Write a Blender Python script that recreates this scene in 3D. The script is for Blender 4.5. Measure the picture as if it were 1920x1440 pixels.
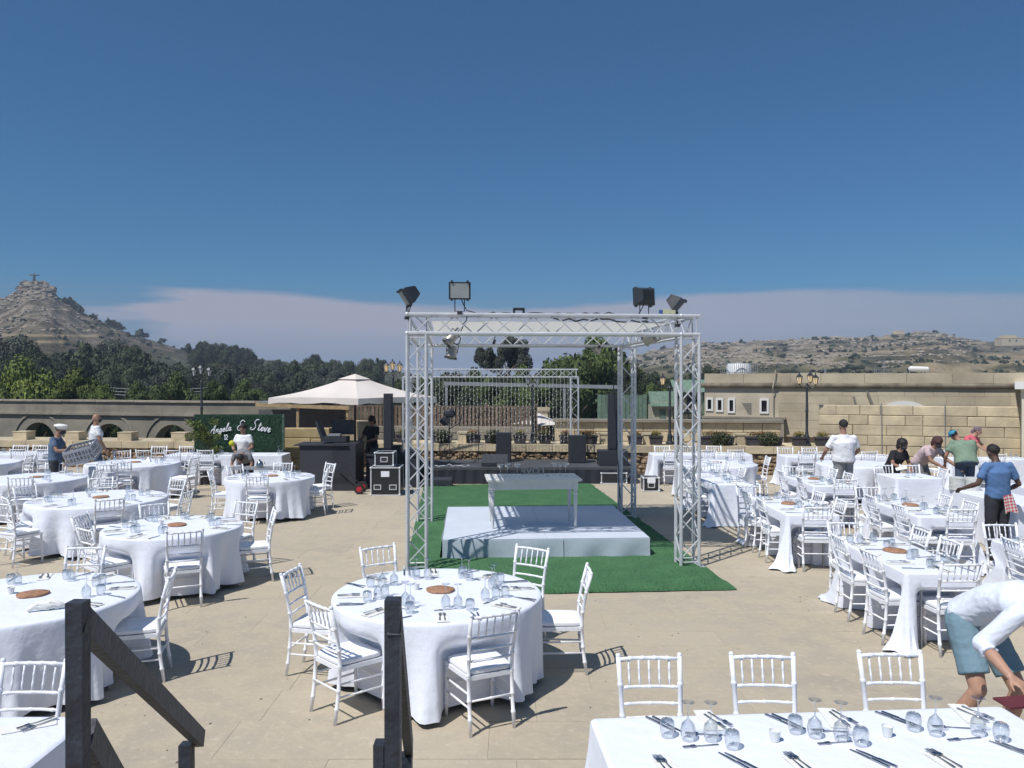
import bpy, math, random
import numpy as np
from mathutils import Vector, Matrix
random.seed(7)
rng = np.random.default_rng(7)
PI = math.pi
R = math.radians
sc = bpy.context.scene
for o in list(bpy.data.objects):
    bpy.data.objects.remove(o)

# ------------------------------------------------------------------ camera
CAM_H = 2.65
cam_d = bpy.data.cameras.new('camera')
cam = bpy.data.objects.new('camera', cam_d)
sc.collection.objects.link(cam)
cam.location = (0, 0, CAM_H)
PITCH = -0.306
cam.rotation_euler = (R(90 + PITCH), 0, 0)
cam_d.sensor_width = 36
cam_d.lens = 36 * 1500 / 1920
cam_d.clip_start = 0.05
cam_d.clip_end = 6000
sc.camera = cam

# ------------------------------------------------------------------ light
SUN_EL = 58.5
SUN_AZ = 43.5          # shadows fall this many degrees right of straight ahead
ev = Vector((math.sin(R(SUN_AZ)) * math.cos(R(SUN_EL)), math.cos(R(SUN_AZ)) * math.cos(R(SUN_EL)), -math.sin(R(SUN_EL))))
sun_d = bpy.data.lights.new('sun', 'SUN')
sun_d.energy = 3.6
sun_d.angle = R(0.55)
sun_d.color = (1.0, 0.97, 0.93)
sun = bpy.data.objects.new('sun', sun_d)
sun.rotation_euler = ev.to_track_quat('-Z', 'Y').to_euler()
sun.location = (-20, -20, 40)
sc.collection.objects.link(sun)

world = bpy.data.worlds.new('World')
sc.world = world
world.use_nodes = True
wn = world.node_tree; wn.nodes.clear()
def WN(t, **k):
    n = wn.nodes.new(t)
    for a, b in k.items():
        setattr(n, a, b)
    return n
def wl(a, b): wn.links.new(a, b)
out = WN('ShaderNodeOutputWorld'); bg = WN('ShaderNodeBackground')
sky = WN('ShaderNodeTexSky', sky_type='NISHITA', sun_disc=False)
sky.sun_elevation = R(SUN_EL)
sky.sun_rotation = math.atan2(-ev.x, -ev.y)
sky.altitude = 30; sky.air_density = 1.0; sky.dust_density = 0.35; sky.ozone_density = 3.2
bg.inputs['Strength'].default_value = 0.076
# deeper, slightly greener blue of the phone picture: an even tint on the whole sky
tint = WN('ShaderNodeMix', data_type='RGBA', blend_type='MULTIPLY'); tint.inputs[0].default_value = 1
wl(sky.outputs[0], tint.inputs[6])
# pale bank of cloud low over the horizon (a function of direction in the sky)
geo = WN('ShaderNodeTexCoord')
sep = WN('ShaderNodeSeparateXYZ'); wl(geo.outputs['Generated'], sep.inputs[0])
def wmath(op, a, b=None, c=None, clamp=False):
    n = WN('ShaderNodeMath', operation=op); n.use_clamp = clamp
    for i, v in enumerate((a, b, c)):
        if v is None: continue
        if isinstance(v, (int, float)): n.inputs[i].default_value = v
        else: wl(v, n.inputs[i])
    return n.outputs[0]
el = wmath('DIVIDE', sep.outputs['Z'], wmath('SQRT', wmath('ADD', wmath('MULTIPLY', sep.outputs['X'], sep.outputs['X']), wmath('MULTIPLY', sep.outputs['Y'], sep.outputs['Y']))))
az = wmath('ARCTAN2', sep.outputs['X'], sep.outputs['Y'])
tg = WN('ShaderNodeMix', data_type='RGBA'); wl(wmath('DIVIDE', wmath('SUBTRACT', el, 0.10), 0.38, clamp=True), tg.inputs[0])
tg.inputs[6].default_value = (0.250, 0.520, 0.740, 1); tg.inputs[7].default_value = (0.345, 0.650, 0.825, 1); wl(tg.outputs[2], tint.inputs[7])
hzm = WN('ShaderNodeMix', data_type='RGBA'); wl(wmath('MULTIPLY', wmath('SUBTRACT', 1.0, wmath('DIVIDE', wmath('ADD', el, 0.0), 0.115), clamp=True), 1.15, clamp=True), hzm.inputs[0])
wl(tint.outputs[2], hzm.inputs[6]); hzm.inputs[7].default_value = (1.80, 2.35, 3.50, 1)
mp = WN('ShaderNodeMapping'); wl(geo.outputs['Generated'], mp.inputs[0]); mp.inputs['Scale'].default_value = (4, 4, 30)
nz = WN('ShaderNodeTexNoise'); wl(mp.outputs[0], nz.inputs['Vector']); nz.inputs['Scale'].default_value = 1.6; nz.inputs['Detail'].default_value = 6
nz.inputs['Roughness'].default_value = 0.55
nn = wmath('SUBTRACT', nz.outputs[0], 0.5)
# upper edge of the bank: about 6 degrees, thinner around the middle
bump1 = wmath('MULTIPLY', wmath('COSINE', wmath('MULTIPLY', wmath('ADD', az, 0.02), 9.0)), 0.010)
top = wmath('ADD', wmath('SUBTRACT', 0.100, bump1), wmath('MULTIPLY', nn, 0.020))
d_top = wmath('DIVIDE', wmath('SUBTRACT', top, el), 0.009, clamp=True)
low = wmath('ADD', 0.012, wmath('MULTIPLY', nn, 0.03))
d_low = wmath('DIVIDE', wmath('SUBTRACT', el, low), 0.055, clamp=True)
left = wmath('DIVIDE', wmath('SUBTRACT', az, wmath('ADD', -0.498, wmath('MULTIPLY', wmath('ADD', wmath('MULTIPLY', nn, 0.35), wmath('MULTIPLY', wmath('ABSOLUTE', wmath('SUBTRACT', el, 0.080)), 3.0)), 0.7))), 0.05, clamp=True)
right = wmath('SUBTRACT', 1.0, wmath('MULTIPLY', wmath('MULTIPLY', wmath('SUBTRACT', az, 0.1), 1.9, clamp=True), 0.50))
mask = wmath('MULTIPLY', wmath('MULTIPLY', wmath('MULTIPLY', d_top, d_low), wmath('MULTIPLY', left, right)), 0.85)
cm = WN('ShaderNodeMix', data_type='RGBA'); wl(mask, cm.inputs[0])
wl(hzm.outputs[2], cm.inputs[6]); cm.inputs[7].default_value = (4.15, 4.15, 5.05, 1)
wl(cm.outputs[2], bg.inputs[0]); wl(bg.outputs[0], out.inputs[0])

sc.view_settings.view_transform = 'Standard'
sc.view_settings.look = 'None'
sc.view_settings.exposure = 0.32
sc.view_settings.gamma = 1.0
sc.view_settings.use_curve_mapping = False
sc.render.engine = 'CYCLES'
sc.cycles.max_bounces = 8
sc.cycles.transparent_max_bounces = 24
sc.cycles.volume_bounces = 0

# ------------------------------------------------------------------ helpers
def px2w(px, py, h=0.0):
    """world point at height h seen at photograph position (px, py)"""
    p = R(PITCH)
    dx, dz, dy = (px - 960) / 1500, -(py - 720) / 1500, 1.0
    y = dy * math.cos(p) - dz * math.sin(p)
    z = dy * math.sin(p) + dz * math.cos(p)
    t = (h - CAM_H) / z
    return Vector((dx * t, y * t, h))
def atY(px, py, Y):
    p = R(PITCH)
    dx, dz, dy = (px - 960) / 1500, -(py - 720) / 1500, 1.0
    y = dy * math.cos(p) - dz * math.sin(p)
    z = dy * math.sin(p) + dz * math.cos(p)
    t = Y / y
    return Vector((dx * t, Y, CAM_H + z * t))

MATS = {}
def mat(name, col, rough=0.6, metal=0.0, var=0.0, vscale=8.0, bump=0.0, bscale=60.0, spec=0.5, col2=None, island=0.0, detail=4, emit=None, coat=0.0, sheen=0.0, trans=0.0):
    """procedural surface: colour with noise variation, optional fine relief"""
    if name in MATS: return MATS[name]
    m = bpy.data.materials.new(name); m.use_nodes = True
    nt = m.node_tree; b = nt.nodes['Principled BSDF']
    b.inputs['Base Color'].default_value = (*col, 1)
    b.inputs['Roughness'].default_value = rough
    b.inputs['Metallic'].default_value = metal
    b.inputs['Specular IOR Level'].default_value = spec
    b.inputs['Coat Weight'].default_value = coat
    b.inputs['Sheen Weight'].default_value = sheen
    if emit:
        b.inputs['Emission Color'].default_value = (*emit[0], 1); b.inputs['Emission Strength'].default_value = emit[1]
    if var > 0 or bump > 0 or col2 or island > 0:
        tc = nt.nodes.new('ShaderNodeNewGeometry')
        src = None
        if var > 0 or col2:
            n = nt.nodes.new('ShaderNodeTexNoise'); n.inputs['Scale'].default_value = vscale; n.inputs['Detail'].default_value = detail
            nt.links.new(tc.outputs['Position'], n.inputs['Vector'])
            r = nt.nodes.new('ShaderNodeMapRange'); nt.links.new(n.outputs[0], r.inputs[0])
            r.inputs[1].default_value = 0.32; r.inputs[2].default_value = 0.68
            mx = nt.nodes.new('ShaderNodeMix'); mx.data_type = 'RGBA'
            c2 = col2 if col2 else tuple(c * (1 - var) for c in col)
            c1 = col if col2 else tuple(min(1, c * (1 + var)) for c in col)
            mx.inputs[6].default_value = (*c1, 1); mx.inputs[7].default_value = (*c2, 1)
            nt.links.new(r.outputs[0], mx.inputs[0]); src = mx.outputs[2]
        if island > 0:
            hs = nt.nodes.new('ShaderNodeHueSaturation')
            if src: nt.links.new(src, hs.inputs['Color'])
            else: hs.inputs['Color'].default_value = (*col, 1)
            r2 = nt.nodes.new('ShaderNodeMapRange'); nt.links.new(tc.outputs['Random Per Island'], r2.inputs[0])
            r2.inputs[3].default_value = 1 - island; r2.inputs[4].default_value = 1 + island
            oi = nt.nodes.new('ShaderNodeObjectInfo')
            r3 = nt.nodes.new('ShaderNodeMapRange'); nt.links.new(oi.outputs['Random'], r3.inputs[0])
            r3.inputs[3].default_value = 1 - island; r3.inputs[4].default_value = 1 + island
            mm = nt.nodes.new('ShaderNodeMath'); mm.operation = 'MULTIPLY'
            nt.links.new(r2.outputs[0], mm.inputs[0]); nt.links.new(r3.outputs[0], mm.inputs[1])
            nt.links.new(mm.outputs[0], hs.inputs['Value']); src = hs.outputs[0]
        if src: nt.links.new(src, b.inputs['Base Color'])
        if bump > 0:
            n2 = nt.nodes.new('ShaderNodeTexNoise'); n2.inputs['Scale'].default_value = bscale; n2.inputs['Detail'].default_value = 5
            nt.links.new(tc.outputs['Position'], n2.inputs['Vector'])
            bp = nt.nodes.new('ShaderNodeBump'); bp.inputs['Strength'].default_value = bump; bp.inputs['Distance'].default_value = 0.02
            nt.links.new(n2.outputs[0], bp.inputs['Height']); nt.links.new(bp.outputs[0], b.inputs['Normal'])
    MATS[name] = m
    return m

def glass_mat(name, tintc=(0.93, 0.95, 0.96), base=0.15):
    if name in MATS: return MATS[name]
    m = bpy.data.materials.new(name); m.use_nodes = True
    nt = m.node_tree; nt.nodes.clear()
    o = nt.nodes.new('ShaderNodeOutputMaterial'); mx = nt.nodes.new('ShaderNodeMixShader')
    t = nt.nodes.new('ShaderNodeBsdfTransparent'); t.inputs[0].default_value = (*tintc, 1)
    g = nt.nodes.new('ShaderNodeBsdfGlossy'); g.inputs['Roughness'].default_value = 0.03
    lw = nt.nodes.new('ShaderNodeLayerWeight'); lw.inputs[0].default_value = 0.35
    a = nt.nodes.new('ShaderNodeMath'); a.operation = 'MULTIPLY_ADD'; a.inputs[1].default_value = 0.75; a.inputs[2].default_value = base; a.use_clamp = True
    nt.links.new(lw.outputs['Facing'], a.inputs[0]); nt.links.new(a.outputs[0], mx.inputs[0])
    nt.links.new(t.outputs[0], mx.inputs[1]); nt.links.new(g.outputs[0], mx.inputs[2]); nt.links.new(mx.outputs[0], o.inputs[0])
    MATS[name] = m
    return m

class MB:
    """collects simple shapes and links them as one mesh object"""
    def __init__(s): s.v = []; s.f = []; s.m = []; s.mi = 0
    def add(s, vs, fs):
        b = len(s.v); s.v.extend([tuple(p) for p in vs]); s.f.extend([tuple(i + b for i in f) for f in fs]); s.m.extend([s.mi] * len(fs))
    def box(s, c, d, rz=0, mtx=None):
        hx, hy, hz = d[0] / 2, d[1] / 2, d[2] / 2
        vs = [Vector((x, y, z)) for z in (-hz, hz) for y in (-hy, hy) for x in (-hx, hx)]
        if mtx is not None: vs = [mtx @ p for p in vs]
        elif rz:
            m = Matrix.Rotation(rz, 3, 'Z'); vs = [m @ p for p in vs]
        c = Vector(c)
        s.add([p + c for p in vs], [(0, 2, 3, 1), (4, 5, 7, 6), (0, 1, 5, 4), (1, 3, 7, 5), (3, 2, 6, 7), (2, 0, 4, 6)])
    def bar(s, p, q, w, h, up=(0, 0, 1)):
        p, q = Vector(p), Vector(q); d = (q - p).normalized(); up = Vector(up)
        sx = d.cross(up)
        if sx.length < 1e-4: sx = d.cross(Vector((0, 1, 0)))
        sx.normalize(); uy = sx.cross(d).normalized()
        vs = [a + sx * (i * w / 2) + uy * (j * h / 2) for a in (p, q) for j in (-1, 1) for i in (-1, 1)]
        s.add(vs, [(0, 2, 3, 1), (4, 5, 7, 6), (0, 1, 5, 4), (1, 3, 7, 5), (3, 2, 6, 7), (2, 0, 4, 6)])
    def tube(s, pts, r, n=8, cap=True, flat=None):
        pts = [Vector(p) for p in pts]; k = len(pts)
        rs = r if isinstance(r, (list, tuple)) else [r] * k
        ref = None; b = len(s.v); vs = []
        for i, p in enumerate(pts):
            d = (pts[min(i + 1, k - 1)] - pts[max(i - 1, 0)]).normalized()
            if ref is None:
                ref = d.cross(Vector((0, 0, 1)))
                if ref.length < 1e-3: ref = Vector((1, 0, 0))
                ref.normalize()
            ref = (ref - d * ref.dot(d)).normalized(); o = d.cross(ref)
            for j in range(n):
                a = 2 * PI * j / n
                fy = flat if flat else 1
                vs.append(p + ref * (math.cos(a) * rs[i]) + o * (math.sin(a) * rs[i] * fy))
        fs = []
        for i in range(k - 1):
            for j in range(n):
                a, c = i * n + j, i * n + (j + 1) % n
                fs.append((a, c, c + n, a + n))
        if cap:
            fs.append(tuple(range(n - 1, -1, -1))); fs.append(tuple((k - 1) * n + j for j in range(n)))
        s.add(vs, fs)
    def lathe(s, prof, n=16, c=(0, 0, 0), cap=True, mtx=None):
        vs = []; k = len(prof)
        for (r, z) in prof:
            for j in range(n):
                a = 2 * PI * j / n; p = Vector((r * math.cos(a), r * math.sin(a), z))
                if mtx is not None: p = mtx @ p
                vs.append(p + Vector(c))
        fs = [(i * n + j, i * n + (j + 1) % n, (i + 1) * n + (j + 1) % n, (i + 1) * n + j) for i in range(k - 1) for j in range(n)]
        if cap:
            fs.append(tuple(range(n - 1, -1, -1))); fs.append(tuple((k - 1) * n + j for j in range(n)))
        s.add(vs, fs)
    def ell(s, c, rad, n=10, m=7, rot=None):
        vs = []; c = Vector(c)
        for i in range(1, m):
            t = PI * i / m
            for j in range(n):
                a = 2 * PI * j / n
                p = Vector((rad[0] * math.sin(t) * math.cos(a), rad[1] * math.sin(t) * math.sin(a), -rad[2] * math.cos(t)))
                if rot is not None: p = rot @ p
                vs.append(p + c)
        for q in (-1, 1):
            p = Vector((0, 0, q * rad[2]))
            if rot is not None: p = rot @ p
            vs.append(p + c)
        k = m - 1
        fs = [(i * n + j, i * n + (j + 1) % n, (i + 1) * n + (j + 1) % n, (i + 1) * n + j) for i in range(k - 1) for j in range(n)]
        fs += [(k * n, (j + 1) % n, j) for j in range(n)] + [(k * n + 1, (k - 1) * n + j, (k - 1) * n + (j + 1) % n) for j in range(n)]
        s.add(vs, fs)
    def prism(s, poly, z0, z1):
        n = len(poly)
        s.add([(p[0], p[1], z0) for p in poly] + [(p[0], p[1], z1) for p in poly],
              [tuple(range(n - 1, -1, -1)), tuple(range(n, 2 * n))] + [(i, (i + 1) % n, n + (i + 1) % n, n + i) for i in range(n)])
    def mesh(s, name, mats, smooth=False):
        me = bpy.data.meshes.new(name); me.from_pydata(s.v, [], s.f)
        for m in (mats if isinstance(mats, (list, tuple)) else [mats]): me.materials.append(m)
        if len(set(s.m)) > 1: me.polygons.foreach_set('material_index', s.m)
        if smooth:
            me.polygons.foreach_set('use_smooth', [True] * len(s.f))
            if smooth == 'a':
                try: me.set_sharp_from_angle(angle=R(38))
                except Exception: pass
        me.update(); return me
    def build(s, name, mats, parent=None, smooth=False, loc=None, rz=0):
        return link(name, s.mesh(name, mats, smooth), parent, loc, rz)

COL = sc.collection
def link(name, me, parent=None, loc=None, rz=0):
    o = bpy.data.objects.new(name, me); COL.objects.link(o)
    if parent is not None: o.parent = parent
    if loc is not None: o.location = loc
    if rz: o.rotation_euler = (0, 0, rz)
    return o
def tag(o, label=None, cat=None, group=None, kind=None):
    if label: o['label'] = label
    if cat: o['category'] = cat
    if group: o['group'] = group
    if kind: o['kind'] = kind
    return o
def thing(name, label, cat, loc=(0, 0, 0), rz=0, group=None):
    o = bpy.data.objects.new(name, None); COL.objects.link(o)
    o.empty_display_size = 0.1
    o.location = loc; o.rotation_euler = (0, 0, rz)
    return tag(o, label, cat, group)
def copy_tree(root, loc, rz, label, group=None, scale=None):
    r = root.copy(); COL.objects.link(r); r.location = loc; r.rotation_euler = (0, 0, rz)
    if scale: r.scale = scale
    if label: r['label'] = label
    if group: r['group'] = group
    for ch in KIDS[root.name]:
        c = ch.copy(); COL.objects.link(c); c.parent = r
        for g in KIDS.get(ch.name, []):
            d = g.copy(); COL.objects.link(d); d.parent = c
    return r
KIDS = {}
def remember(root):
    KIDS[root.name] = list(root.children)
    for c in root.children: KIDS[c.name] = list(c.children)

# ------------------------------------------------------------------ materials
M_white = mat('white_lacquer', (0.82, 0.83, 0.86), 0.5, var=0.04, vscale=20, spec=0.35)
M_cush = mat('cushion_fabric', (0.84, 0.85, 0.88), 0.9, var=0.03, vscale=30, bump=0.15, bscale=120)
M_cloth = mat('table_linen', (0.77, 0.80, 0.885), 0.85, var=0.02, vscale=3.0, bump=0.45, bscale=11, sheen=0.2)
M_nap = mat('napkin_linen', (0.80, 0.79, 0.74), 0.9, bump=0.3, bscale=150)
M_steel = mat('cutlery_steel', (0.42, 0.43, 0.45), 0.22, metal=1.0)
M_glass = glass_mat('clear_glass')
M_alu = mat('brushed_aluminium', (0.62, 0.63, 0.65), 0.45, metal=0.3, var=0.10, vscale=6, bump=0.05, bscale=200)
M_black = mat('black_plastic', (0.030, 0.033, 0.042), 0.55, var=0.2, vscale=12, bump=0.05)
M_blackw = mat('black_painted_wood', (0.028, 0.033, 0.045), 0.6, var=0.35, vscale=14, bump=0.35, bscale=40)
M_grille = mat('speaker_grille', (0.026, 0.029, 0.038), 0.8, bump=0.6, bscale=300)
M_lime = mat('limestone', (0.60, 0.50, 0.33), 0.9, col2=(0.42, 0.35, 0.24), vscale=3.0, bump=0.5, bscale=25, island=0.13, detail=8)
M_limeg = mat('weathered_limestone', (0.31, 0.275, 0.215), 0.95, col2=(0.20, 0.18, 0.148), vscale=1.2, bump=0.5, bscale=12, island=0.06, detail=9)
M_rubble = mat('rubble_stone', (0.42, 0.31, 0.20), 0.95, col2=(0.25, 0.17, 0.11), vscale=6, bump=0.6, bscale=30, island=0.22)
M_mortar = mat('old_mortar', (0.17, 0.14, 0.095), 1.0, var=0.3, vscale=10)
M_render = mat('cream_render', (0.58, 0.51, 0.39), 0.95, col2=(0.40, 0.345, 0.26), vscale=1.1, bump=0.35, bscale=14, detail=10)
M_iron = mat('cast_iron', (0.03, 0.035, 0.042), 0.45, var=0.2, bump=0.1)
M_lampglass = mat('lamp_glass', (0.62, 0.55, 0.40), 0.25, emit=((1.0, 0.66, 0.28), 0.30))
M_wood = mat('pale_timber', (0.45, 0.32, 0.17), 0.7, var=0.2, vscale=9, bump=0.2, bscale=50)
M_brownw = mat('brown_timber', (0.16, 0.115, 0.085), 0.85, var=0.3, vscale=7, bump=0.4, bscale=40, island=0.18)
M_slice = mat('wood_slice', (0.36, 0.19, 0.11), 0.75, var=0.3, vscale=40, bump=0.3)
M_bark = mat('bark', (0.10, 0.075, 0.05), 0.95, var=0.4, vscale=10, bump=0.8, bscale=30)
M_canvas = mat('cream_canvas', (0.66, 0.60, 0.55), 0.9, var=0.05, vscale=2, bump=0.2, bscale=10)
M_greenp = mat('green_painted_timber', (0.13, 0.20, 0.15), 0.7, var=0.2, vscale=6, island=0.1)
M_grey = mat('grey_metal', (0.30, 0.31, 0.33), 0.5, metal=0.3, var=0.1)
def leafmat(name, c1, c2, sc_=1.2):
    m = mat(name, c1, 0.75, col2=c2, vscale=sc_, island=0.28, spec=0.25)
    return m
M_leaf_a = leafmat('leaf_bright', (0.17, 0.21, 0.045), (0.075, 0.105, 0.028), 0.7)
M_leaf_b = leafmat('leaf_dark', (0.062, 0.078, 0.038), (0.032, 0.044, 0.027), 0.25)
M_leaf_c = leafmat('leaf_mid', (0.105, 0.140, 0.042), (0.045, 0.068, 0.025), 0.5)
M_leaf_d = leafmat('leaf_grey', (0.085, 0.095, 0.070), (0.04, 0.048, 0.038), 0.4)
# ================================================================== SETTING
# ---- noise helper (value noise, numpy)
_perm = rng.random((256, 256))
def vnoise(x, y):
    xi = np.floor(x).astype(int); yi = np.floor(y).astype(int); fx = x - xi; fy = y - yi
    fx = fx * fx * (3 - 2 * fx); fy = fy * fy * (3 - 2 * fy)
    a = _perm[xi % 256, yi % 256]; b = _perm[(xi + 1) % 256, yi % 256]; c = _perm[xi % 256, (yi + 1) % 256]; d = _perm[(xi + 1) % 256, (yi + 1) % 256]
    return (a * (1 - fx) + b * fx) * (1 - fy) + (c * (1 - fx) + d * fx) * fy
def fbm(x, y, o=5):
    s = 0; a = 0.5
    for i in range(o):
        s = s + a * vnoise(x * 2 ** i + 17 * i, y * 2 ** i + 31 * i); a *= 0.5
    return s
SIL_PX = np.array([-900, -500, -200, -60, 0, 30, 42, 50, 80, 100, 108, 130, 155, 190, 250, 330, 370, 480, 600, 700, 800, 1000, 1130, 1190, 1250, 1320, 1400, 1500, 1560, 1640, 1690, 1720, 1750, 1780, 1810, 1850, 1920, 2100, 2600, 3000])
SIL_PY = np.array([680, 640, 600, 572, 560, 549, 540, 531, 534, 543, 556, 569, 589, 602, 628, 652, 665, 674, 686, 694, 706, 708, 690, 668, 652, 642, 640, 637, 631, 633, 627, 622, 622, 628, 634, 640, 638, 640, 660, 690])
def y_sil(px): return np.interp(px, [700, 1150], [420.0, 600.0])
def terr(X, Y):
    """height of the country beyond the terrace"""
    X = np.asarray(X, float); Y = np.asarray(Y, float)
    px = 960 + 1500 * X / np.maximum(Y, 1)
    ys = y_sil(px); zs = CAM_H + (712 - np.interp(px, SIL_PX, SIL_PY)) / 1500 * ys
    t = np.clip((Y - 45) / (ys - 45), 0, 1)
    e = np.interp(px, [0, 300, 900, 1200], [2.0, 1.6, 1.5, 1.35])
    z = -3 + (zs + 3) * t ** e
    back = np.clip((Y - ys) / 350, 0, 1)
    z = z - back ** 1.5 * (zs + 10)
    amp = np.clip((Y - 60) / 250, 0, 1) * 3.2
    n = fbm(X / 38, Y / 38) - 0.5
    fade = 1 - np.exp(-((Y - ys) / 45) ** 2) * 0.75
    z = z + n * amp * fade + (fbm(X / 7 + 90, Y / 7) - 0.5) * np.clip((Y - 100) / 200, 0, 1) * 1.8
    # terraces of old fields on the right-hand hill
    tr = np.clip((px - 1200) / 100, 0, 1) * np.clip((Y - 120) / 100, 0, 1) * fade
    st = 4.0; q = z / st
    z = z * (1 - 0.6 * tr) + (np.floor(q) + np.clip((q - np.floor(q) - 0.75) / 0.25, 0, 1)) * st * 0.6 * tr
    return z

us = np.concatenate([np.linspace(-1.3, -0.72, 12), np.linspace(-0.7, 0.72, 330), np.linspace(0.75, 1.3, 12)])
ysd = np.concatenate([np.geomspace(34, 120, 26), np.linspace(126, 660, 150), np.linspace(680, 1100, 10)])
UU, YY = np.meshgrid(us, ysd)
XX = UU * YY
ZZ = terr(XX, YY)
nv = np.stack([XX, YY, ZZ], -1).reshape(-1, 3)
nu = len(us); fs = []
for i in range(len(ysd) - 1):
    for j in range(nu - 1):
        a = i * nu + j
        fs.append((a, a + 1, a + nu + 1, a + nu))
tm = bpy.data.meshes.new('hills'); tm.from_pydata(nv.tolist(), [], fs)
# zones: R rock, G pale field, B green growth
PXg = 960 + 1500 * UU
PYg = 712 - (ZZ - CAM_H) / YY * 1500
nz1 = fbm(XX / 22, YY / 22, 5); nz2 = fbm(XX / 6 + 40, YY / 6, 4)
rock = np.clip((nz1 - 0.42) * 5, 0, 1) * np.clip((nz2 - 0.42) * 8, 0, 1)
Lh = (PXg < 420)
rockL = np.where(Lh, np.clip((632 - PYg) / 22, 0, 1) * np.clip((nz2 - 0.38) * 8, 0, 1), 0)
topL = np.where(Lh & (PXg > 25) & (PXg < 120), np.clip((556 - PYg) / 8, 0, 1), 0)
rockR = np.where(PXg > 1150, np.clip((nz2 - 0.36) * 7, 0, 1) * np.clip((1600 - PXg) / 100, 0.25, 1) * np.clip((686 - PYg) / 10, 0, 1), 0)
rk = np.clip(rock * 0.5 + rockL * .5 + topL * .8 + rockR * .8, 0, 1)
def band(c, w, px0, px1, slope=0.0):
    return np.clip(1 - np.abs(PYg - c - slope * (PXg - px0)) / w, 0, 1) * (PXg > px0) * (PXg < px1)
fld = (PXg > 1180) * np.clip((nz1 - 0.40) * 4, 0, 1) * 0.42 + band(628, 3.5, 0, 185, 0.01) + band(641, 4, 70, 120) + band(684, 2.5, 1330, 1600, -0.03) + band(668, 4, 1560, 1850, -0.09) * 1.0 \
    + np.clip((PXg - 1700) / 60, 0, 1) * np.clip((PYg - 665) / 8, 0, 1) * np.clip((nz1 - 0.35) * 6, 0, 1) * 0.8 + band(634, 3.5, 1540, 1700) * 0.9
grn = np.clip((PYg - 655) / 20, 0, 1) * np.clip((nz1 - 0.3) * 5, 0.3, 1) + np.clip((0.55 - nz1) * 4, 0, 1) * 0.3
ca = tm.color_attributes.new('zone', 'FLOAT_COLOR', 'POINT')
cc = np.stack([np.clip(rk, 0, 1), np.clip(fld, 0, 1), np.clip(grn, 0, 1), np.ones_like(rk)], -1).reshape(-1)
ca.data.foreach_set('color', cc.astype(np.float32))
tm.polygons.foreach_set('use_smooth', [True] * len(fs))
m = bpy.data.materials.new('hill_ground'); m.use_nodes = True; nt = m.node_tree; b = nt.nodes['Principled BSDF']
b.inputs['Roughness'].default_value = 1; b.inputs['Specular IOR Level'].default_value = 0.1
at = nt.nodes.new('ShaderNodeVertexColor'); at.layer_name = 'zone'
sx = nt.nodes.new('ShaderNodeSeparateColor'); nt.links.new(at.outputs[0], sx.inputs[0])
gp = nt.nodes.new('ShaderNodeNewGeometry')
def nnoise(s, d=6):
    n = nt.nodes.new('ShaderNodeTexNoise'); n.inputs['Scale'].default_value = s; n.inputs['Detail'].default_value = d
    nt.links.new(gp.outputs['Position'], n.inputs['Vector']); return n.outputs[0]
def nmath(op, a, b_=None, clamp=False):
    n = nt.nodes.new('ShaderNodeMath'); n.operation = op; n.use_clamp = clamp
    for i, v in enumerate((a, b_)):
        if v is None: continue
        if isinstance(v, (int, float)): n.inputs[i].default_value = v
        else: nt.links.new(v, n.inputs[i])
    return n.outputs[0]
def nmix(f, a, c):
    n = nt.nodes.new('ShaderNodeMix'); n.data_type = 'RGBA'
    if isinstance(f, (int, float)): n.inputs[0].default_value = f
    else: nt.links.new(f, n.inputs[0])
    for i, v in ((6, a), (7, c)):
        if isinstance(v, tuple): n.inputs[i].default_value = (*v, 1)
        else: nt.links.new(v, n.inputs[i])
    return n.outputs[2]
n1, n2, n3 = nnoise(0.35), nnoise(0.06), nnoise(1.1)
scrub = nmix(nmath('MULTIPLY', nmath('SUBTRACT', n1, 0.4), 5, True), (0.050, 0.046, 0.032), (0.105, 0.083, 0.053))
gr = nmix(nmath('MULTIPLY', nmath('SUBTRACT', n1, 0.4), 5, True), (0.030, 0.042, 0.020), (0.065, 0.075, 0.035))
c0 = nmix(nmath('MULTIPLY', sx.outputs[2], 0.85), scrub, gr)
fc = nmix(n3, (0.34, 0.27, 0.16), (0.26, 0.20, 0.12))
c1 = nmix(sx.outputs[1], c0, fc)
rf = nmath('MULTIPLY', sx.outputs[0], nmath('MULTIPLY', nmath('SUBTRACT', n3, 0.38), 7, True), True)
c2 = nmix(rf, c1, (0.32, 0.275, 0.215))
nt.links.new(c2, b.inputs['Base Color'])
bp = nt.nodes.new('ShaderNodeBump'); bp.inputs['Strength'].default_value = 1; bp.inputs['Distance'].default_value = 1.2
nt.links.new(nmath('ADD', n1, nmath('MULTIPLY', n3, 0.5)), bp.inputs['Height']); nt.links.new(bp.outputs[0], b.inputs['Normal'])
tm.materials.append(m)
hills = tag(link('hills', tm), kind='structure')

# wide plain under everything, out to the horizon
g = MB(); g.lathe([(0.01, -3.6), (60, -3.6), (600, -4.2), (3500, -6)], 64, cap=False)
tag(g.build('ground', mat('dry_earth', (0.17, 0.14, 0.09), 1.0, col2=(0.07, 0.08, 0.04), vscale=0.02)), kind='structure')

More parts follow.
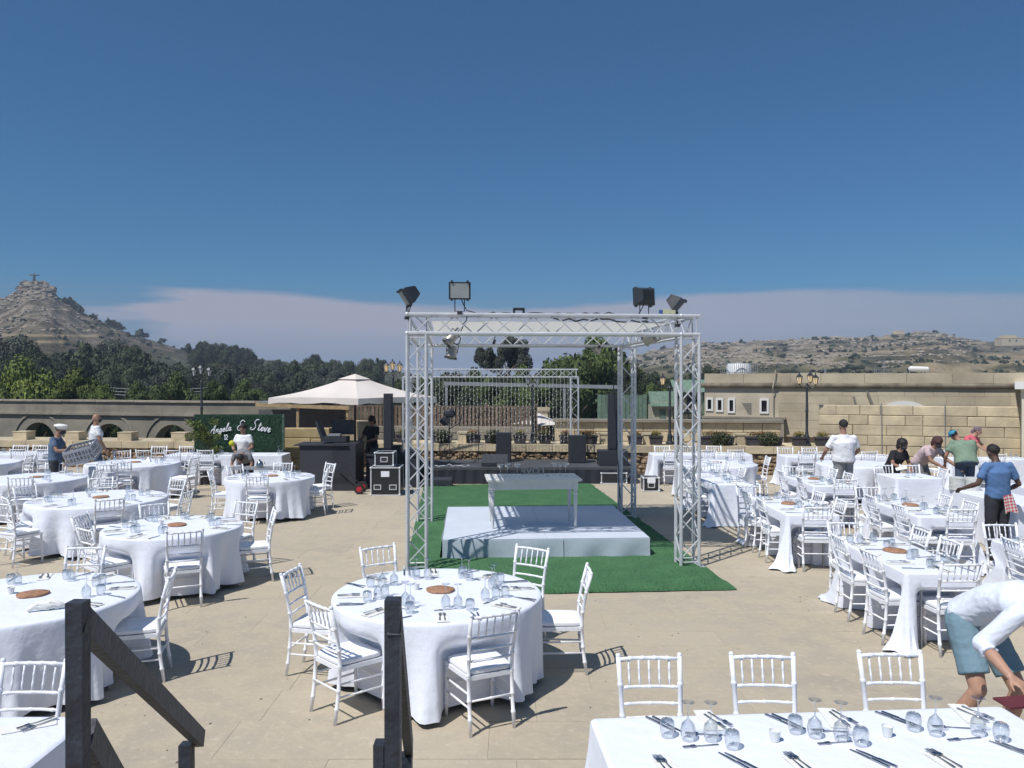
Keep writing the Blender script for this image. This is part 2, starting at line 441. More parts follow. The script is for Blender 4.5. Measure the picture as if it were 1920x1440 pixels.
# boulders and scrub on the slopes
def scatter(n, cond, size, mk, name, mt, label, cat, seed):
    r = np.random.default_rng(seed); q = MB(); cnt = 0
    while cnt < n:
        px = r.uniform(-60, 1990, 4000); Yv = r.uniform(110, 620, 4000) ; X = (px - 960) / 1500 * Yv; Z = terr(X, Yv)
        py = 712 - (Z - CAM_H) / Yv * 1500
        ok = cond(px, py, Yv, r)
        for i in np.nonzero(ok)[0]:
            if cnt >= n: break
            mk(q, X[i], Yv[i], Z[i], r, size); cnt += 1
    o = q.build(name, mt); return tag(o, label, cat, kind='stuff')
def mk_rock(q, x, y, z, r, s):
    a = s * r.uniform(0.5, 1.3) * (y / 420)
    b0 = len(q.v); q.ell((x, y, z + a * 0.15), (a * r.uniform(0.8, 1.6), a, a * r.uniform(0.45, 0.8)), 6, 4, Matrix.Rotation(r.uniform(0, 3), 3, 'Z'))
    for i in range(b0, len(q.v)):
        v = q.v[i]; q.v[i] = (v[0] + r.normal(0, a * 0.14), v[1] + r.normal(0, a * 0.14), v[2] + r.normal(0, a * 0.12))
def mk_shrub(q, x, y, z, r, s):
    a = s * r.uniform(0.4, 1.2) * (y / 400)
    for k in range(9):
        c = Vector((x + r.normal(0, a * .5), y + r.normal(0, a * .5), z + abs(r.normal(0, a * .35)) + .1 * a))
        u = Vector(r.normal(0, 1, 3)).normalized() * a * .55; w = u.cross(Vector(r.normal(0, 1, 3))).normalized() * a * .55
        q.add([c - u - w, c + u - w, c + u + w, c - u + w], [(0, 1, 2, 3)])
M_hrock = mat('hill_rock', (0.31, 0.265, 0.205), 1.0, col2=(0.18, 0.155, 0.125), vscale=0.6, island=0.2)
sil_at = lambda px: np.interp(px, SIL_PX, SIL_PY)
scatter(260, lambda px, py, Y, r: (px < 300) & (Y > 250) & (Y < 425) & (py < 625) & ((py < 562) | (fbm(px / 9, Y / 14) > 0.5)), 1.1, mk_rock, 'hill_boulders', M_hrock,
        'pale broken boulders strewn over the cone shaped hill', 'boulders', 3)
scatter(1900, lambda px, py, Y, r: (px > 1190) & (Y < 600) & (py < 690) & (px < 1640 + 200 * r.random(len(px))) & (fbm((px) / 60, Y / 40) > 0.47), 1.0, mk_rock, 'slope_boulders', M_hrock,
        'grey limestone boulders covering the long right hand slope', 'boulders', 4)
scatter(1050, lambda px, py, Y, r: (Y > 130) & (Y < 590) & (fbm(px / 50 + 5, Y / 30) > 0.5) & ((px < 800) | (px > 1150)) & ((px > 200) | (py > 600)), 1.25, mk_shrub, 'hill_scrub', M_leaf_b,
        'dark low scrub dotted over the dry hillsides', 'scrub', 5)
q = MB(); r_ = np.random.default_rng(9)
for (px, n_) in ((125, 3), (140, 4), (150, 4), (170, 2), (205, 4), (215, 3), (228, 2), (258, 2), (300, 1)):
    for k in range(n_):
        p = px + r_.normal(0, 4); Yv = 412; X = (p - 960) / 1500 * Yv
        for j in range(4): mk_shrub(q, X + r_.normal(0, .8), Yv, float(terr(X, Yv)) + .3 + r_.random() * .9, r_, 1.7)
tag(q.build('hilltop_bushes', M_leaf_b), 'dark round bushes along the right shoulder of the cone shaped hill', 'bushes', kind='stuff')
# rocky crest under the statue
q = MB()
for k in range(60):
    px = r_.uniform(38, 104); Yv = r_.uniform(400, 424); X = (px - 960) / 1500 * Yv
    mk_rock(q, X, Yv, float(terr(X, Yv)) + 0.3, r_, 2.0)
tag(q.build('crest_rocks', M_hrock), 'pale rock crown at the very top of the left hill', 'rocks', kind='stuff')

# statue on the hill
sp = atY(64, 531, 418); sp.z -= 0.6
st = thing('hilltop_statue', 'tiny statue with outstretched arms on the peak of the left hill', 'statue', sp); st.scale = (1.35, 1.35, 1.25); st.rotation_euler = (0, 0, 0.5)
q = MB(); q.box((0, 0, 0.5), (1.2, 1.2, 1.0)); q.box((0, 0, 1.1), (0.9, 0.9, 0.3)); q.build('pedestal', M_limeg, st)
q = MB(); q.lathe([(0.5, 1.2), (0.48, 2.0), (0.38, 3.0), (0.45, 3.7), (0.18, 4.05), (0.14, 4.15)], 10); q.ell((0, 0, 4.35), (0.2, 0.22, 0.28), 8, 6)
q.tube([(-1.75, 0, 3.95), (-0.9, 0, 3.85), (0, 0, 3.8), (0.9, 0, 3.85), (1.75, 0, 3.95)], [0.2, 0.28, 0.34, 0.28, 0.2], 6)
q.build('figure', mat('dark_bronze', (0.06, 0.065, 0.07), 0.7), st, smooth=True)

# ---- buildings far away on the right hill
def far_house(px, py, Y, w, d, h, label, wins, rz=0.1, tiers=()):
    p = atY(px, py, Y); z = float(terr(p.x, Y)); 
    p.z = min(p.z, z) - 1.0 if False else p.z
    t = thing('stone_house', label, 'house', p, rz, None)
    q = MB(); q.box((0, 0, h / 2 - 2), (w, d, h + 4)); q.build('wall', M_lime, t)
    q = MB(); q.box((0, 0, h + 0.2), (w + 0.3, d + 0.3, 0.4)); q.build('roof', M_lime, t)
    for (tx, tw, th) in tiers:
        q = MB(); q.box((tx, 0.3, h + th / 2 + .4), (tw, d * .7, th)); q.build('upper_storey', M_lime, t)
    for (wx, wz) in wins:
        q = MB(); q.box((wx, -d / 2 - 0.02, wz), (0.9, 0.1, 1.3)); q.build('window', M_black, t)
    return t
far_house(1692, 641, 585, 15, 8, 5.2, 'flat roofed stone farmhouse on the ridge below the round hilltop', [(-4, 3), (0, 3), (4, 3)], .1, ((-3, 6, 2.6),))
far_house(1668, 640, 580, 6, 6, 4.0, 'small pale hut at the left of the ridge farmhouse', [(0, 2)])
far_house(1718, 641, 588, 7, 6, 3.4, 'low stone outbuilding at the right of the ridge farmhouse', [(1, 2)])
far_house(1633, 638, 590, 9, 5, 2.2, 'long low shed on the ridge left of the farmhouses', [(2, 1)])
far_house(1905, 645, 520, 22, 9, 3.6, 'wide pale stone house on the skyline at the far right', [(-6, 2), (-2, 2), (3, 2)], -.1, ((-5, 8, 1.6),))

# ---- trees
def crown_mesh(name, mt, blobs, nleaf, leaf, seed, core=None):
    """leaf cards spread through overlapping clumps; unit-sized crown standing on z=0..1, radius 1"""
    r = np.random.default_rng(seed)
    V = []; 
    wts = np.array([b[3] ** 2 for b in blobs]); wts = wts / wts.sum()
    idx = r.choice(len(blobs), nleaf, p=wts)
    B = np.array(blobs)[idx]
    d = r.normal(size=(nleaf, 3)); d /= np.linalg.norm(d, axis=1)[:, None]
    rad = B[:, 3:4] * (0.62 + 0.45 * r.random((nleaf, 1)) ** 0.7)
    C = B[:, :3] + d * rad * np.array([1, 1, 0.85]) 
    u = r.normal(size=(nleaf, 3)) + d * 0.0
    u -= d * (u * d).sum(1)[:, None] * 0.6
    u /= np.linalg.norm(u, axis=1)[:, None]
    w = np.cross(u, d + r.normal(size=(nleaf, 3)) * 0.45); w /= np.linalg.norm(w, axis=1)[:, None]
    s = leaf * (0.6 + 0.8 * r.random((nleaf, 1)))
    P = np.stack([C - u * s, C + w * s * 0.7, C + u * s, C - w * s * 0.7], 1).reshape(-1, 3)
    me = bpy.data.meshes.new(name)
    fs = [(4 * i, 4 * i + 1, 4 * i + 2, 4 * i + 3) for i in range(nleaf)]
    vs = P.tolist()
    if core:
        for b in blobs:
            q = MB(); q.ell((b[0], b[1], b[2]), (b[3] * core, b[3] * core, b[3] * core * .85), 7, 5)
            o = len(vs); vs += [list(v) for v in q.v]; fs += [tuple(i + o for i in f) for f in q.f]
    me.from_pydata(vs, [], fs); me.materials.append(mt); me.update(); return me
def blobs_round(n, seed, r0=0.34, squash=0.42, zmid=0.52):
    r = np.random.default_rng(seed); out_ = []
    for i in range(n):
        d = r.normal(size=3); d /= np.linalg.norm(d); k = r.random() ** 0.4
        out_.append((d[0] * k * 0.72, d[1] * k * 0.72, zmid + d[2] * k * squash * (1 if d[2] > 0 else .8), r0 * r.uniform(0.6, 1.15)))
    return out_
def z_unit(bl): return bl
CR = {}
for nm, mt in (('a', M_leaf_a), ('b', M_leaf_b), ('c', M_leaf_c), ('d', M_leaf_d)):
    for k in range(2):
        CR[nm + str(k)] = crown_mesh('crown', mt, blobs_round(17, 11 + k * 7 + ord(nm)), 5200, 0.050, 50 + k, 0.72)
    CR[nm + 'airy'] = crown_mesh('crown', mt, blobs_round(13, 91 + ord(nm), 0.25), 3200, 0.045, 77, 0.45)
    CR[nm + 'fine'] = crown_mesh('crown', mt, blobs_round(30, 31 + ord(nm), 0.27), 15000, 0.026, 78, 0.74)
CR['ragged'] = crown_mesh('crown', M_leaf_d, blobs_round(20, 5, 0.24, .44), 9000, 0.030, 79, 0.35)
CR['ragged2'] = crown_mesh('crown', M_leaf_d, blobs_round(16, 8, 0.27, .46), 9000, 0.030, 80, 0.35)
TRUNKS = []
for k in range(2):
    r = random.Random(k); q = MB()
    q.tube([(0, 0, 0), (0.03, 0, 0.2), (0.0, 0.03, 0.42), (0.05, 0, 0.62)], [0.075, 0.06, 0.045, 0.02], 7)
    for i in range(6):
        a = i * 1.05 + r.random(); z = 0.22 + 0.05 * i
        q.tube([(0.02, 0, z), (math.cos(a) * .25, math.sin(a) * .25, z + .18), (math.cos(a) * .5, math.sin(a) * .5, z + .3)], [0.035, 0.024, 0.01], 5)
    TRUNKS.append(q.mesh('trunk', M_bark, True))
tree_n = {}
def tree(px, py_top, Y, wpx, base_z, kind, label, group=None, hfrac=1.0, name='tree', cat='tree', sy=1.0, zlow=0.12):
    """tree whose crown top is at (px, py_top) and whose width is wpx, standing Y metres away"""
    p = atY(px, py_top, Y); H = p.z - base_z; rad = wpx / 1500 * Y / 2
    t = thing(name, label, cat, (p.x, Y, base_z), random.random() * 6.28, group)
    tr = link('trunk', TRUNKS[random.randrange(2)], t); tr.scale = (H * 0.55, H * 0.55, H)
    cr = link('crown', CR[kind], t)
    # crown meshes span z about 0.05..1.0
    ch = min(H * (1 - zlow), 1.75 * rad)
    cr.scale = (rad / 0.98, rad * sy / 0.98, ch / 0.98); cr.location = (0, 0, H - ch)
    return t
GT = 'trees on the slope beyond the arched wall'
# bright bush-like trees just beyond the arched wall, left
for (px, py, Y, w, kd, lb) in ((60, 684, 52, 190, 'afine', 'broad bright green tree rising above the wall at the far left'),
        (150, 700, 50, 140, 'afine', 'bright green tree sloping down right of the broadest one at the left'),
        (-40, 690, 48, 160, 'afine', 'bright green tree cut off by the left edge above the wall'),
        (262, 726, 56, 100, 'cfine', 'low olive green tree behind the small overhead wires'),
        (325, 712, 58, 130, 'cfine', 'rounded olive green tree left of the left lamp post'),
        (400, 722, 55, 90, 'cfine', 'rounded olive green tree right of the left lamp post'),
        (462, 722, 60, 95, 'cfine', 'olive green tree above the middle of the green sign'),
        (196, 728, 47, 60, 'afine', 'small bright bush in front of the overhead wires')):
    tree(px, py, Y, w, -3, kd, lb, 'bright trees beyond the arched wall', name='round_tree', zlow=.02)
# dark belt further back
r = random.Random(5)
belt = [(10, 636, 110, 110), (60, 650, 105, 90), (110, 660, 120, 80), (150, 648, 115, 80), (195, 640, 125, 80), (240, 646, 120, 75), (280, 668, 118, 80), (225, 676, 100, 80), (300, 700, 95, 80),
        (330, 684, 130, 80), (370, 680, 125, 80), (410, 676, 132, 90), (450, 684, 120, 80), (485, 694, 118, 70), (350, 705, 90, 70), (430, 702, 95, 80), (500, 690, 140, 70), (535, 684, 150, 60),
        (560, 680, 150, 60), (585, 672, 160, 48), (600, 690, 130, 80), (560, 706, 110, 70), (640, 694, 140, 70), (690, 692, 130, 70), (500, 718, 90, 60), (20, 668, 90, 90), (90, 682, 95, 90)]
ORD = 'first second third fourth fifth sixth seventh eighth ninth tenth eleventh twelfth thirteenth fourteenth fifteenth sixteenth seventeenth eighteenth nineteenth twentieth twenty-first twenty-second twenty-third twenty-fourth twenty-fifth twenty-sixth twenty-seventh twenty-eighth'.split()
for i, (px, py, Y, w) in enumerate(belt):
    tree(px + r.uniform(-4, 4), py + 2, Y, w * 1.5, float(terr((px - 960) / 1500 * Y, Y)) - 0.5, 'b' + ('fine' if i % 3 else '0') if i % 4 else 'dfine',
         ORD[sorted(belt).index((px, py, Y, w))] + ' dark evergreen from the left along the wooded belt', GT, name='evergreen_tree', zlow=.02)
# ridge line
for (px, py, Y, w, lb) in ((366, 640, 240, 30, 'ragged tree at the left end of the ridge top row'), (385, 640, 240, 44, 'dense dark tree on the ridge, second of the row'), (412, 643, 240, 48, 'dense dark tree at the middle of the ridge row'),
        (438, 647, 240, 44, 'dense dark tree right of the middle of the ridge row'), (460, 652, 240, 34, 'dense dark tree at the right end of the ridge row'),
        (590, 664, 210, 36, 'tall dark tree on the ridge above the parasol'), (485, 672, 230, 30, 'low dark tree on the ridge after the gap'), (520, 674, 230, 34, 'low dark tree on the ridge between gap and parasol'),
        (550, 676, 230, 34, 'flat topped dark tree on the ridge left of the tall one'), (625, 674, 200, 40, 'dark tree on the ridge right of the tall one'), (655, 676, 200, 44, 'dark tree on the ridge over the parasol peak'),
        (690, 672, 200, 46, 'dark tree near the right end of the ridge'), (713, 671, 200, 24, 'thin ragged pine at the right end of the ridge')):
    tree(px, py, Y, w * 1.55, float(terr((px - 960) / 1500 * Y, Y)) - 1.5, 'bfine' if w > 30 else 'bairy', lb, None, name='evergreen_tree', zlow=.05)
# middle: the pair behind the light curtain, the big pine
tree(920, 640, 75, 76, -3, 'ragged', 'slender dark eucalyptus behind the truss, left of a touching pair', None, name='eucalyptus_tree', zlow=.50)
tree(963, 634, 76, 84, -3, 'ragged2', 'dark eucalyptus behind the truss, right of a touching pair', None, name='eucalyptus_tree', zlow=.52)
tree(1112, 650, 60, 215, -3, 'cfine', 'big spreading green pine between the two trusses', None, name='pine_tree', zlow=.05)
tree(1150, 664, 63, 150, -3, 'c0', 'rounded green pine just right of the big one', None, name='pine_tree', zlow=.05)
tree(1078, 668, 62, 130, -3, 'c1', 'rounded green pine just left of the big one', None, name='pine_tree', zlow=.05)
tree(1052, 684, 56, 110, -3, 'cfine', 'lower green pine at the left of the big one', None, name='pine_tree', zlow=.05)
tree(1185, 690, 58, 120, -3, 'bfine', 'dark pine at the right of the big one behind the rear truss leg', None, name='pine_tree', zlow=.05)
tree(1225, 728, 50, 90, -3, 'cfine', 'olive bush behind the green playhouse roof', None, name='pine_tree', zlow=.05)
for i, (px, py, w) in enumerate(((845, 697, 80), (890, 706, 80), (940, 702, 90), (985, 700, 80), (1030, 705, 80), (800, 716, 70), (750, 712, 80))):
    tree(px, py, 44 + i % 3, w * 1.75, -3, 'cfine' if i % 2 else 'bfine', ORD[[3, 4, 5, 6, 7, 2, 1][i] - 1] + ' hedge tree from the left behind the light curtain',
         'hedge trees behind the string light curtain', name='hedge_tree', zlow=.02)
for i, (px, py, Y, w) in enumerate(((1290, 700, 90, 60), (1335, 690, 120, 60), (1240, 705, 80, 70), (1600, 684, 260, 40), (1630, 680, 280, 40), (1660, 672, 300, 36), (1690, 668, 330, 36), (1575, 690, 250, 36), (1645, 694, 250, 40), (1480, 694, 240, 36))):
    tree(px, py, Y, w, float(terr((px - 960) / 1500 * Y, Y)) - 1, 'b1', ORD[sorted([1290, 1335, 1240, 1600, 1630, 1660, 1690, 1575, 1645, 1480]).index(px)] + ' dark bushy tree from the left on the right hill\'s lower slope', 'trees on the lower right slope', name='evergreen_tree', zlow=.02)

# ---- overhead wires over the left trees
q = MB()
for k in range(3):
    p0 = atY(120, 716 + k * 6, 60); p1 = atY(420, 724 + k * 6, 60)
    q.tube([p0.lerp(p1, t) + Vector((0, 0, -1.2 * 4 * t * (1 - t) * .35)) for t in [i / 12 for i in range(13)]], 0.014, 4)
tag(q.build('overhead_wires', M_grey), 'thin grey overhead wires in front of the left trees', 'wires')
# electricity pole holding them would stand outside the view

# ================================================================== TERRACE
M_pave = mat('terrace_stone', (0.375, 0.305, 0.215), 0.9, bump=0.35, bscale=18)
nt = M_pave.node_tree; b = nt.nodes['Principled BSDF']; gp = nt.nodes.new('ShaderNodeNewGeometry')
a1, a2, a3, a4 = nnoise(0.45, 8), nnoise(3.5, 10), nnoise(14, 8), nnoise(55, 4)
k1 = nmix(nmath('MULTIPLY', nmath('SUBTRACT', a1, 0.35), 3.2, True), (0.440, 0.380, 0.288), (0.375, 0.325, 0.250))
k2 = nmix(nmath('MULTIPLY', nmath('SUBTRACT', a2, 0.42), 4, True), k1, (0.455, 0.388, 0.285))
k3 = nmix(nmath('MULTIPLY', nmath('SUBTRACT', a3, 0.56), 6, True), k2, (0.48, 0.42, 0.325))
k4 = nmix(nmath('MULTIPLY', nmath('SUBTRACT', a2, 0.62), 6, True), k3, (0.33, 0.285, 0.222))
k5 = nmix(nmath('MULTIPLY', nmath('SUBTRACT', a4, 0.62), 2, True), k4, (0.30, 0.26, 0.20))
hs = nt.nodes.new('ShaderNodeHueSaturation'); nt.links.new(k5, hs.inputs['Color'])
mr = nt.nodes.new('ShaderNodeMapRange'); nt.links.new(gp.outputs['Random Per Island'], mr.inputs[0]); mr.inputs[3].default_value = 0.965; mr.inputs[4].default_value = 1.035
oi = nt.nodes.new('ShaderNodeObjectInfo'); mr2 = nt.nodes.new('ShaderNodeMapRange'); nt.links.new(oi.outputs['Random'], mr2.inputs[0]); mr2.inputs[3].default_value = 0.965; mr2.inputs[4].default_value = 1.035
nt.links.new(nmath('MULTIPLY', mr.outputs[0], mr2.outputs[0]), hs.inputs['Value'])
nt.links.new(hs.outputs[0], b.inputs['Base Color'])
q = MB(); q.box((0, 11.3, -0.33), (52, 34.6, 0.63)); q.box((0, 11.3, -2.2), (51.8, 34.4, 3.0))
grit = MB(); r = random.Random(77)
for _ in range(300):
    y = 4 + 14 * r.random() ** 1.4; x = r.uniform(-.62, .62) * y; a = r.uniform(.003, .009)
    grit.ell((x, y, a * .3), (a * r.uniform(.7, 1.8), a, a * .5), 5, 4, Matrix.Rotation(r.uniform(0, 3), 3, 'Z'))
tag(grit.build('grit', mat('dark_grit', (.16, .13, .10), .9, island=.4)), 'scattered grit and crumbs on the paving', 'grit', kind='stuff')
terrace = tag(q.build('terrace_floor', mat('joint_sand', (0.30, 0.255, 0.19), 1, var=0.2, vscale=5)), kind='structure')
# stone slabs laid in rows, joints open a few millimetres; nearest ones are parts
r = random.Random(12); slabs = []   # rows
y = 3.2; rowi = 0
while y < 24.9:
    dh = r.choice((0.46, 0.52, 0.62, 0.62)); x = -0.72 * (y + 3) - 2 + r.random()
    while x < 0.72 * (y + 3) + 2:
        w = r.uniform(1.1, 2.4); slabs.append((x, y, w, dh)); x += w
    y += dh
def slab(q, x, y, w, d, o=(0, 0)):
    g = r.choice((0.002, 0.002, 0.005)); gx = 0.0004; z = 0.0 - r.random() * 0.0012; dz = [z + r.uniform(-.0008, .0008) for _ in range(4)]
    x0, x1, y0, y1 = x + gx - o[0], x + w - gx - o[0], y + g - o[1], y + d - g - o[1]; c = .0025
    vs = [(x0, y0, -0.02), (x1, y0, -0.02), (x1, y1, -0.02), (x0, y1, -0.02), (x0, y0, dz[0] - c), (x1, y0, dz[1] - c), (x1, y1, dz[2] - c), (x0, y1, dz[3] - c),
          (x0 + c, y0 + c, dz[0]), (x1 - c, y0 + c, dz[1]), (x1 - c, y1 - c, dz[2]), (x0 + c, y1 - c, dz[3])]
    q.add(vs, [(8, 9, 10, 11), (4, 5, 9, 8), (5, 6, 10, 9), (6, 7, 11, 10), (7, 4, 8, 11), (0, 1, 5, 4), (1, 2, 6, 5), (2, 3, 7, 6), (3, 0, 4, 7)])
vis = sorted(slabs, key=lambda s: s[1] + (0 if abs(s[0] + s[2] / 2) < 0.66 * s[1] else 100))
for s_ in vis[:270]:
    q = MB(); slab(q, *s_, o=(s_[0], s_[1])); q.build('paving_slab', M_pave, terrace, loc=(s_[0], s_[1], 0))
q = MB()
for s_ in vis[270:]: slab(q, *s_)
q.box((0, -0.5, -0.015), (52, 7.3, 0.025))
tag(q.build('far_paving_slabs', M_pave, terrace), kind='stuff')

# ---- boundary wall: rubble base, dressed ledge; runs from far left to the block wall
WA, WB = Vector((-20, 24.9, 0)), Vector((8.9, 21.95, 0))
wd = (WB - WA).normalized(); wn_ = Vector((-wd.y, wd.x, 0)); wrz = math.atan2(wd.y, wd.x)
def wall_pt(px, off=0.0, z=0.0):
    """point on the boundary wall line shifted back by off, seen at column px"""
    s = (px - 960) / 1500; a = WA + wn_ * off
    t = (s * a.y - a.x) / (wd.x - s * wd.y)
    p = a + wd * t; return Vector((p.x, p.y, z))
bw = thing('boundary_wall', 'low boundary wall of reddish rubble under a smooth stone ledge', 'wall', WA, wrz)
L = (WB - WA).length
q = MB(); q.box((L / 2, 0.75, 0.30), (L, 1.3, 0.6)); q.build('wall_core', M_mortar, bw)
q = MB(); r = random.Random(3)
x = 0
while x < L:
    z = 0.05
    while z < 0.60:
        a = r.uniform(0.07, 0.14); b0 = len(q.v)
        q.ell((x + r.uniform(-.05, .05), 0.10 + r.uniform(-.03, .03), z), (a * r.uniform(.8, 1.3), 0.09, a * r.uniform(.5, .8)), 7, 5, Matrix.Rotation(r.uniform(-.4, .4), 3, 'Y'))
        for i in range(b0, len(q.v)):
            v = q.v[i]; q.v[i] = (v[0] + r.gauss(0, .010), v[1] + r.gauss(0, .008), v[2] + r.gauss(0, .010))
        z += a * 1.05
    x += 0.15
tag(q.build('rubble_stones', M_rubble, bw), kind='stuff')
x = 0; r = random.Random(8)
while x < L - 0.3:
    w = min(r.uniform(0.7, 1.1), L - x)
    q = MB(); q.box((w / 2, 0.70, 0), (w - 0.012, 1.42, 0.20)); o = q.build('ledge_stone', M_lime, bw, loc=(x, 0.0, 0.70 + r.uniform(-.004, .004))); x += w

# back wall behind the planter ledge: big cut blocks, from x px 770 to 1460
def block_wall(name, label, A, B, z0, z1, ch, lw, mt, thick=0.35, core=True, seed=1, gap=0.008, cat='wall', special=None):
    d = (B - A); L = d.length; rz = math.atan2(d.y, d.x); r = random.Random(seed)
    t = thing(name, label, cat, (A.x, A.y, z0), rz)
    H = z1 - z0; n = max(1, round(H / ch)); ch = H / n
    q = MB(); q.box((L / 2, thick / 2 + 0.03, H / 2 - 0.02), (L - 0.02, thick - 0.03, H - 0.04)); q.build('wall_core', M_mortar, t)
    for i in range(n):
        x = 0.0
        while x < L - 0.02:
            w = r.uniform(*lw)
            if L - (x + w) < lw[0] * 0.6: w = L - x
            q = MB(); y0 = r.uniform(-.006, .006); hw, hh = w - gap * r.uniform(.6, 1.8), ch - gap * r.uniform(.6, 1.8); c = 0.012
            # block with eased front edges
            j = lambda: r.uniform(-.006, .006)
            vs = [(0, thick * .6, 0), (hw, thick * .6, 0), (hw, thick * .6, hh), (0, thick * .6, hh),
                  (0, c, 0), (hw, c, 0), (hw, c, hh), (0, c, hh),
                  (c + abs(j()), 0, c + abs(j())), (hw - c - abs(j()), 0, c + abs(j())), (hw - c - abs(j()), 0, hh - c - abs(j())), (c + abs(j()), 0, hh - c - abs(j()))]
            q.add(vs, [(8, 9, 10, 11), (4, 5, 9, 8), (5, 6, 10, 9), (6, 7, 11, 10), (7, 4, 8, 11), (0, 1, 5, 4), (1, 2, 6, 5), (2, 3, 7, 6), (3, 0, 4, 7)])
            mm = mt
            if special and special(x, i, n): mm = special(x, i, n)
            q.build('stone_block', mm, t, loc=(x, y0, i * ch)); x += w
    return t
A = wall_pt(1040, 1.45); B = wall_pt(1465, 1.45)
bk = block_wall('planter_back_wall', 'cut stone wall with a projecting coping behind the flower boxes', A, B, 0.80, 1.38, 0.29, (0.5, 0.9), M_lime, seed=4)
q = MB(); q.box(((B - A).length / 2, 0.15, 0.62), ((B - A).length + .1, 0.5, 0.08)); q.build('coping', M_limeg, bk)
A2 = wall_pt(700, 1.6); B2 = wall_pt(1000, 1.6)
bk2 = block_wall('low_garden_wall', 'low stone wall under the brown slatted fence', A2, B2, 0.80, 1.22, 0.21, (0.5, 0.9), M_limeg, seed=5)

# brown slatted fence
A3 = wall_pt(640, 1.75); B3 = wall_pt(1004, 1.75); d3 = (B3 - A3); L3 = d3.length
fn = thing('slatted_fence', 'brown fence of upright timber slats behind the light curtain', 'fence', (A3.x, A3.y, 1.16), math.atan2(d3.y, d3.x))
for z in (0.10, 0.26, 0.66):
    q = MB(); q.box((L3 / 2, 0.0, z), (L3, 0.05, 0.05)); q.build('rail', M_brownw, fn)
me = None; x = 0.05
q = MB(); q.box((0, 0, 0), (0.085, 0.022, 0.62)); me = q.mesh('slat', M_brownw)
while x < L3:
    link('slat', me, fn, (x, -0.038, 0.34 + random.uniform(-.006, .006))); x += 0.122
for k in range(5):
    q = MB(); q.box((0, 0.04, 0), (0.09, 0.09, 0.78)); q.build('post', M_brownw, fn, loc=(L3 * k / 4, 0.03, 0.36))

# stone blocks (pillars) standing on the ledge
pil = MB(); pil.box((0, 0, 0.12), (0.44, 0.40, 0.24)); pil.box((0, 0, 0.25), (0.46, 0.42, 0.025)); pm = pil.mesh('ledge_block', M_lime)
pil = MB(); pil.box((0, 0, 0.14), (0.24, 0.3, 0.28)); pil.box((0, 0, 0.30), (0.30, 0.34, 0.05)); pm2 = pil.mesh('ledge_pillar', M_lime)
for i, px in enumerate((-72, 45, 142, 240, 340)):
    o = link('stone_block', pm, None, wall_pt(px, 0.35, 0.80), wrz)
    tag(o, ['cut off squared block at the left edge of the ledge', 'squared stone block on the ledge, leftmost in view, left of the chef', 'squared stone block on the ledge just behind the chef', 'squared stone block on the ledge right of the man in the polo shirt',
            'squared stone block on the ledge left of the green sign'][i], 'stone block', 'squared blocks on the left part of the ledge')
for i, px in enumerate((868, 1132, 1214, 1388)):
    o = link('stone_pillar', pm2, None, wall_pt(px, 0.55, 0.80), wrz)
    tag(o, ['low stone pillar on the ledge behind the band stage', 'low stone pillar between flower boxes left of the speaker tower', 'low stone pillar right of the rear truss leg', 'low stone pillar between the two long flower boxes'][i], 'pillar', 'low pillars between the flower boxes')

# flower boxes
M_pot = mat('dark_planter', (0.055, 0.05, 0.055), 0.8, var=0.3, vscale=12, bump=0.2)
M_fo = leafmat('flowers_orange', (0.42, 0.17, 0.07), (0.22, 0.13, 0.05), 9)
M_fy = leafmat('flowers_yellow', (0.40, 0.30, 0.07), (0.16, 0.15, 0.05), 9)
M_fg = leafmat('plant_green', (0.10, 0.12, 0.06), (0.06, 0.07, 0.04), 9)
def leafpatch(q, c, rad, n, s, r):
    for _ in range(n):
        d = Vector((r.gauss(0, 1), r.gauss(0, 1), r.gauss(0, 1))).normalized(); k = r.random() ** .5
        p = Vector(c) + Vector((d.x * rad[0] * k, d.y * rad[1] * k, d.z * rad[2] * k))
        u = Vector((r.gauss(0, 1), r.gauss(0, 1), r.gauss(0, 1))).normalized() * s * r.uniform(.6, 1.3); w = u.cross(Vector((r.gauss(0, 1), r.gauss(0, 1), r.gauss(0, 1)))).normalized() * s * .5
        q.add([p - u, p + w, p + u, p - w], [(0, 1, 2, 3)])
def flower_box(px, w, fm, label, h=0.24, bush=False, off=0.35, seed=0):
    r = random.Random(seed + int(px)); t = thing('flower_box', label, 'planter', wall_pt(px, off, 0.802), wrz, 'flower boxes on the ledge')
    q = MB()
    q.add([(-w / 2 + .03, -.12, 0), (w / 2 - .03, -.12, 0), (w / 2 - .03, .12, 0), (-w / 2 + .03, .12, 0), (-w / 2, -.15, h), (w / 2, -.15, h), (w / 2, .15, h), (-w / 2, .15, h)],
          [(3, 2, 1, 0), (0, 1, 5, 4), (1, 2, 6, 5), (2, 3, 7, 6), (3, 0, 4, 7), (4, 5, 6, 7)])
    q.box((0, 0, h - .01), (w + .03, .33, .035)); q.build('box', M_pot, t)
    q = MB(); leafpatch(q, (0, 0, h + .05), (w * .48, .15, .07), int(420 * w + 60), .022, r); tag(q.build('foliage', M_fg, t), kind='stuff')
    q = MB(); leafpatch(q, (0, 0, h + .10), (w * .48, .15, .07), int(500 * w + 60), .018, r); tag(q.build('blossom', fm, t), kind='stuff')
    if bush:
        q = MB(); leafpatch(q, (0.1 * w, -.2, h - .04), (w * .30, .16, .20), 900, .03, r); tag(q.build('trailing_plant', M_fg, t), kind='stuff')
